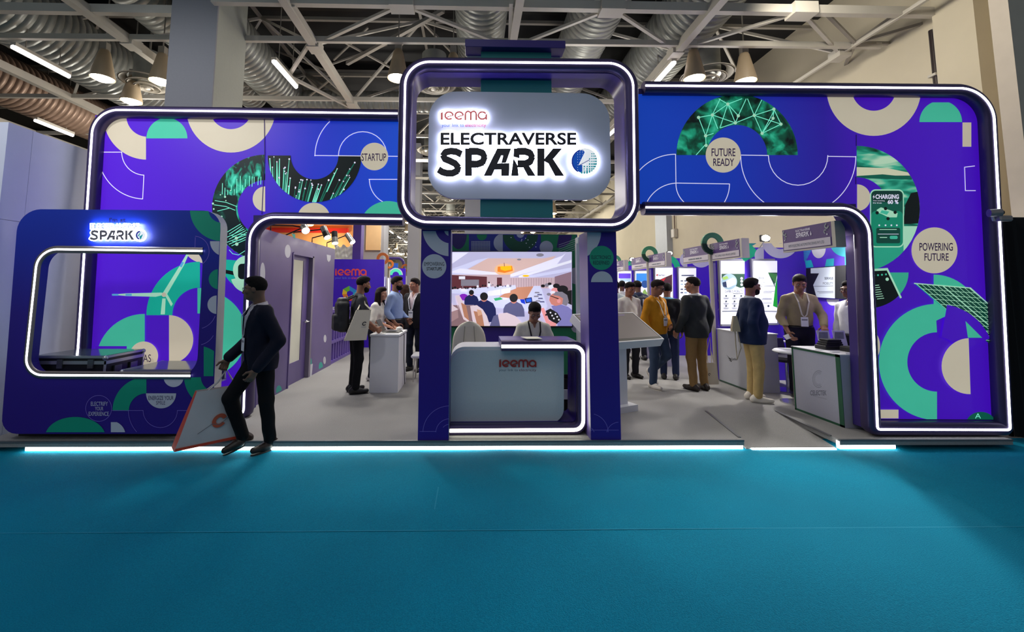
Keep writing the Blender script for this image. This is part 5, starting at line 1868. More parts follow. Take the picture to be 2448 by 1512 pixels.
# ---- left aisle counter with laptop
c0 = thing('counter', 'white counter with a laptop in the left archway', 'counter', (-1.4, 6.95, PZ))
a, b = at(884, 800, 6.58), at(955, 800, 6.58)
zt = at(900, 800, 6.58).z
YCB = 7.36
MB().box(a.x + .01, b.x - .01, 6.6, YCB - .02, PZ, zt - 0.04).build('body', m_white, c0)
MB().box(a.x, b.x, 6.58, YCB, zt - 0.035, zt, 0.004).build('top', m_white, c0)
MB().box(b.x - 0.008, b.x - 0.004, 6.62, YCB - .04, zt - 0.045, zt - 0.036).build('shadow_gap', m_black, c0)
lx, ly = at(925, 800, 6.85).x, 6.92
lt = thing('laptop', 'open grey laptop on the white counter in the left archway', 'laptop', (lx, ly, zt))
MB().box(lx - 0.06, lx + 0.20, ly - 0.14, ly + 0.16, zt + 0.001, zt + 0.016, 0.004).build('base', M('dark_aluminium', (120, 118, 112), 0.4, 0.6), lt)
MB().prism([(lx - 0.06, ly - 0.14, zt + 0.016), (lx - 0.06, ly + 0.16, zt + 0.016), (lx - 0.16, ly + 0.16, zt + 0.20), (lx - 0.16, ly - 0.14, zt + 0.20)], (-0.008, 0, 0)).build('lid', M('dark_aluminium', (120, 118, 112)), lt)
MB().box(lx + 0.0, lx + 0.14, ly - 0.1, ly + 0.12, zt + 0.0165, zt + 0.018).build('keyboard', m_black, lt)
tag(MB().box(a.x + 0.09, a.x + 0.22, 6.64, 6.74, zt, zt + 0.008).build('paper_sheet', M('white_paper', (236, 236, 232), 0.7)), 'small white paper on the front corner of the left archway counter', 'paper')
tag(MB().sphere((b.x - 0.10, 7.15, zt + 0.035), (0.06, 0.05, 0.035), 10, 6).build('tissue_ball', M('white_paper', (236, 236, 232)), smooth='all'), 'crumpled white tissue behind the laptop', 'tissue')
tag(MB().tube([(b.x - .12, 7.0, zt + .006), (b.x - .02, 6.98, zt + .008), (b.x + .012, 6.96, zt - .05), (b.x + .012, 6.98, zt - .45), (b.x + .016, 7.1, PZ + .02)], 0.006, 6).build('power_cable', m_black, smooth=True), 'black cable hanging down the side of the left archway counter', 'cable')
# half-hidden white chair right of the counter
a = at(1003, 870, 7.4)
wc = thing('bar_chair', 'white shell chair half hidden behind the left portal column', 'chair', (a.x, 7.5, PZ))
MB().box(a.x - 0.14, a.x + 0.24, 7.3, 7.7, PZ + 0.40, PZ + 0.46, 0.02).build('seat', m_white, wc)
MB().prism([(a.x + 0.0, 7.66, PZ + 0.44), (a.x + 0.26, 7.66, PZ + 0.44), (a.x + 0.26, 7.72, PZ + 0.86), (a.x + 0.04, 7.72, PZ + 0.86)], (0, 0.03, 0)).build('backrest', m_white, wc)
for dx, dy in ((-0.1, 7.34), (0.2, 7.34), (-0.1, 7.66), (0.2, 7.66)):
    MB().tube([(a.x + dx, dy, PZ), (a.x + dx * .8, dy, PZ + 0.41)], 0.013, 8).build('leg', m_white_metal, wc)

# posters and booths far down the left aisle
m_poster = M('lit_poster_white', (240, 242, 246), 0.4, emit=0.75)
for (x0, y0, x1, y1, Y, lab) in ((897, 661, 922, 735, 12.2, 'tall lit poster with a red patch behind the long-haired woman'), (926, 664, 932, 742, 12.6, 'narrow lit poster edge behind the man in the pale blue shirt')):
    a, b = at(x0, y0, Y), at(x1, y1, Y)
    t = thing('poster_stand', lab, 'poster', ((a.x + b.x) / 2, Y, PZ))
    MB().box(a.x, b.x, Y, Y + 0.06, PZ + 0.0, a.z).build('frame', m_white, t)
    Pq = Print(mapY(Y), t)
    Pq.rect(x0 + 1.2, y0 + 1.5, x1 - 1.2, y1, m_poster)
    if x1 - x0 > 10:
        Pq.rect(910, 685, 921, 720, M('poster_grey', (120, 126, 132), 0.5, emit=.3))
        Pq.rect(913, 686, 919, 696, M('poster_pink', (222, 80, 96), 0.5, emit=.4))
        Pq.rect(912, 700, 920, 712, M('poster_pale', (210, 214, 218), 0.5, emit=.5))
m_orring = M('orange_ring', (206, 112, 40), 0.5)


def ring_sign(px, py, rp, Y, label, m1, m2=None, group=None, post=True, tilt=0):
    c = at(px, py, Y)
    r = rp * Y / 1000
    t = thing('ring_sign', label, 'sign', tuple(c), group)
    n = 32
    for half, mm in ((0, m1), (1, m2 or m1)):
        mb = MB()
        v = []
        m = n // 2
        for k in range(m + 1):
            q = math.pi * k / m + math.pi * half
            for rr, yy in ((r * .55, -.02), (r, -.02), (r, .02), (r * .55, .02)):
                v.append((c.x + rr * math.cos(q), Y + yy, c.z + rr * math.sin(q)))
        f = []
        for k in range(m):
            for e in range(4):
                g = (e + 1) % 4
                f.append((k * 4 + e, k * 4 + g, k * 4 + 4 + g, k * 4 + 4 + e))
        mb.add(v, f)
        mb.build('ring_half', mm, t, smooth=True)
    if post:
        MB().tube([(c.x, Y + 0.05, PZ if Y < 17 else 0), (c.x, Y + 0.05, c.z)], 0.028, 10).build('post', m_white_metal, t)
    return t


for px, py, r, Y, lab in ((915, 619, 14.5, 13.0, 'largest orange ring sign in the left aisle, frontmost'), (931, 632, 10.5, 15.5, 'orange ring sign overlapped by the largest orange ring'), (969, 641, 9.5, 18.5, 'third orange ring sign above the far violet booth'), (989, 646, 8.5, 21, 'farthest orange ring sign beside the left portal column')):
    ring_sign(px, py, r, Y, lab, m_orring)
a, b = at(930, 642, 16.2), at(968, 720, 16.2)
fbk = thing('far_booth', 'far violet booth wall with a mint arch in the left aisle', 'booth', (a.x, 16.2, 0))
MB().box(a.x, b.x, 16.2, 16.3, 0, a.z).build('wall_panel', m_vio_lit, fbk)
Pq = Print(mapY(16.2), fbk)
Pq.ring(946, 658, 8, 15, 180, 360, m_mint)
Pq.ring(946, 658, 15, 17, 180, 360, m_whiteink)
a, b = at(921, 618, 22), at(964, 672, 22)
blu = thing('blue_sign', 'far blue sign board within a dark rounded frame', 'sign', (a.x, 22, 0))
MB().box(a.x + .4, b.x - .3, 22, 22.1, 2.2, a.z - .25).build('board', M('blue_board', (36, 96, 214), 0.5, emit=.2), blu)
pth = fillet([(Vector((a.x - .2, 22, 2.2)), 0), (Vector((a.x - .2, 22, a.z)), .3), (Vector((b.x, 22, a.z)), .3), (Vector((b.x, 22, 0)), 0)], False)
sweep_y(pth, round_prof(.14, .14, 10), False).build('frame', m_body, blu, smooth=True)
for i, (x0, x1, y0, Y, c) in enumerate(((866, 914, 652, 19, (206, 204, 200)), (968, 984, 660, 19.5, (232, 234, 238)), (984, 1003, 668, 24, (224, 220, 226)), (880, 1003, 676, 30, (186, 170, 160)))):
    a, b = at(x0, y0, Y), at(x1, y0, Y)
    tag(MB().box(a.x, b.x, Y, Y + .1, 0, a.z).build('far_booth', M('far_panel_%d' % i, c, .6, emit=.08)), ['grey far booth panel behind the orange rings', 'white far booth panel beside the violet booth', 'pale far booth panel next to the left portal column', 'tan far booth row at the end of the left aisle'][i], 'booth')
# ================================================================== start-up booths along the right
XA = 4.35                                        # aisle line of the booths
m_vio_wall = M('violet_booth_wall', (84, 46, 206), 0.45, var=0.05)
m_gring = M('green_ring', (58, 132, 92), 0.5)
m_gring_d = M('deep_green_ring', (28, 66, 48), 0.5)
m_fascia = M('plum_fascia_print', (92, 66, 128), 0.5, var=0.05)
m_fpale = M('pale_fascia_print', (214, 204, 216), 0.5)
m_fink = M('fascia_ink', (230, 224, 240), 0.5)
m_squig = M('fascia_squiggle_print', (150, 160, 160), 0.5)
POSTS = [(1709, 7.5), (1554, 10.25), (1468, 12.9)]
ZB = 2.5
for i, (pxx, Y) in enumerate(POSTS):
    lab = ['nearest', 'middle', 'farthest'][i] + ' violet booth partition in the right archway with backlit posters'
    t = thing('booth_partition', lab, 'partition', (XA, Y, PZ))
    MB().box(XA + 0.06, 6.15, Y, Y + 0.08, PZ, ZB - 0.03).build('wall_panel', m_vio_wall, t)
    MB().tube([(XA, Y + 0.04, PZ), (XA, Y + 0.04, ZB + 0.02)], 0.035, 12).build('post', m_white_metal, t)
    Pq = Print(mapY(Y), t, clips=[[(1130 + (XA + .07) / Y * 1000 - 8, 300), (2300, 300), (2300, 990), (1130 + (XA + .07) / Y * 1000 - 8, 990)]])
    if i == 0:
        cl = [[tuple((x, y)) for x, y in ((1716, 582), (1926, 582), (1926, 905), (1716, 905))]]
        Pq.clips = cl
        Pq.ring(1700, 645, 90, 125, 270, 330, m_tprint)
        Pq.ring(1748, 645, 36, 76, 230, 330, M('bright_mint_board_print', (20, 200, 140), 0.5))
        Pq.disc(1826, 612, 22, m_wprint, 90, 270)
        Pq.ring(1866, 572, 24, 46, -10, 190, m_wprint)
        Pq.disc(1866, 572, 11, m_wprint)
        Pq.disc(1716, 680, 14, m_tprint, 0, 90, ey=1.6)
        Pq.ring(1700, 730, 20, 21.5, -60, 60, m_lilac_line)
        Pq.ring(1740, 760, 30, 31, 130, 230, m_lilac_line)
        Pq.disc(1712, 806, 14, m_tprint, 250, 360)
        Pq.disc(1912, 688, 22, m_wprint, -90, 90)
    elif i == 1:
        Pq.clips = [[(1560, 608), (1705, 608), (1705, 905), (1560, 905)]]
        Pq.ring(1598, 640, 14, 28, 180, 360, M('bright_mint_board_print', (20, 200, 140)))
        Pq.disc(1643, 622, 18, m_wprint, 90, 270)
        Pq.ring(1676, 612, 14, 28, 0, 180, m_wprint)
    else:
        Pq.ring(1506, 645, 10, 20, 180, 360, M('bright_mint_board_print', (20, 200, 140)))
        Pq.disc(1540, 640, 12, m_wprint, 180, 360)
# back wall of the booths
bw = struct(MB().box(6.05, 6.15, 4.98, 16.0, PZ, ZB).build('wall_booths', m_vio_wall))
BWP = Print(mapX(6.05, -1), bw)
m_cyan = M('cyan_board_print', (30, 178, 200), 0.5)
CL = [[(1906, 560), (2100, 560), (2100, 900), (1906, 900)]]
BWP.clips = CL
for k in range(10):
    BWP.line([(1910, 600 + k * 2.8), (1940 - k * 1.4, 597 + k * 2.8)], 1.4, m_cyan)
BWP.disc(1957, 594, 17, m_wprint, 0, 180, ey=1.4)
BWP.disc(2022, 580, 38, m_cyan, 90, 180, ey=0.9)
BWP.polys([[(1924, 624), (1939, 622), (1945, 639), (1927, 641)]], m_cyan)
BWP.polys([[(1976, 620), (1994, 618), (1993, 636), (1972, 638)]], m_cyan)
BWP.disc(1912, 690, 16, m_wprint, -90, 90, ey=2.2)
BWP.disc(1991, 716, 15, m_wprint, 0, 180, ey=1.0)
BWP.polys([[(2019, 590), (2030, 588), (2030, 900), (2024, 900)]], m_cyan)
# display on the booth back wall
ds = thing('wall_display', 'dark wall display with a grey slide on the side wall of the nearest booth', 'display', tuple(atx(1975, 680, 6.0)))
MB().prism([atx(1927, 642, 6.0), atx(2022, 634, 6.0), atx(2022, 716, 6.0), atx(1927, 708, 6.0)], (0.045, 0, 0)).build('bezel', m_black, ds)
DPn = Print(mapX(5.998, -1), ds)
m_slide = M('slide_grey', (168, 176, 190), 0.3, emit=0.35)
DPn.polys([[(1938, 642), (1996, 638), (1996, 714), (1952, 711), (1944, 682), (1958, 654), (1938, 654)]], m_slide, 'slide')
m_sink = M('slide_ink', (60, 66, 84), 0.5)
DPn.text('SERVUS', 1971, 663, 1992, 669, m_sink, 0.03)
DPn.text('MOBILITY', 1967, 675, 1992, 681, m_sink, 0.03)
for y, x0 in ((685, 1946), (698, 1954), (701, 1958)):
    DPn.line([(x0, y), (1992, y - 1)], 1.0, m_sink)
point('booth_fill', (5.2, 5.9, 2.35), 12, (1.0, 0.97, 0.9), 0.1)

# backlit posters
m_pframe = M('grey_poster_frame', (140, 140, 152), 0.5)
m_plit = M('backlit_poster', (244, 246, 252), 0.4, emit=0.55, var=0.02)
m_pink_ = M('poster_slate_ink', (74, 84, 100), 0.5, emit=.2)


def poster(x0, y0, x1, y1, Y, label):
    t = thing('lit_poster', label, 'poster', tuple(at((x0 + x1) / 2, y1, Y)))
    a, b = at(x0, y0, Y - 0.06), at(x1, y1, Y - 0.06)
    MB().box(a.x, b.x, Y - 0.06, Y - 0.002, b.z, a.z, 0.008).build('frame', m_pframe, t)
    P = Print(mapY(Y - 0.061), t)
    w = (x1 - x0) * 0.075
    P.rect(x0 + w, y0 + w, x1 - w, y1 - w, m_plit, 'lit_sheet')
    return t, P


m_pg = M('poster_dark_green', (40, 78, 58), 0.5, emit=.35)
m_pg2 = M('poster_bright_green', (20, 150, 40), 0.5, emit=.5)
t, P = poster(1718, 619, 1785, 781, 7.5, 'backlit poster with a round truck picture above rows of small icons')
P.polys([[(1725, 655), (1780, 655), (1780, 686), (1770, 689), (1757, 684), (1738, 690), (1725, 676)]], m_pg)
P.disc(1743, 674, 19, M('poster_sky', (150, 176, 190), 0.5, emit=.5), name='picture')
P.polys([[(1729, 676), (1752, 664), (1760, 668), (1759, 680), (1742, 688), (1730, 686)]], M('poster_truck_white', (226, 230, 232), 0.5, emit=.6), 'picture_truck')
P.polys([[(1727, 676), (1736, 673), (1738, 688), (1729, 686)]], M('poster_navy', (34, 50, 84), 0.5, emit=.4), 'picture_cab')
P.polys([[(1726, 664), (1738, 660), (1742, 666), (1730, 670)]], M('poster_lime', (150, 190, 90), 0.5, emit=.4), 'picture_tree')
for y in (666, 673, 681):
    P.disc(1773, y, 3.2, m_whiteink, name='icon')
P.text('CAMBUS MOBILITY', 1733, 694, 1777, 700, m_pink_, 0.04)
P.line([(1752, 702.5), (1776, 702.5)], 1, m_pink_)
for y in (708, 721, 732):
    for x in (1736, 1756, 1772):
        P.disc(x, y, 2.2, m_pink_, name='icon')
        P.line([(x - 7, y + 5), (x + 7, y + 5)], 0.9, m_pink_)
        P.line([(x - 5, y + 7), (x + 5, y + 7)], 0.9, m_pink_)
P.line([(1727, 745), (1778, 744)], 1.8, m_pink_)
t, P = poster(1796, 619, 1863, 778, 7.5, 'backlit poster with a green angled band behind the navy blazer man')
P.text('SERVUS', 1812, 663, 1826, 668, m_pink_, 0.03)
P.text('MOBILITY', 1812, 675, 1830, 681, m_pink_, 0.03)
P.polys([[(1836, 652), (1858, 652), (1858, 658), (1852, 680), (1854, 690)]], m_pg)
P.polys([[(1836, 652), (1858, 656), (1854, 678)]], M('poster_mid_green', (60, 124, 60), 0.5, emit=.4))
P.polys([[(1854, 680), (1858, 664), (1858, 736), (1848, 732)]], m_pg2)
for y, x0 in ((684, 1826), (697, 1825), (700, 1825), (714, 1823), (716, 1820), (725, 1822)):
    P.line([(x0, y), (1851 if y < 700 else 1845, y)], 0.9, m_pink_)
P.disc(1837, 732, 2.6, m_pink_, name='icon')
P.line([(1800, 744), (1856, 745)], 1.6, m_pink_)
t, P = poster(1563, 637, 1612, 750, 10.25, 'backlit poster with a red and black car picture above the orange sweatshirt man')
P.polys([[(1570, 672), (1607, 656), (1607, 697), (1570, 697)]], M('poster_car_dark', (70, 40, 44), 0.5, emit=.35))
P.polys([[(1572, 672), (1592, 664), (1586, 674)]], M('poster_red', (190, 40, 44), 0.5, emit=.4))
P.polys([[(1588, 678), (1600, 677), (1600, 682), (1588, 683)]], m_fpale)
P.polys([[(1568, 658), (1573, 655), (1572, 661)]], _M['poster_red'])
P.text('karban', 1574, 656, 1590, 660, m_pink_, 0.02)
t, P = poster(1620, 638, 1668, 756, 10.25, 'backlit white poster with rows of small logos beside the grey blazer man')
P.line([(1630, 659), (1658, 659)], 3, m_pink_)
for y in (672, 680, 692, 700, 715, 724, 735):
    for x in (1630, 1639, 1650):
        P.polys([[(x - 3, y - 1.4), (x + 3, y - 1.4), (x + 3, y + 1.4), (x - 3, y + 1.4)]], random.choice([m_pink_, _M['poster_sky'], m_pink_]), 'small_logo')
P.rect(1627, 751 - 20, 1633, 755 - 20, _M['poster_red'], 'small_logo')
t, P = poster(1474, 646, 1512, 740, 12.9, 'far backlit poster with a violet banner above the white-shirted heads')
P.rect(1479, 654, 1508, 666, M('poster_violet', (90, 60, 190), 0.5, emit=.5))
P.rect(1482, 666, 1508, 674, _M['poster_sky'])
t, P = poster(1516, 646, 1553, 740, 12.9, 'far backlit poster with a bright blue picture behind the dark-haired visitors')
P.rect(1521, 654, 1550, 674, M('poster_blue', (60, 140, 214), 0.5, emit=.6))
P.disc(1542, 680, 9, M('poster_car_blue', (50, 90, 150), 0.5, emit=.4), name='picture')
P.disc(1548, 702, 12, M('poster_lime', (150, 190, 90)), 120, 240, name='picture')


def fascia(y0, y1, label, lines, spark=True, squig=True):
    """name board over a booth, in the aisle plane between depths y0 (near) and y1 (far)"""
    z0, z1, zm = 2.235, 2.53, 2.36
    t = thing('name_board', label, 'sign', (XA, (y0 + y1) / 2, z0))
    MB().box(XA - 0.02, XA + 0.02, y0, y1, z0, z1).build('board', m_fascia, t)
    MB().box(XA - 0.026, XA - 0.02, y0 + 0.02, y1 - 0.02, z0 + 0.012, zm - 0.015).build('name_strip', m_fpale, t)
    MB().box(XA - 0.022, XA + 0.022, y0, y1, z0 - 0.02, z0).build('edge', m_white_metal, t)
    MB().box(XA - 0.022, XA + 0.1, y0 - 0.05, y0, z0 - 0.02, z1).build('end_cap', m_white_metal, t)

    def mp(u, v, off=0.0):                      # u runs from the far end to the near end, v downwards
        return Vector((XA - 0.021 - off, y1 + (y0 - y1) * u, z1 + (z0 - z1) * v))
    P = Print(mp, t, step=0.0003)
    P.text('ELECTRAVERSE', .30, .10, .60, .20, m_fink, 0.03)
    box = {'S': (.30, .355), 'P': (.36, .41), 'A': (.395, .46), 'R': (.465, .515), 'K': (.52, .575)}
    for c in 'SPARK':
        a, b = box[c]
        P.polys([[(a + (b - a) * x, .24 + .22 * y) for x, y in p] for p in SPK[c]], m_fink, 'letter')
    P.polys([[(.60, .40), (.615, .24), (.63, .40), (.615, .46)]], m_fink, 'globe_mark')
    if squig:
        for c, s in ((.05, 1), (.92, -1)):
            P.ring(c, .16, .02, .04, 0, 270, m_squig, 'squiggle', ey=3)
            P.ring(c + .03 * s, .38, .015, .03, 90, 330, m_squig, 'squiggle', ey=3)
            P.disc(c, .50, .012, m_fink, name='squiggle', ey=3.2)
    P2 = Print(lambda u, v, o=0.0: mp(u, v, o + 0.007), t, step=0.0003)
    if lines:
        P2.text(lines, .14, .74, .86, .86, m_pink_, 0.02)
    else:
        P2.polys([[(u, .76), (u + w_, .76), (u + w_, .84), (u, .84)] for u, w_ in ((.24, .05), (.30, .12), (.43, .07), (.52, .15), (.69, .06))], m_pink_, 'blurred_lettering')
    return t


fascia(4.92, 5.72, 'name board of the nearest booth, ending in PVT LTD, beside the right wing', 'RMT-FI ELECTRIC AUTOMOTIVE DRIVES PVT LTD')
fascia(6.66, 7.46, 'name board just right of the nearest green ring', 'M/S CAMBUS INDIA PRIVATE LIMITED')
fascia(7.56, 8.5, 'name board just left of the nearest green ring', None)
fascia(9.3, 10.2, 'name board just right of the second green ring', None)
fascia(10.3, 11.3, 'name board just left of the second green ring', None)
fascia(11.9, 12.85, 'farthest name board at the edge of the right portal column', None)
for (px, py, r, Y, lab) in ((1703, 583, 27, 7.44, 'nearest green ring sign on a booth post, between two name boards'), (1553, 608, 19.5, 10.19, 'second green ring sign on a booth post, middle of the aisle'), (1470, 625, 15, 12.84, 'farthest green ring sign, half hidden by the right portal column')):
    ring_sign(px, py, r, Y, lab, m_gring, m_gring_d, post=False)

# flood lamps on the partition tops
m_flood = M('flood_glow', (255, 255, 250), 0.3, emit=40, ecol=(255, 248, 226))
for (px, py, Y, lab, pw) in ((1828, 570, 7.35, 'glaring flood lamp on the nearest booth partition', 120), (1643, 601, 10.1, 'glaring flood lamp on the middle booth partition', 55), (1600, 606, 12.75, 'smaller flood lamp left of the middle partition lamp', 30), (1511, 621, 12.75, 'farthest flood lamp near the right portal column', 50)):
    c = at(px, py, Y)
    t = thing('flood_lamp', lab, 'lamp', tuple(c))
    mb = MB().box(c.x - 0.085, c.x + 0.085, Y - 0.02, Y + 0.03, c.z - 0.06, c.z + 0.06, 0.012)
    mb.build('housing', m_black, t)
    MB().sphere((c.x, Y - 0.03, c.z), (0.078, 0.02, 0.055), 14, 8).build('glow', m_flood, t, smooth='all')
    MB().tube([(c.x, Y + 0.02, c.z - 0.05), (c.x, Y + 0.18, 2.44)], 0.012, 6).build('arm', m_white_metal, t)
    spot('flood_light', (c.x - 0.02, Y - 0.12, c.z), (c.x - 1.0, Y - 2.6, 0.5), pw * 1.7, 150, (1, .97, .9), 0.07, 0.4)

# counter of the second booth
cb = thing('counter', 'white booth counter with a winged company logo in the right archway', 'counter', (4.6, 7.0, PZ))
zt = PZ + 0.90
MB().box(XA, XA + 0.45, 6.58, 7.44, PZ, zt, 0.004).build('body', M('pale_grey_laminate', (178, 180, 190), 0.45, var=.05), cb)
MB().box(XA - 0.006, XA + 0.46, 6.57, 7.45, zt, zt + 0.012).build('top', m_white, cb)
MB().box(XA - 0.01, XA, 6.6, 7.42, PZ + .01, PZ + .03).build('edge', m_gring_d, cb)
CP = Print(mapX(XA, -1), cb)
CP.polys([[(1736, 848), (1744, 856), (1750, 860), (1745, 860)], [(1738, 854), (1746, 862), (1750, 863)], [(1741, 860), (1748, 866), (1750, 864)]], m_inkblack, 'wing_logo')
CP.text('Cambus', 1748, 856, 1762, 862, m_inkblack, 0.02)
MB().box(4.7, 5.3, 7.0, 7.4, PZ + 0.72, PZ + 0.745).build('side_table', m_white, cb)
# counter of the nearest booth
ca = thing('counter', 'white booth counter with a round C logo beside the right wing', 'counter', (4.6, 5.3, PZ))
Y0c, Y1c = 4.95, 5.70
zt = atx(1897, 829, XA).z
MB().box(XA, 5.0, Y0c, Y1c, PZ, zt - 0.012).build('body', M('speckled_white_laminate', (182, 182, 198), 0.5, var=0.06, scale=90), ca)
m_edge_g = M('green_edge_band', (38, 92, 66), 0.5)
for (ya, yb, za, zb) in ((Y0c, Y1c, PZ + .0, PZ + .025), (Y0c, Y1c, zt - .03, zt - .005), (Y1c - .02, Y1c, PZ, zt), (Y0c, Y0c + 0.06, PZ, zt)):
    MB().box(XA - 0.006, XA, ya, yb, za, zb).build('edge_band', m_edge_g, ca)
MB().box(XA - 0.006, 5.02, Y0c, Y1c + .005, zt - 0.012, zt + 0.004).build('top', m_white, ca)
AP = Print(mapX(XA, -1), ca)
m_greyink = M('soft_grey_ink', (150, 150, 166), 0.6)
for r0, r1 in ((18, 20), (14.5, 16), (11.5, 12.6)):
    AP.ring(1957, 907, r0 * .74, r1 * .74, 60, 300, m_greyink, 'logo_ring', ey=1.42)
AP.text('CELECTEK', 1937, 934, 1976, 946, M('mid_grey_ink', (112, 112, 128), 0.6), 0.02)
AP.line([(1944, 947), (1976, 955)], 1.0, m_greyink)
# things on it
zt += 0.005
tag(MB().box(4.50, 4.74, 5.32, 5.50, zt, zt + 0.05, 0.006).build('black_box', m_black), 'black product box on the nearest booth counter, at its far edge', 'box')
random.seed(4)
for i in range(3):
    z = zt + 0.052 + i * 0.026
    tag(MB().box(4.52 + .01 * i, 4.74 - .01 * i, 5.33, 5.49 - .012 * i, z, z + 0.024, 0.004).build('black_case', m_black), ['bottom', 'middle', 'top'][i] + ' black case of the pile on the nearest booth counter', 'case')
tag(MB().box(4.63, 4.86, 5.10, 5.27, zt, zt + 0.055, 0.006).box(4.64, 4.85, 5.105, 5.265, zt + 0.055, zt + 0.062).build('module', M('dark_module', (34, 34, 36), 0.5)), 'black electronic module with pale lid in the middle of the nearest booth counter', 'device')
tag(MB().box(4.66, 4.92, 4.98, 5.09, zt, zt + 0.06, 0.006).build('carton', M('pale_yellow_lid', (206, 206, 176), 0.5)), 'flat box with a pale yellow lid near the right wing on the counter', 'box')
for i, (x, y, r) in enumerate(((4.42, 5.32, .3), (4.44, 5.12, -.4), (4.52, 5.02, .9))):
    d = Vector((math.cos(r), math.sin(r), 0)) * .1
    e = Vector((-math.sin(r), math.cos(r), 0)) * .07
    c = Vector((x, y, zt + 0.001))
    tag(MB().prism([c - d * .4 - e * .4, c + d * .4 - e * .4, c + d * .4 + e * .4, c - d * .4 + e * .4], (0, 0, 0.004)).build('leaflet', M('silver_leaflet', (186, 188, 198), 0.35)), ['far', 'middle', 'near'][i] + ' silver leaflet on the edge of the nearest booth counter', 'leaflet')
for i, (px, py) in enumerate(((1973, 815), (2011, 818))):
    c = at(px, 800, 5.6 + 0.02 * i)
    t = thing('brochure_holder', ['clear brochure holder nearer the beige-shirted man', 'clear brochure holder nearer the right wing'][i], 'holder', (c.x, c.y, zt))
    MB().prism([(c.x - 0.085, c.y, zt), (c.x + 0.085, c.y, zt), (c.x + 0.10, c.y + 0.06, zt + 0.21), (c.x - 0.07, c.y + 0.06, zt + 0.21)], (0, 0.006, 0)).build('brochure', M('pale_brochure', (206, 208, 216), 0.4, var=0.25, scale=14), t)
    MB().box(c.x - .085, c.x + .085, c.y - .02, c.y + .09, zt, zt + .012).build('foot', M('clear_acrylic', (214, 220, 226), 0.1), t)
    MB().prism([(c.x - 0.07, c.y - 0.003 + 0.03, zt + 0.10), (c.x + 0.06, c.y - 0.003 + 0.03, zt + 0.10), (c.x + 0.08, c.y - 0.003 + 0.055, zt + 0.19), (c.x - 0.04, c.y - 0.003 + 0.055, zt + 0.19)], (0, 0.002, 0)).build('picture', M('brochure_picture', (120, 124, 130), 0.5, var=.3, scale=20), t)
# white round stool/table and chair base behind
tb = thing('round_table', 'white round table on a steel post behind the nearest counter', 'table', (4.75, 6.05, PZ))
MB().lathe([(0.0, .70), (.24, .70), (.26, .72), (.24, .74), (0, .74)], (4.62, 6.02, PZ), 28, capb=False, capt=False).build('top', m_white, tb, smooth=True)
MB().tube([(4.62, 6.02, PZ + .02), (4.62, 6.02, PZ + .7)], .03, 12).build('post', m_white_metal, tb, smooth=True)
MB().lathe([(0.2, 0), (.2, .015), (.03, .03)], (4.62, 6.02, PZ), 24).build('foot', M('chrome', (200, 200, 205)), tb, smooth=True)
st_ = thing('stool', 'dark low-backed stool with a chrome base behind the nearest counter', 'stool', (5.2, 6.9, PZ))
MB().lathe([(0.0, .46), (.2, .46), (.22, .50), (.2, .54), (0, .54)], (5.05, 6.75, PZ), 20, capb=False, capt=False).build('seat', M('dark_leatherette', (38, 36, 48), .5), st_, smooth=True)
MB().tube([(5.05, 6.75, PZ + .02), (5.05, 6.75, PZ + .46)], .025, 10).build('post', M('chrome', (200, 200, 205)), st_, smooth=True)
MB().lathe([(0.21, 0), (.21, .012), (.03, .03)], (5.05, 6.75, PZ), 24).build('foot', M('chrome', (200, 200, 205)), st_, smooth=True)
MB().prism([(4.9, 6.93, PZ + .52), (5.2, 6.93, PZ + .52), (5.18, 6.97, PZ + .80), (4.92, 6.97, PZ + .80)], (0, .03, 0)).build('backrest', _M['dark_leatherette'], st_)
# small pedestal counters further in
for (x0, x1, y0, y1, h, lab) in ((4.02, 4.28, 9.85, 10.15, 1.0, 'grey pedestal beyond the orange sweatshirt man'), (4.0, 4.3, 8.8, 9.3, 0.95, 'white pedestal beside the second booth post')):
    t = thing('pedestal', lab, 'pedestal', (x0, y0, PZ))
    MB().box(x0, x1, y0, y1, PZ, PZ + h - .03).build('body', M('pale_pedestal', (186, 186, 194), .5), t)
    MB().box(x0 - .01, x1 + .01, y0 - .01, y1 + .01, PZ + h - .03, PZ + h).build('top', m_white, t)

# ---- tilted touch kiosk
kf0, kf1 = Vector((1.60, 5.24, 0)), Vector((2.62, 5.74, 0))
kd = (kf1 - kf0).normalized()
kn = Vector((-kd.y, kd.x, 0))
ks = thing('touch_kiosk', 'white kiosk with a big tilted grey touch screen right of the portal', 'kiosk', (2.2, 5.6, PZ))
zf, zb = 1.025, 1.36
A0, A1 = kf0 + Vector((0, 0, zf)), kf1 + Vector((0, 0, zf))
B0, B1 = kf0 + kn * .54 + Vector((0, 0, zb)), kf1 + kn * .54 + Vector((0, 0, zb))
nrm = (A1 - A0).cross(B0 - A0).normalized()
MB().prism([A0, A1, B1, B0], -nrm * 0.12).build('top_case', m_white, ks)


def kmap(u, v, o=0.0):
    return A0.lerp(A1, u).lerp(B0.lerp(B1, u), 1 - v) + nrm * o


KP = Print(kmap, ks, step=0.001)
KP.rect(.015, .03, .985, .97, m_black, 'screen_bezel')
KP.rect(.03, .055, .965, .90, M('touch_screen', (126, 116, 114), 0.6, emit=0.02, var=.04), 'touch_screen')
KP.rect(.05, .09, .80, .115, M('screen_violet_bar', (120, 100, 170), .4, emit=.1), 'screen_bar')
pc = kf0.lerp(kf1, 0.40) + kn * .34


def obox(c, dx, dn, z0, z1):
    p = [c - kd * dx - kn * dn, c + kd * dx - kn * dn, c + kd * dx + kn * dn, c - kd * dx + kn * dn]
    return MB().prism([Vector((q.x, q.y, z0)) for q in p], (0, 0, z1 - z0))


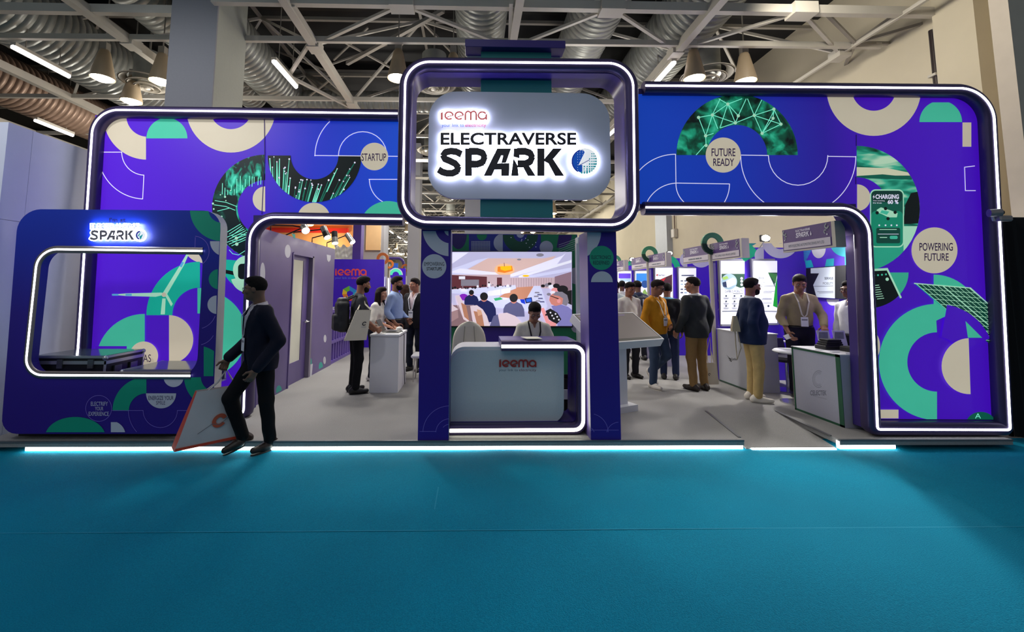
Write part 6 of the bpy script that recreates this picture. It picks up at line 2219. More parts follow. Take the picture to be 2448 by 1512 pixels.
obox(pc, 0.17, 0.15, PZ + .06, 1.10).build('pedestal', m_white, ks)
obox(pc - kn * .02, 0.26, 0.22, PZ, PZ + .08).build('plinth', m_white, ks)

# ---- road cases behind the photo frame board
m_case = M('black_case_panel', (26, 28, 30), 0.3, var=.3)
m_alu = M('case_aluminium', (188, 190, 194), 0.3, 0.75)


def road_case(label, P0, dx, dy, L, Wd, z0, z1, lid, latches=True):
    """corner P0, directions dx (long), dy (short)"""
    t = thing('road_case', label, 'case', (P0[0], P0[1], z0))
    dx, dy = Vector((dx[0], dx[1], 0)).normalized(), Vector((dy[0], dy[1], 0)).normalized()
    P0 = Vector((P0[0], P0[1], 0))

    def B(u0, u1, v0, v1, za, zb):
        c = [P0 + dx * u0 + dy * v0, P0 + dx * u1 + dy * v0, P0 + dx * u1 + dy * v1, P0 + dx * u0 + dy * v1]
        return MB().prism([Vector((q.x, q.y, za)) for q in c], (0, 0, zb - za))
    B(0, L, 0, Wd, z0, z1).build('body', m_case, t)
    e = .012
    zl = z1 - lid
    for za, zb in ((z1 - .022, z1 + .003), (zl - .018, zl + .018), (z0, z0 + .022)):
        B(-e, L + e, -e, 0.0, za, zb).build('rail', m_alu, t)
        B(L, L + e, -e, Wd + e, za, zb).build('rail', m_alu, t)
        B(-e, 0, -e, Wd + e, za, zb).build('rail', m_alu, t)
    for u, v in ((0, 0), (L, 0), (L, Wd), (0, Wd)):
        c = P0 + dx * u + dy * v
        MB().sphere((c.x, c.y, z1 - .02), .028, 10, 6).build('corner_ball', m_alu, t, smooth='all')
        MB().tube([(c.x, c.y, z0), (c.x, c.y, z1)], .012, 6).build('corner_rail', m_alu, t)
    if latches:
        for u in (L * .40, L * .82):
            B(u - .03, u + .03, -.022, -.002, zl - .06, zl + .035).build('latch', M('latch_steel', (120, 122, 126), .3, .8), t)
        for v in (Wd * .3, Wd * .72):
            B(L + .004, L + .02, v - .05, v + .05, zl - .12, zl - .05).build('handle', M('latch_steel', (120, 122, 126)), t)
    # glossy lid sheet
    B(.01, L - .01, .01, Wd - .01, z1 + .001, z1 + .005).build('lid_sheet', M('glossy_lid', (96, 112, 120), .12, .3), t)
    return t


ZS = 0.565
c0, c1 = at(78, 875, 4.80), at(252, 880, 4.80)
road_case('large black road case with aluminium edges lying behind the photo frame opening', (c0.x, 4.79), (1, 0.0), (0.0, 1), c1.x - c0.x, 0.53, ZS, at(200, 852, 4.79).z, .07)
c0, c1 = at(292, 886, 4.78), at(468, 886, 4.78)
road_case('flat road case with a dark lid at the right of the photo frame opening', (c0.x + .03, 4.75), (1, 0.0), (0.04, 1), c1.x - c0.x - .03, 0.56, ZS, at(380, 885, 4.75).z, .05, False)
# ================================================================== people: smooth figures from blended rounded volumes
class Fld:
    """distance field on a grid, meshed by surface nets"""

    def __init__(s, lo, hi, h):
        s.lo = np.array(lo, float)
        s.h = h
        s.n = np.maximum(4, np.ceil((np.array(hi) - s.lo) / h).astype(int) + 1)
        s.x = s.lo[0] + h * np.arange(s.n[0])
        s.y = s.lo[1] + h * np.arange(s.n[1])
        s.z = s.lo[2] + h * np.arange(s.n[2])
        s.F = np.full(s.n, 0.3, np.float32)

    def _win(s, lo, hi):
        a = np.clip(np.floor((np.array(lo) - s.lo) / s.h).astype(int), 0, s.n)
        b = np.clip(np.ceil((np.array(hi) - s.lo) / s.h).astype(int) + 1, 0, s.n)
        return tuple(slice(p, max(p, q)) for p, q in zip(a, b))

    def _put(s, w, d, k):
        f = s.F[w]
        t = np.clip(0.5 + 0.5 * (f - d) / k, 0, 1)
        s.F[w] = f + (d - f) * t - k * t * (1 - t)

    def cap(s, a, b, ra, rb, k=0.02, sq=None):
        a, b = np.array(a, float), np.array(b, float)
        m = max(ra, rb) + 0.05
        w = s._win(np.minimum(a, b) - m, np.maximum(a, b) + m)
        X, Y, Z = s.x[w[0]][:, None, None], s.y[w[1]][None, :, None], s.z[w[2]][None, None, :]
        ab = b - a
        L = float(ab @ ab) + 1e-12
        t = np.clip(((X - a[0]) * ab[0] + (Y - a[1]) * ab[1] + (Z - a[2]) * ab[2]) / L, 0, 1)
        d = np.sqrt((X - a[0] - t * ab[0]) ** 2 + (Y - a[1] - t * ab[1]) ** 2 + (Z - a[2] - t * ab[2]) ** 2) - (ra + (rb - ra) * t)
        s._put(w, d, k)

    def ell(s, c, r, k=0.02, R=None, neg=False):
        c, r = np.array(c, float), np.array(r, float)
        m = r.max() + 0.05
        w = s._win(c - m, c + m)
        X, Y, Z = s.x[w[0]][:, None, None] - c[0], s.y[w[1]][None, :, None] - c[1], s.z[w[2]][None, None, :] - c[2]
        if R is not None:
            X, Y, Z = X * R[0, 0] + Y * R[1, 0] + Z * R[2, 0], X * R[0, 1] + Y * R[1, 1] + Z * R[2, 1], X * R[0, 2] + Y * R[1, 2] + Z * R[2, 2]
        k0 = np.sqrt((X / r[0]) ** 2 + (Y / r[1]) ** 2 + (Z / r[2]) ** 2)
        k1 = np.sqrt((X / r[0] ** 2) ** 2 + (Y / r[1] ** 2) ** 2 + (Z / r[2] ** 2) ** 2) + 1e-9
        d = k0 * (k0 - 1) / k1
        if neg:
            f = s.F[w]
            t = np.clip(0.5 - 0.5 * (f + d) / k, 0, 1)
            s.F[w] = f + (-d - f) * t + k * t * (1 - t)
        else:
            s._put(w, d, k)

    def rbox(s, c, hf, r, k=0.02):
        c, hf = np.array(c, float), np.array(hf, float)
        w = s._win(c - hf - .06, c + hf + .06)
        q = [np.abs(a - b) - g + r for a, b, g in ((s.x[w[0]][:, None, None], c[0], hf[0]), (s.y[w[1]][None, :, None], c[1], hf[1]), (s.z[w[2]][None, None, :], c[2], hf[2]))]
        d = np.sqrt(np.maximum(q[0], 0) ** 2 + np.maximum(q[1], 0) ** 2 + np.maximum(q[2], 0) ** 2) + np.minimum(np.maximum(np.maximum(q[0], q[1]), q[2]), 0) - r
        s._put(w, d, k)

    def grid(s):
        return s.x[:, None, None], s.y[None, :, None], s.z[None, None, :]

    def keep(s, fn):
        X, Y, Z = s.grid()
        s.F = np.maximum(s.F, fn(X, Y, Z))

    def bump(s, amp, fx, ph):
        X, Y, Z = s.grid()
        s.F = s.F + amp * (np.sin(Z * fx + 6 * np.sin(X * 9 + ph) + ph) * np.sin(Y * fx * .6 + X * fx * .5 + 2 * ph))

    def mesh(s):
        F = s.F
        S = F < 0
        nx, ny, nz = F.shape
        c = [(i, j, k) for i in (0, 1) for j in (0, 1) for k in (0, 1)]

        def sh(A, o):
            return A[o[0]:nx - 1 + o[0], o[1]:ny - 1 + o[1], o[2]:nz - 1 + o[2]]
        cnt = sum(sh(S, o).astype(np.int8) for o in c)
        act = (cnt > 0) & (cnt < 8)
        I, J, K = np.nonzero(act)
        if len(I) == 0:
            return np.zeros((0, 3)), np.zeros((0, 4), int)
        idx = np.full(act.shape, -1, np.int64)
        idx[I, J, K] = np.arange(len(I))
        acc = np.zeros((len(I), 3))
        num = np.zeros(len(I))
        for a in c:
            for ax in range(3):
                if a[ax]:
                    continue
                b = list(a)
                b[ax] = 1
                fa, fb = F[I + a[0], J + a[1], K + a[2]], F[I + b[0], J + b[1], K + b[2]]
                m = (fa < 0) != (fb < 0)
                t = np.where(m, fa / np.where(m, fa - fb, 1), 0)
                p = np.array(a, float)[None, :].repeat(len(I), 0)
                p[:, ax] += t
                acc += p * m[:, None]
                num += m
        P = s.lo + s.h * (np.stack([I, J, K], 1) + acc / num[:, None])
        quads = []
        for ax in range(3):
            o = [0, 0, 0]
            o[ax] = 1
            A = S[:nx - o[0], :ny - o[1], :nz - o[2]]
            B = S[o[0]:, o[1]:, o[2]:]
            e = A != B
            i, j, k = np.nonzero(e)
            u, v = (ax + 1) % 3, (ax + 2) % 3
            q = [i, j, k]
            ok = (q[u] > 0) & (q[v] > 0) & (q[u] < act.shape[u]) & (q[v] < act.shape[v]) & (q[ax] < act.shape[ax])
            i, j, k = i[ok], j[ok], k[ok]
            q = np.stack([i, j, k], 1)
            du, dv = np.zeros(3, int), np.zeros(3, int)
            du[u] = 1
            dv[v] = 1

            def g(p):
                return idx[p[:, 0], p[:, 1], p[:, 2]]
            f4 = np.stack([g(q - du - dv), g(q - dv), g(q), g(q - du)], 1)
            fl = A[i, j, k]
            f4 = np.where(fl[:, None], f4, f4[:, ::-1])
            quads.append(f4)
        Q = np.concatenate(quads)
        Q = Q[(Q >= 0).all(1)]
        return P, Q


def np_mesh(name, parts, mat, parent):
    vs, qs, n = [], [], 0
    for P, Q in parts:
        vs.append(P)
        qs.append(Q + n)
        n += len(P)
    V, Q = np.concatenate(vs), np.concatenate(qs)
    me = bpy.data.meshes.new(name)
    me.vertices.add(len(V))
    me.vertices.foreach_set('co', V.astype(np.float32).ravel())
    me.loops.add(len(Q) * 4)
    me.loops.foreach_set('vertex_index', Q.astype(np.int32).ravel())
    me.polygons.add(len(Q))
    me.polygons.foreach_set('loop_start', np.arange(0, len(Q) * 4, 4, dtype=np.int32))
    me.polygons.foreach_set('use_smooth', np.ones(len(Q), bool))
    me.update(calc_edges=True)
    me.validate()
    me.materials.append(mat)
    o = bpy.data.objects.new(name, me)
    COL.objects.link(o)
    if parent is not None:
        o.parent = parent
    return o


def rotm(yaw, pitch, roll=0.0):
    """columns are the head axes: +x left, -y forward, +z up"""
    cy, sy, cp, sp, cr, sr = math.cos(yaw), math.sin(yaw), math.cos(pitch), math.sin(pitch), math.cos(roll), math.sin(roll)
    Rz = np.array([[cy, -sy, 0], [sy, cy, 0], [0, 0, 1]])
    Rx = np.array([[1, 0, 0], [0, cp, -sp], [0, sp, cp]])
    Ry = np.array([[cr, 0, sr], [0, 1, 0], [-sr, 0, cr]])
    return Rz @ Rx @ Ry


def unit(v):
    v = np.array(v, float)
    return v / (np.linalg.norm(v) + 1e-12)


def hand_mesh(wr, d, n, right, res, curl=0.5, spread=0.0):
    """palm, four fingers of unequal length and a thumb leaving the side of the palm. d along the hand, n out of the palm"""
    d = unit(d)
    n = unit(np.array(n) - d * (d @ np.array(n)))
    sd = np.cross(d, n) * (1 if right else -1)          # towards the thumb
    wr = np.array(wr, float)
    f = Fld(wr - 0.21, wr + 0.21, res)
    f.cap(wr - d * .03, wr + d * .03, .026, .027, .012)
    for t in (-.026, -.008, .010, .026):
        f.cap(wr + d * .03 + sd * t * .8, wr + d * .088 + sd * t, .0145, .0125, .014)
    for i, (t, L) in enumerate(((-.030, .058), (-.010, .074), (.011, .080), (.031, .072))):
        b = wr + d * .090 + sd * t
        c1, c2, c3 = curl * .8, curl * 1.7, curl * 2.3
        d1 = unit(d * math.cos(c1) + n * math.sin(c1) + sd * spread * t * 6)
        d2 = unit(d * math.cos(c2) + n * math.sin(c2))
        d3 = unit(d * math.cos(c3) + n * math.sin(c3))
        p1 = b + d1 * L * .45
        p2 = p1 + d2 * L * .32
        p3 = p2 + d3 * L * .25
        f.cap(b - d * .01, p1, .0095, .0088, .006)
        f.cap(p1, p2, .0088, .0080, .004)
        f.cap(p2, p3, .0080, .0070, .004)
    tb = wr + d * .035 + sd * .026 + n * .006
    t1 = tb + unit(d * .55 + sd * .7 + n * .35) * .042
    t2 = t1 + unit(d * .85 + sd * .3 + n * .35) * .034
    f.cap(tb, t1, .0135, .0110, .010)
    f.cap(t1, t2, .0108, .0085, .004)
    return f.mesh()


SKINS = {}


def skin(c):
    return M('skin_%d_%d_%d' % c, c, 0.5, var=0.05, scale=12)


def cloth(c, rough=0.85):
    return M('cloth_%d_%d_%d' % c, c, rough, var=0.10, scale=26, bump=0.12, spec=0.2)


m_eye_w = M('eye_white', (176, 168, 160), 0.3)
m_eye_d = M('eye_dark', (26, 16, 12), 0.2)
m_lip = M('lip', (112, 60, 52), 0.5)
m_badge = M('badge_white', (228, 228, 232), 0.4)
m_specs = M('spectacle_frame', (22, 22, 26), 0.25, 0.3)


def person(label, loc, rz, h=1.72, skin_c=(150, 104, 78), hair_c=(18, 15, 15), shirt=(230, 230, 232), trousers=(30, 32, 40), shoes=(24, 20, 20), jacket=None, sleeve=1.0, hair='short', beard=False,
           specs=False, hyaw=0.0, hpitch=0.0, lean=0.0, arms=None, legs=None, lanyard=None, badge=True, tuck=True, girth=1.0, res=1.0, hands=None, skip_legs=False, gear=None, tie=None, female=False):
    t = thing('person', label, 'person', loc, None, rz)
    sc_ = h / 1.72
    t.scale = (sc_, sc_, sc_)
    cr = 0.014 * res

    def L(p):                                       # forward lean of the upper body
        p = np.array(p, float)
        if p[2] > 0.95:
            p[1] -= lean * (p[2] - 0.95)
        return p
    A = {'l': ((.215, .02, 1.12), (.228, -.06, .87)), 'r': ((-.215, .02, 1.12), (-.228, -.06, .87))}
    if arms:
        A.update(arms)
    G = {'l': ((.10, -.015, .50), (.10, .02, .085), 0.15), 'r': ((-.10, -.015, .50), (-.10, .02, .085), -0.15)}
    if legs:
        G.update(legs)
    g_ = girth
    sw = .168 if not female else .150
    SH = {'l': L((sw, .01, 1.370)), 'r': L((-sw, .01, 1.370))}
    HIP = {'l': (.088, .01, .93), 'r': (-.088, .01, .93)}
    pts = [p for q in A.values() for p in q[:2]] + [p for q in G.values() for p in q[:2]] + list(SH.values())
    lo = np.minimum.reduce([np.array(p) for p in pts] + [np.array((-.25, -.25, 0))]) - .14
    hi = np.maximum.reduce([np.array(p) for p in pts] + [np.array((.25, .25, 1.6))]) + .14

    def torso(f, e, k=.05):
        f.ell(L((0, .01, .95)), (.160 * g_ + e, .115 * g_ + e, .13 + e), k)
        f.ell(L((0, -.012 * g_, 1.09)), (.148 * g_ + e, (.104 * g_ + (.03 if g_ > 1.05 else 0)) + e, .17 + e), k)
        f.ell(L((0, 0, 1.27)), (.160 * g_ + e, .112 + e, .19 + e), k)
        for sx in (-1, 1):
            f.cap(L((0, .016, 1.425)), L((sx * (sw - .02), .012, 1.372)), .058 + e, .050 + e, .03)
        if female:
            for sx in (-.07, .07):
                f.ell(L((sx, -.085, 1.25)), (.06 + e, .05 + e, .06 + e), .03)

    def arm(f, s_, e, cut=1.0, k=.035):
        a, b = np.array(A[s_][0], float), np.array(A[s_][1], float)
        f.cap(SH[s_], a, .051 + e, .042 + e, k)
        if cut > 0.5:
            q = a + (b - a) * min(1.0, (cut - .5) * 2)
            f.cap(a, q, .043 + e, .031 + e * 1.1, .02)

    def leg(f, s_, e, k=.04, end=1.0):
        kn, an = np.array(G[s_][0], float), np.array(G[s_][1], float)
        f.cap(HIP[s_], kn, .084 * (0.5 + .5 * g_) + e, .056 + e, k)
        f.cap(kn, kn + (an - kn) * end, .055 + e, .040 + e * 1.25, .025)
    # --- body, one continuous skin (trunk, limbs, head, hands)
    f = Fld(lo, hi, .020 * res)
    torso(f, -.008)
    for s_ in 'lr':
        arm(f, s_, -.004)
        if not skip_legs:
            leg(f, s_, -.006)
    parts = [f.mesh()]
    R = rotm(hyaw, hpitch)
    NB = L((0, .015, 1.42))
    HC = L((0, -.005, 1.575)) + np.array((0, 0, 0)) + R @ np.array((0, -.02, .045)) - np.array((0, 0, .015))
    hr = .0058 * max(1, res * .9)

    def hd(p):
        return HC + R @ np.array(p, float)
    f = Fld(HC - .19, HC + .17, hr)
    f.ell(hd((0, .014, .030)), (.073, .092, .088), .02, R)
    f.ell(hd((0, -.020, -.030)), (.060, .070, .080), .03, R)
    f.ell(hd((0, -.052, -.078)), (.036, .034, .030), .03, R)          # chin
    f.cap(hd((0, -.086, .012)), hd((0, -.105, -.030)), .009, .0135, .012)    # nose
    f.cap(hd((-.012, -.093, -.034)), hd((.012, -.093, -.034)), .009, .009, .008)
    f.cap(hd((-.045, -.074, .026)), hd((.045, -.074, .026)), .012, .012, .016)  # brow
    for sx in (-1, 1):
        f.ell(hd((.031 * sx, -.092, .006)), (.017, .013, .011), .012, R, neg=True)
        f.ell(hd((.074 * sx, .008, -.002)), (.010, .020, .032), .006, R)
        f.ell(hd((.045 * sx, -.062, -.020)), (.022, .022, .022), .02, R)
    f.cap(hd((-.018, -.086, -.056)), hd((.018, -.086, -.056)), .0085, .0085, .010)
    f.cap(hd((0, .035, -.05)), NB, .054, .060, .035)
    parts.append(f.mesh())
    for s_, rt in (('l', False), ('r', True)):
        hh = (hands or {}).get(s_, {})
        if hh is None:
            continue
        el, wr = np.array(A[s_][0], float), np.array(A[s_][1], float)
        d = hh.get('d', unit(wr - el))
        nrm = hh.get('n', (-.9 if not rt else .9, -.2, 0))
        if abs(unit(nrm) @ unit(d)) > .95:
            nrm = (0, 0, -1)
        parts.append(hand_mesh(wr, d, nrm, rt, .0055 * max(1, res), hh.get('curl', .45)))
    np_mesh('body', parts, skin(skin_c), t)
    # --- eyes, lips
    for sx in (-1, 1):
        c = hd((.031 * sx, -.0775, .006))
        MB().sphere(c, (.0125, .0125, .0085), 12, 8).build('eye', m_eye_w, t, True, True)
        c2 = hd((.031 * sx, -.0855, .0055))
        MB().sphere(c2, (.0068, .0055, .0068), 8, 6).build('iris', m_eye_d, t, True, True)
    f = Fld(hd((0, -.09, -.055)) - .05, hd((0, -.09, -.055)) + .05, .004)
    f.cap(hd((-.020, -.089, -.056)), hd((.020, -.089, -.056)), .0055, .0055, .004)
    np_mesh('lips', [f.mesh()], m_lip, t)
    # --- hair
    f = Fld(HC - .22 - (.3 if hair == 'long' else 0) * np.array((0, 0, 1)), HC + .2, hr)
    f.ell(hd((0, .020, .042)), (.083, .100, .090), .02, R)
    if hair != 'bald':
        f.ell(hd((.006, -.012, .092)), (.066, .078, .044), .02, R)
    Ri = R.T

    def face_cut(X, Y, Z):
        x, y, z = X - HC[0], Y - HC[1], Z - HC[2]
        a = Ri[0, 0] * x + Ri[0, 1] * y + Ri[0, 2] * z
        b = Ri[1, 0] * x + Ri[1, 1] * y + Ri[1, 2] * z
        c = Ri[2, 0] * x + Ri[2, 1] * y + Ri[2, 2] * z
        front = np.maximum(b + .022 + 0 * a, (c - .062 - .10 * np.maximum(0, -.03 - b)))           # keep the back, or above the hairline
        side = np.minimum(b + .012 - .02, c - .066)
        low = -(c + .045 - np.maximum(0, b - .02) * .35)
        return np.maximum(np.minimum(b + .0 + .35 * (0 - c) - .006, -(c - .060)), low if hair != 'long' else low - 9)

    def cut(X, Y, Z):
        x, y, z = X - HC[0], Y - HC[1], Z - HC[2]
        b = Ri[1, 0] * x + Ri[1, 1] * y + Ri[1, 2] * z
        c = Ri[2, 0] * x + Ri[2, 1] * y + Ri[2, 2] * z
        a = Ri[0, 0] * x + Ri[0, 1] * y + Ri[0, 2] * z
        fr = np.minimum(-(b + .018 - .15 * c), .062 - c + .006 * np.sin(a * 70 + 1) - 1.6 * np.maximum(0, np.abs(a) - .05))       # inside the face region when positive
        lo_ = (-.040 - c - .030 * np.clip((b - .0) * 14, -.6, 1)) if hair != 'long' else (-9 - c)
        return np.maximum(fr, lo_)
    f.keep(cut)
    if hair == 'long':
        f.cap(hd((-.055, .05, 0)), HC + np.array((-.07, .07, -.22)), .05, .045, .03)
        f.cap(hd((.055, .05, 0)), HC + np.array((.07, .07, -.22)), .05, .045, .03)
        f.cap(hd((0, .07, 0)), HC + np.array((0, .09, -.24)), .06, .05, .03)
        f.cap(hd((-.07, .01, .03)), HC + np.array((-.085, .0, -.2)), .028, .03, .02)
        f.cap(hd((.07, .01, .03)), HC + np.array((.085, .0, -.2)), .028, .03, .02)
    for sx in (-1, 1):
        f.cap(hd((.016 * sx, -.0905, .026)), hd((.046 * sx, -.080, .027)), .0045, .0035, .003)
    f.bump(.0011, 150, .7)
    np_mesh('hair', [f.mesh()], M('hair_%d_%d_%d' % hair_c, hair_c, .75, var=.3, scale=60, spec=.15), t)
    if beard:
        f = Fld(HC - .17, HC + .1, hr)
        f.ell(hd((0, -.022, -.042)), (.063, .072, .078), .02, R)
        f.ell(hd((0, -.054, -.082)), (.040, .038, .034), .02, R)

        def bc(X, Y, Z):
            x, y, z = X - HC[0], Y - HC[1], Z - HC[2]
            a = Ri[0, 0] * x + Ri[0, 1] * y + Ri[0, 2] * z
            b = Ri[1, 0] * x + Ri[1, 1] * y + Ri[1, 2] * z
            c = Ri[2, 0] * x + Ri[2, 1] * y + Ri[2, 2] * z
            up = c + .028 - np.maximum(0, np.abs(a) - .03) * .9
            return np.maximum(np.maximum(up, b + .0), -.12 - c)
        f.keep(bc)
        np_mesh('beard', [f.mesh()], M('hair_%d_%d_%d' % hair_c, hair_c, .75, var=.3, scale=60, spec=.15), t)
    if specs:
        sp = MB()
        for sx in (-1, 1):
            ring = [hd((.031 * sx + .021 * math.cos(q), -.099, .004 + .016 * math.sin(q))) for q in [k * .524 for k in range(12)]]
            sp.tube([Vector(p) for p in ring], .0022, 6, closed=True)
            sp.tube([Vector(hd((.052 * sx, -.099, .008))), Vector(hd((.076 * sx, -.06, .010))), Vector(hd((.078 * sx, .01, .006)))], .002, 6)
        sp.tube([Vector(hd((-.010, -.100, .008))), Vector(hd((.010, -.100, .008)))], .002, 6)
        sp.build('spectacles', m_specs, t, True, True)
    # --- trousers
    if not skip_legs:
        f = Fld(lo, hi * np.array((1, 1, 0)) + np.array((0, 0, 1.16)), cr)
        f.ell((0, .01, .95), (.163 * g_ + .010, .118 * g_ + .010, .135), .04)
        f.ell((0, .05, .90), (.135, .085, .10), .04)
        for s_ in 'lr':
            leg(f, s_, .014, .035, .97)
        f.keep(lambda X, Y, Z: Z - 1.035)
        f.bump(.003, 34, 1.3)
        np_mesh('trousers', [f.mesh()], cloth(trousers), t)
        if tuck:
          MB().tube([Vector((.168 * g_ * math.cos(q), .01 + .122 * g_ * math.sin(q), .985)) for q in [k * .2618 for k in range(24)]], .011, 6, closed=True).build('belt', M('belt_dark', (26, 22, 20), .4), t, True, True)
        for s_ in 'lr':
            an, ya = np.array(G[s_][1], float), G[s_][2]
            pt = G[s_][3] if len(G[s_]) > 3 else 0.0
            fw = np.array((math.sin(ya) * math.cos(pt), -math.cos(ya) * math.cos(pt), -math.sin(pt)))
            base = np.array((an[0], an[1], an[2] - .045))
            f = Fld(base - .25, base + .26, .0085 * res)
            heel = base - fw * .055
            toe = base + fw * .165
            f.cap(heel, base + fw * .06, .036, .040, .03)
            f.cap(base + fw * .03, toe, .040, .030, .03)
            f.cap(heel + np.array((0, 0, .01)), an + np.array((0, 0, .02)), .040, .046, .03)
            up = np.array((math.sin(ya) * math.sin(pt), -math.cos(ya) * math.sin(pt), math.cos(pt)))
            f.keep(lambda X, Y, Z: -((X - base[0]) * up[0] + (Y - base[1]) * up[1] + (Z - base[2]) * up[2] + .032))
            np_mesh('shoe', [f.mesh()], M('shoe_%d_%d_%d' % shoes, shoes, .35, var=.1), t)
            sb = MB()
            sole = [heel - fw * .03, toe + fw * .028]
            sd = np.cross(fw, up)
            ring = []
            for q in range(16):
                an_ = q * math.pi / 8
                l = math.cos(an_)
                wdt = .036 if l < 0 else .038
                ring.append((heel + toe) / 2 + fw * l * (np.linalg.norm(toe - heel) / 2 + .026) + sd * math.sin(an_) * wdt * .9 - up * .034)
            sb.prism([Vector(p) for p in ring], Vector(-up * .013))
            sb.build('sole', M('sole_pale', (196, 190, 180), .6) if sum(shoes) > 300 else M('sole_dark', (18, 16, 16), .6), t, False, True)
    # --- shirt
    f = Fld(lo, hi, cr)
    e1 = .012
    torso(f, e1)
    for s_ in 'lr':
        arm(f, s_, .012 if sleeve > .6 else .016, sleeve)
    f.cap(NB - np.array((0, 0, .02)), NB + np.array((0, -.004, .045)), .074, .068, .02)
    if not tuck:
        f.ell((0, .012, .90), (.176 * g_, .136 * g_, .22), .05)
    f.bump(.0035, 38, .4)
    hem = 1.0 if tuck else .86
    f.keep(lambda X, Y, Z: hem - Z)
    nb = NB

    def neck(X, Y, Z):
        zz = Z - (nb[2] + .02)
        r = np.sqrt((X - nb[0]) ** 2 + (Y - nb[1] + .012 + .1 * np.maximum(0, zz)) ** 2)
        vee = np.abs(X) - np.maximum(0, Z - (nb[2] - .055)) * .32
        a = np.minimum(.060 - r, zz)
        b = np.minimum(np.minimum(-vee, nb[1] - .02 - Y), Z - (nb[2] - .055))
        return np.maximum(np.maximum(a, b), Z - nb[2] - .052 + (Y - nb[1]) * -.25)
    f.keep(neck)
    o = np_mesh('shirt', [f.mesh()], cloth(shirt, .8), t)
    # --- jacket
    if jacket:
        f = Fld(lo, hi, cr)
        torso(f, .030)
        f.ell((0, .012, .86), (.184 * g_, .146 * g_, .30), .05)
        for s_ in 'lr':
            arm(f, s_, .021, .97, .04)
        f.bump(.003, 30, 2.1)
        f.keep(lambda X, Y, Z: .80 - Z)

        def opn(X, Y, Z):
            xx = X - L((0, 0, 1.2))[0]
            w_ = np.where(Z > 1.10, .006 + (Z - 1.10) * .24, .004 + np.maximum(0, 1.02 - Z) * .20)
            front = np.minimum(w_ - np.abs(xx), -.03 - (Y + lean * np.maximum(0, Z - .95)))
            r = np.sqrt((X - nb[0]) ** 2 + (Y - nb[1]) ** 2)
            return np.maximum(np.maximum(front, np.minimum(.074 - r, Z - nb[2] + .02)), Z - nb[2] - .030)
        f.keep(opn)
        jo = np_mesh('jacket', [f.mesh()], cloth(jacket, .75), t)
        # lapels
        lp_ = MB()
        for sx in (-1, 1):
            pz = [(.075, 1.44, -.085), (.125, 1.40, -.118), (.098, 1.33, -.142), (.115, 1.32, -.142), (.012, 1.11, -.160), (.006, 1.13, -.158)]
            lp_.add([Vector(L((x * sx, y - .010, z))) for x, z, y in pz], [(0, 1, 2, 3, 4, 5) if sx > 0 else (5, 4, 3, 2, 1, 0)])
    # --- lanyard and badge
    if lanyard:
        yb = -.136 - (.03 if g_ > 1.05 else 0) - (.016 if jacket else 0)
        zb = 1.06
        for sx in (-1, 1):
            p = [L((.055 * sx, .045, 1.475)), L((.078 * sx, -.035, 1.455)), L((.066 * sx, -.124 - (.016 if jacket else 0), 1.34)), L((.03 * sx, yb, 1.16)), L((.004 * sx, yb - .004, zb + .07))]
            mb = MB()
            v = []
            for q in p:
                v += [Vector(q) + Vector((-.009, 0, 0)), Vector(q) + Vector((.009, 0, 0)), Vector(q) + Vector((.009, -.003, 0)), Vector(q) + Vector((-.009, -.003, 0))]
            fs = []
            for i in range(len(p) - 1):
                for e in range(4):
                    g2 = (e + 1) % 4
                    fs.append((i * 4 + e, i * 4 + g2, i * 4 + 4 + g2, i * 4 + 4 + e))
            mb.add(v, fs).build('lanyard', cloth(lanyard), t, False, True)
        if badge:
            y0 = L((0, yb - .006, zb))[1]
            MB().box(-.045, .045, y0 - .004, y0, zb - .065, zb + .065).build('badge', m_badge, t, False, True)
            MB().box(-.036, .036, y0 - .0052, y0 - .004, zb + .018, zb + .04).build('badge_print', M('badge_grey', (130, 130, 140), .5), t, False, True)
    return t


def place(px, py, z=PZ):
    p = atz(px, py, z)
    return (p.x, p.y, z)


def gnd(x, y):
    return (x, y, PZ)


NAVY, BLK = (16, 18, 34), (18, 18, 22)
# ---- the walking man on the teal carpet
wp = atz(612, 1078, 0.0)
walk = person('man in a dark navy suit walking left across the teal carpet with a tote bag', (wp.x, wp.y, 0.0), math.radians(-48), 1.80, skin_c=(104, 76, 60), hair_c=(14, 12, 12), shirt=(176, 172, 182), trousers=(15, 15, 19), shoes=(40, 27, 23), jacket=(18, 20, 38), specs=True,
              hyaw=math.radians(-30), hpitch=.04, lean=.10, lanyard=(206, 200, 204), res=.9,
              arms={'l': ((.245, .09, 1.10), (.225, -.10, .84)), 'r': ((-.25, -.01, 1.11), (-.245, -.24, .90))},
              legs={'r': ((-.095, -.235, .53), (-.09, -.10, .135), .05, .28), 'l': ((.095, .045, .50), (.085, .10, .095), .25, .0)},
              hands={'l': {'curl': .75, 'd': (0.05, -.45, -.85)}, 'r': {'curl': 1.0, 'd': (0, -.35, -.9)}})
# ---- left aisle
def at_floor(px, Y):
    return (at(px, 800, Y).x, Y, PZ)


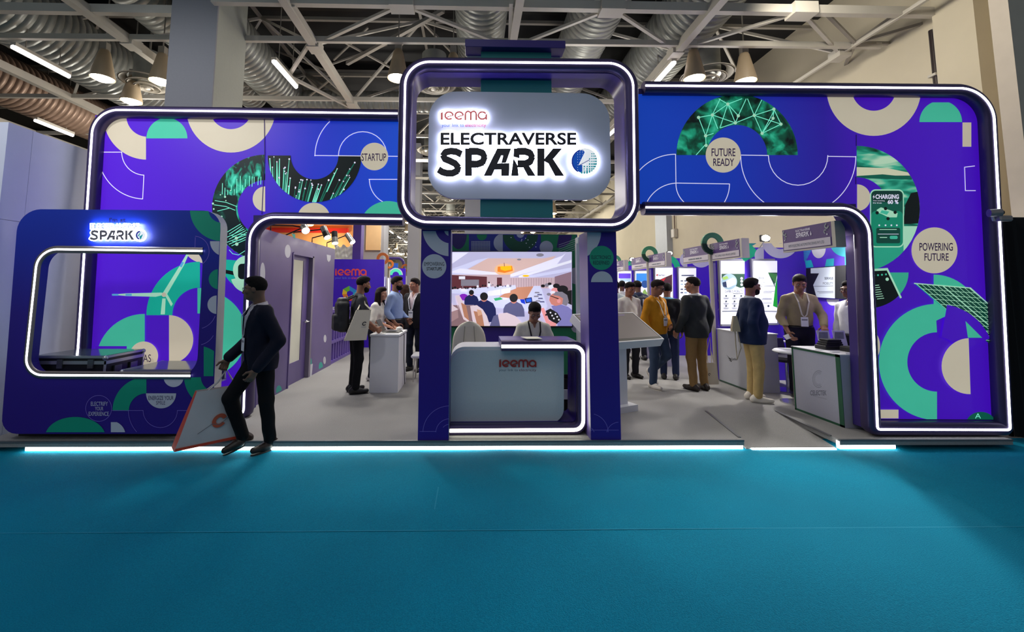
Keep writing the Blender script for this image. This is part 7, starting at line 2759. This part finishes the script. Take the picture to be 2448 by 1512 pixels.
pA = at_floor(853, 6.62)
person('young man in a grey tee with a black backpack and canvas tote bag', pA, math.radians(118), 1.77, skin_c=(150, 100, 74), shirt=(58, 58, 62), sleeve=.42, tuck=False, trousers=(18, 18, 22), shoes=(24, 22, 24), beard=True, hpitch=.12, lean=.08,
       arms={'r': ((-.24, -.02, 1.12), (-.16, -.24, .95)), 'l': ((.25, .0, 1.12), (.17, -.23, .95))}, hands={'r': {'curl': .8}, 'l': {'curl': .8}})
pB = at_floor(898, 7.5)
person('woman with long dark hair in a white top using the laptop', pB, math.radians(75), 1.60, skin_c=(190, 138, 112), hair='long', hair_c=(30, 20, 18), shirt=(222, 218, 208), sleeve=.45, tuck=False, trousers=(24, 26, 40), shoes=(190, 186, 186), female=True, lean=.12, hpitch=.05,
       arms={'r': ((-.22, -.06, 1.12), (-.12, -.30, 1.02)), 'l': ((.22, -.06, 1.12), (.10, -.30, 1.02))}, hands={'r': {'curl': .2, 'n': (0, 0, -1)}, 'l': {'curl': .2, 'n': (0, 0, -1)}})
pC = at_floor(944, 7.75)
person('man in a pale blue shirt and dark trousers facing right in the left aisle', pC, math.radians(78), 1.80, skin_c=(140, 96, 72), shirt=(150, 172, 214), trousers=(22, 24, 36), beard=True, arms={'r': ((-.25, .06, 1.13), (-.22, -.10, .93)), 'l': ((.25, .04, 1.13), (.2, -.14, .98))})
pD = at_floor(991, 8.3)
person('man in a black blazer facing the pale blue shirt man beside the column', pD, math.radians(-22), 1.78, skin_c=(176, 118, 90), shirt=(206, 186, 190), jacket=(30, 30, 34), trousers=(26, 30, 46), lanyard=(210, 210, 214), hyaw=math.radians(-20), hair_c=(40, 34, 34))
pE = at_floor(966, 9.3)
person('brown-haired visitor half hidden between the blue shirt and the black blazer', pE, math.radians(160), 1.66, skin_c=(150, 100, 78), hair='long', hair_c=(52, 34, 28), shirt=(90, 62, 56), trousers=(30, 30, 34), female=True, res=1.5)
# ---- receptionist
pF = at_floor(1270, 5.62)
person('receptionist in a white shirt with head bowed over the desk', (pF[0] + .02, 5.62, PZ - .29), math.radians(4), 1.72, skin_c=(158, 112, 88), shirt=(224, 220, 206), trousers=(30, 32, 40), hpitch=.62, lean=.12, lanyard=(46, 40, 44), badge=False, skip_legs=True,
       arms={'r': ((-.27, -.05, 1.12), (-.16, -.27, 1.06)), 'l': ((.27, -.05, 1.12), (.16, -.27, 1.06))}, hands={'r': {'curl': .3, 'n': (0, 0, -1)}, 'l': {'curl': .3, 'n': (0, 0, -1)}})
sc2 = thing('desk_stool', 'dark stool under the receptionist behind the desk', 'stool', (pF[0], 5.5, PZ))
MB().lathe([(0, .38), (.19, .38), (.21, .42), (.19, .46), (0, .46)], (pF[0], 5.55, PZ), 20, capb=False, capt=False).build('seat', _M['dark_leatherette'], sc2, smooth=True)
MB().tube([(pF[0], 5.55, PZ + .02), (pF[0], 5.55, PZ + .39)], .03, 10).build('post', M('chrome', (200, 200, 205)), sc2)
MB().lathe([(.22, 0), (.22, .015), (.03, .03)], (pF[0], 5.55, PZ), 20).build('foot', M('chrome', (200, 200, 205)), sc2)
# ---- right aisle
pG = at_floor(1474, 8.9)
person('visitor in a pale shirt seen from behind, half hidden by the right column', pG, math.radians(175), 1.76, skin_c=(120, 82, 64), shirt=(200, 214, 214), trousers=(40, 42, 50), res=1.3)
pH = at_floor(1506, 7.7)
person('man in a white shirt looking down behind the tilted touch kiosk', pH, math.radians(12), 1.72, skin_c=(150, 98, 74), shirt=(214, 212, 204), trousers=(40, 40, 46), hpitch=.22, hyaw=.1)
pI = at_floor(1528, 9.6)
person('dark-haired visitor with a striped backpack behind the white-shirted man', pI, math.radians(190), 1.78, skin_c=(120, 82, 64), shirt=(52, 58, 84), trousers=(40, 40, 50), res=1.3)
pI2 = at_floor(1490, 10.8)
person('far dark-haired visitor in a white top between two heads by the column', pI2, math.radians(150), 1.80, skin_c=(110, 76, 60), shirt=(220, 220, 224), trousers=(36, 36, 44), res=1.5)
pJ = at_floor(1570, 6.9)
person('man in a mustard sweatshirt with a white lanyard walking past the kiosk', pJ, math.radians(28), 1.75, skin_c=(150, 100, 76), shirt=(196, 130, 24), tuck=False, trousers=(54, 68, 92), shoes=(206, 200, 192), specs=True, hpitch=.30, hyaw=.35, lanyard=(230, 222, 206), girth=1.06, hair_c=(34, 26, 24),
       arms={'l': ((.235, .0, 1.12), (.06, -.20, 1.0)), 'r': ((-.26, .02, 1.11), (-.24, -.08, .88))}, legs={'r': ((-.10, -.02, .5), (-.10, .02, .085), -.2), 'l': ((.10, -.10, .52), (.10, .22, .22), .1, .9)})
pK = at_floor(1598, 7.6)
person('man in a black jacket over a light blue shirt close behind the mustard sweatshirt', pK, math.radians(155), 1.70, skin_c=(140, 96, 72), shirt=(116, 178, 212), jacket=(26, 28, 32), trousers=(36, 46, 78), shoes=(34, 32, 32), res=1.2)
pL = at_floor(1664, 6.78)
person('man in a grey blazer and khaki trousers standing with his back turned', pL, math.radians(196), 1.79, skin_c=(178, 126, 100), shirt=(226, 224, 220), jacket=(50, 52, 54), trousers=(140, 110, 70), shoes=(38, 28, 24), hyaw=math.radians(42), hair_c=(34, 28, 26),
       arms={'r': ((-.25, .03, 1.12), (-.26, -.04, .88)), 'l': ((.25, .03, 1.12), (.26, -.10, .90))})
pM = at_floor(1800, 6.12)
person('bearded man in a navy blazer and beige trousers facing the nearest booth', pM, math.radians(78), 1.76, skin_c=(150, 100, 76), shirt=(186, 190, 200), jacket=(24, 38, 72), trousers=(186, 160, 108), shoes=(216, 208, 196), beard=True, specs=True, girth=1.12, hyaw=math.radians(8), hair_c=(26, 20, 20),
       arms={'r': ((-.26, .10, 1.12), (-.18, .04, .93)), 'l': ((.26, .06, 1.12), (.24, -.02, .90))})
pN = at_floor(1912, 6.35)
person('man in a beige shirt looking down at the counter of the nearest booth', pN, math.radians(-14), 1.83, skin_c=(140, 92, 70), shirt=(146, 132, 104), trousers=(28, 26, 42), hpitch=.36, hyaw=math.radians(-14), lanyard=(196, 190, 178), lean=.10, hair_c=(24, 20, 20),
       arms={'l': ((.27, -.06, 1.13), (.16, -.30, 1.02)), 'r': ((-.24, -.01, 1.12), (-.23, -.20, .92))}, hands={'l': {'d': (-.3, -.75, -.45), 'n': (0, .3, -1), 'curl': .35}, 'r': {'curl': .6}})
pO = at_floor(2042, 5.75)
person('man in spectacles leaning into view at the right wing edge', pO, math.radians(-80), 1.72, skin_c=(120, 80, 62), shirt=(214, 214, 220), trousers=(30, 30, 40), specs=True, hpitch=.05, hair_c=(22, 18, 18), res=1.1)

# ---- bags
m_canvas = M('cream_canvas', (208, 200, 182), .85, var=.06, bump=.1)
m_bagblack = M('black_nylon', (24, 24, 28), .6, var=.15, bump=.1)


def bag(name, label, top, w, dpt, hgt, ang, mat, side=None, taper=.85, handle=None, flare=1.0, tilt=0.0):
    """soft open-topped bag hanging below `top`"""
    t = thing(name, label, 'bag', tuple(top))
    ca, sa = math.cos(ang), math.sin(ang)

    def W_(u, v, z):
        u2 = u + tilt * z
        return (top[0] + u2 * ca - v * sa, top[1] + u2 * sa + v * ca, top[2] + z)
    n = 10
    rows = []
    for j in range(n + 1):
        q = j / n
        z = -hgt * q
        ww = w / 2 * (taper + (flare - taper) * q)
        dd = dpt / 2 * (0.45 + .55 * min(1, q * 1.3))
        rows.append([(-ww, -dd), (0, -dd * 1.12), (ww, -dd), (ww * 1.01, 0), (ww, dd), (0, dd * 1.12), (-ww, dd), (-ww * 1.01, 0)])
    fb_, ft = MB(), MB()
    v = [W_(u, d_, -hgt * j / n) for j, r in enumerate(rows) for u, d_ in r]
    fr, sd = [], []
    for j in range(n):
        for k in range(8):
            l = (k + 1) % 8
            (sd if k in (2, 3, 6, 7) else fr).append((j * 8 + k, j * 8 + 8 + k, j * 8 + 8 + l, j * 8 + l))
    sd.append(tuple(n * 8 + k for k in range(8)))
    fb_.add(v, fr).build('panels', mat, t, smooth='all')
    ft.add(v, sd).build('gusset', side or mat, t, smooth=True)
    return t, W_


hp = walk.matrix_basis @ Vector((-.245, -.255, .80))
bt, BW = bag('shopping_bag', 'white shopping bag with red edges carried by the walking man', tuple(at(524, 928, hp.y - .05)), .56, .17, .53, math.radians(42), M('white_nonwoven', (196, 192, 196), .75, var=.1, bump=.15), M('red_nonwoven', (206, 66, 40), .7), .72, flare=1.0, tilt=.16)
for s_ in (-1, 1):
    MB().tube([BW(-.10, .03 * s_, -.005), BW(-.03, .015 * s_, .06), (hp.x + .01, hp.y, .825), BW(.12, .015 * s_, .05), BW(.16, .03 * s_, -.005)], .007, 6).build('handle', _M['white_nonwoven'], bt)
Q_ = Print(lambda u, v, o=0.0: Vector(BW(u, -(.17 / 2 * (0.45 + .55 * min(1, (-v / .53) * 1.3))) * (1.12 - .06 * abs(u) / .28) - .010 - o, v)), bt, step=.001)
m_redp = M('red_print', (190, 84, 56), .7)
Q_.rect(-.278, -.527, .278, -.50, _M['red_nonwoven'], 'red_hem')
Q_.ring(.05, -.31, .03, .065, 20, 330, m_redp, 'printed_swirl')
Q_.line([(-.12, -.40), (-.01, -.33), (.06, -.35), (.20, -.23)], .006, M('grey_print', (120, 112, 116), .7))
# canvas tote and backpack of the tee-shirt man
aA = math.radians(118)


def rel(p, a, x, fwd, z):
    """local (left x, forward) of someone at p turned by a"""
    c, s_ = math.cos(a), math.sin(a)
    return Vector((p[0] + x * c + fwd * s_, p[1] + x * s_ - fwd * c, p[2] + z))


def backpack(name, label, p, a, mat, w=.30, hgt=.48, d=.17, zt=1.42, back=.20, stripes=None, lift=1.0):
    t = thing(name, label, 'bag', tuple(rel(p, a, 0, -back, zt - hgt / 2)))
    f = Fld((-w / 2 - .06, back - .14, zt - hgt - .08), (w / 2 + .06, back + d + .12, zt + .1), .013)
    f.rbox((0, back + d * .38, zt - hgt * .52), (w / 2, d * .42, hgt * .46), .07, .03)
    f.rbox((0, back + d * .72, zt - hgt * .70), (w * .40, d * .26, hgt * .24), .04, .008)
    f.rbox((0, back + d * .34, zt - hgt * .08), (w * .40, d * .34, hgt * .10), .05, .006)
    f.cap((-.04, back + .03, zt + .02), (.04, back + .03, zt + .02), .012, .012, .01)
    f.bump(.003, 40, .9)
    t.location = p
    t.rotation_euler = (0, 0, a)
    np_mesh('sack', [f.mesh()], mat, t)
    for sx in (-1, 1):
        MB().tube([(sx * .09, back + .02, zt - .02), (sx * .105, .06, 1.475), (sx * .12, -.08, 1.43), (sx * .13, -.145, 1.28), (sx * .15, -.09, 1.12), (sx * .13, back, zt - hgt * .75)], .016, 6).build('strap', mat, t, True, True)
    if stripes:
        for sx in (-.05, .05):
            MB().box(sx - .012, sx + .012, back + d * .9, back + d * .96, zt - hgt * .85, zt - hgt * .1).build('stripe', stripes, t, False, True)
    return t


backpack('backpack', 'black backpack worn by the man in the grey tee', pA, aA, m_bagblack, .32, .52, .22, 1.44, .15)
backpack('backpack', 'dark backpack with pale stripes on the far visitor beside the kiosk', pI, math.radians(190), M('slate_nylon', (40, 46, 60), .6), .30, .46, .16, 1.43, .14, m_whiteink)
ta = rel(pA, aA, -.31, .02, 1.27)
tt, TW = bag('tote_bag', 'cream canvas tote bag with a small round logo on the shoulder of the backpack man', ta, .30, .10, .44, math.radians(20), m_canvas, None, .72, flare=1.05, tilt=.25)
sh_ = rel(pA, aA, -.20, .03, 1.475)
for s_ in (-1, 1):
    MB().tube([TW(-.09, .03 * s_, 0), sh_ + Vector((-.03, -.02 + .012 * s_, -.12)), sh_ + Vector((-.0, -.0, .02)), sh_ + Vector((.04, -.02 + .012 * s_, -.12)), TW(.10, .03 * s_, 0)], .010, 6).build('strap', m_canvas, tt)
tq = Print(lambda u, v, o=0.0: Vector(TW(u, -(.05 * (0.45 + .55 * min(1, (-v / .44) * 1.3))) * 1.12 - .003 - o, v)), tt, step=.001)
tq.ring(.06, -.20, .018, .030, 30, 330, m_inkblack, 'printed_logo')
tq.line([(.03, -.25), (.10, -.25)], .006, m_greyink)
# tote at the grey blazer man's knee
tl = Vector(at(1694, 868, 6.95))
tt, TW = bag('tote_bag', 'cream canvas tote bag hanging low from the grey blazer man', (tl.x, 6.92, tl.z), .22, .10, .33, math.radians(5), m_canvas, None, .95, flare=1.0)
for s_ in (-1, 1):
    MB().tube([TW(-.05, .03 * s_, 0), TW(-.04, .0, .2), TW(.0, -.04, .42), TW(.03, .0, .2), TW(.06, .03 * s_, 0)], .007, 6).build('strap', m_canvas, tt)
Print(lambda u, v, o=0.0: Vector(TW(u, -.055 - o, v)), tt, step=.001).ring(-.05, -.17, .012, .02, 0, 300, m_inkblack, 'printed_logo')
# rolled canvas bag at the navy blazer man's back
tb_ = Vector(at(1752, 772, 6.15))
tt, TW = bag('tote_bag', 'bunched beige bag with long straps behind the navy blazer man', (tb_.x, 6.1, tb_.z + .1), .12, .10, .22, math.radians(70), M('beige_canvas', (176, 164, 140), .85, var=.1, bump=.2), None, .6, flare=1.1)
MB().tube([TW(0, 0, -.05), TW(-.02, -.02, -.2), TW(-.05, -.05, -.45), TW(-.03, 0, -.62), TW(.02, 0, -.4), TW(.02, 0, -.1)], .007, 6).build('strap', _M['beige_canvas'], tt)
# booklet in the beige-shirted man's hand
bk_ = Vector(at(1888, 808, 6.13))
tag(MB().prism([bk_ + Vector((-.05, 0, -.03)), bk_ + Vector((.05, -.01, .01)), bk_ + Vector((.03, .03, .06)), bk_ + Vector((-.07, .04, .02))], (0, -.004, .006)).build('leaflet', M('white_paper', (236, 236, 232))), 'white leaflet in the lowered hand of the beige-shirted man', 'leaflet')
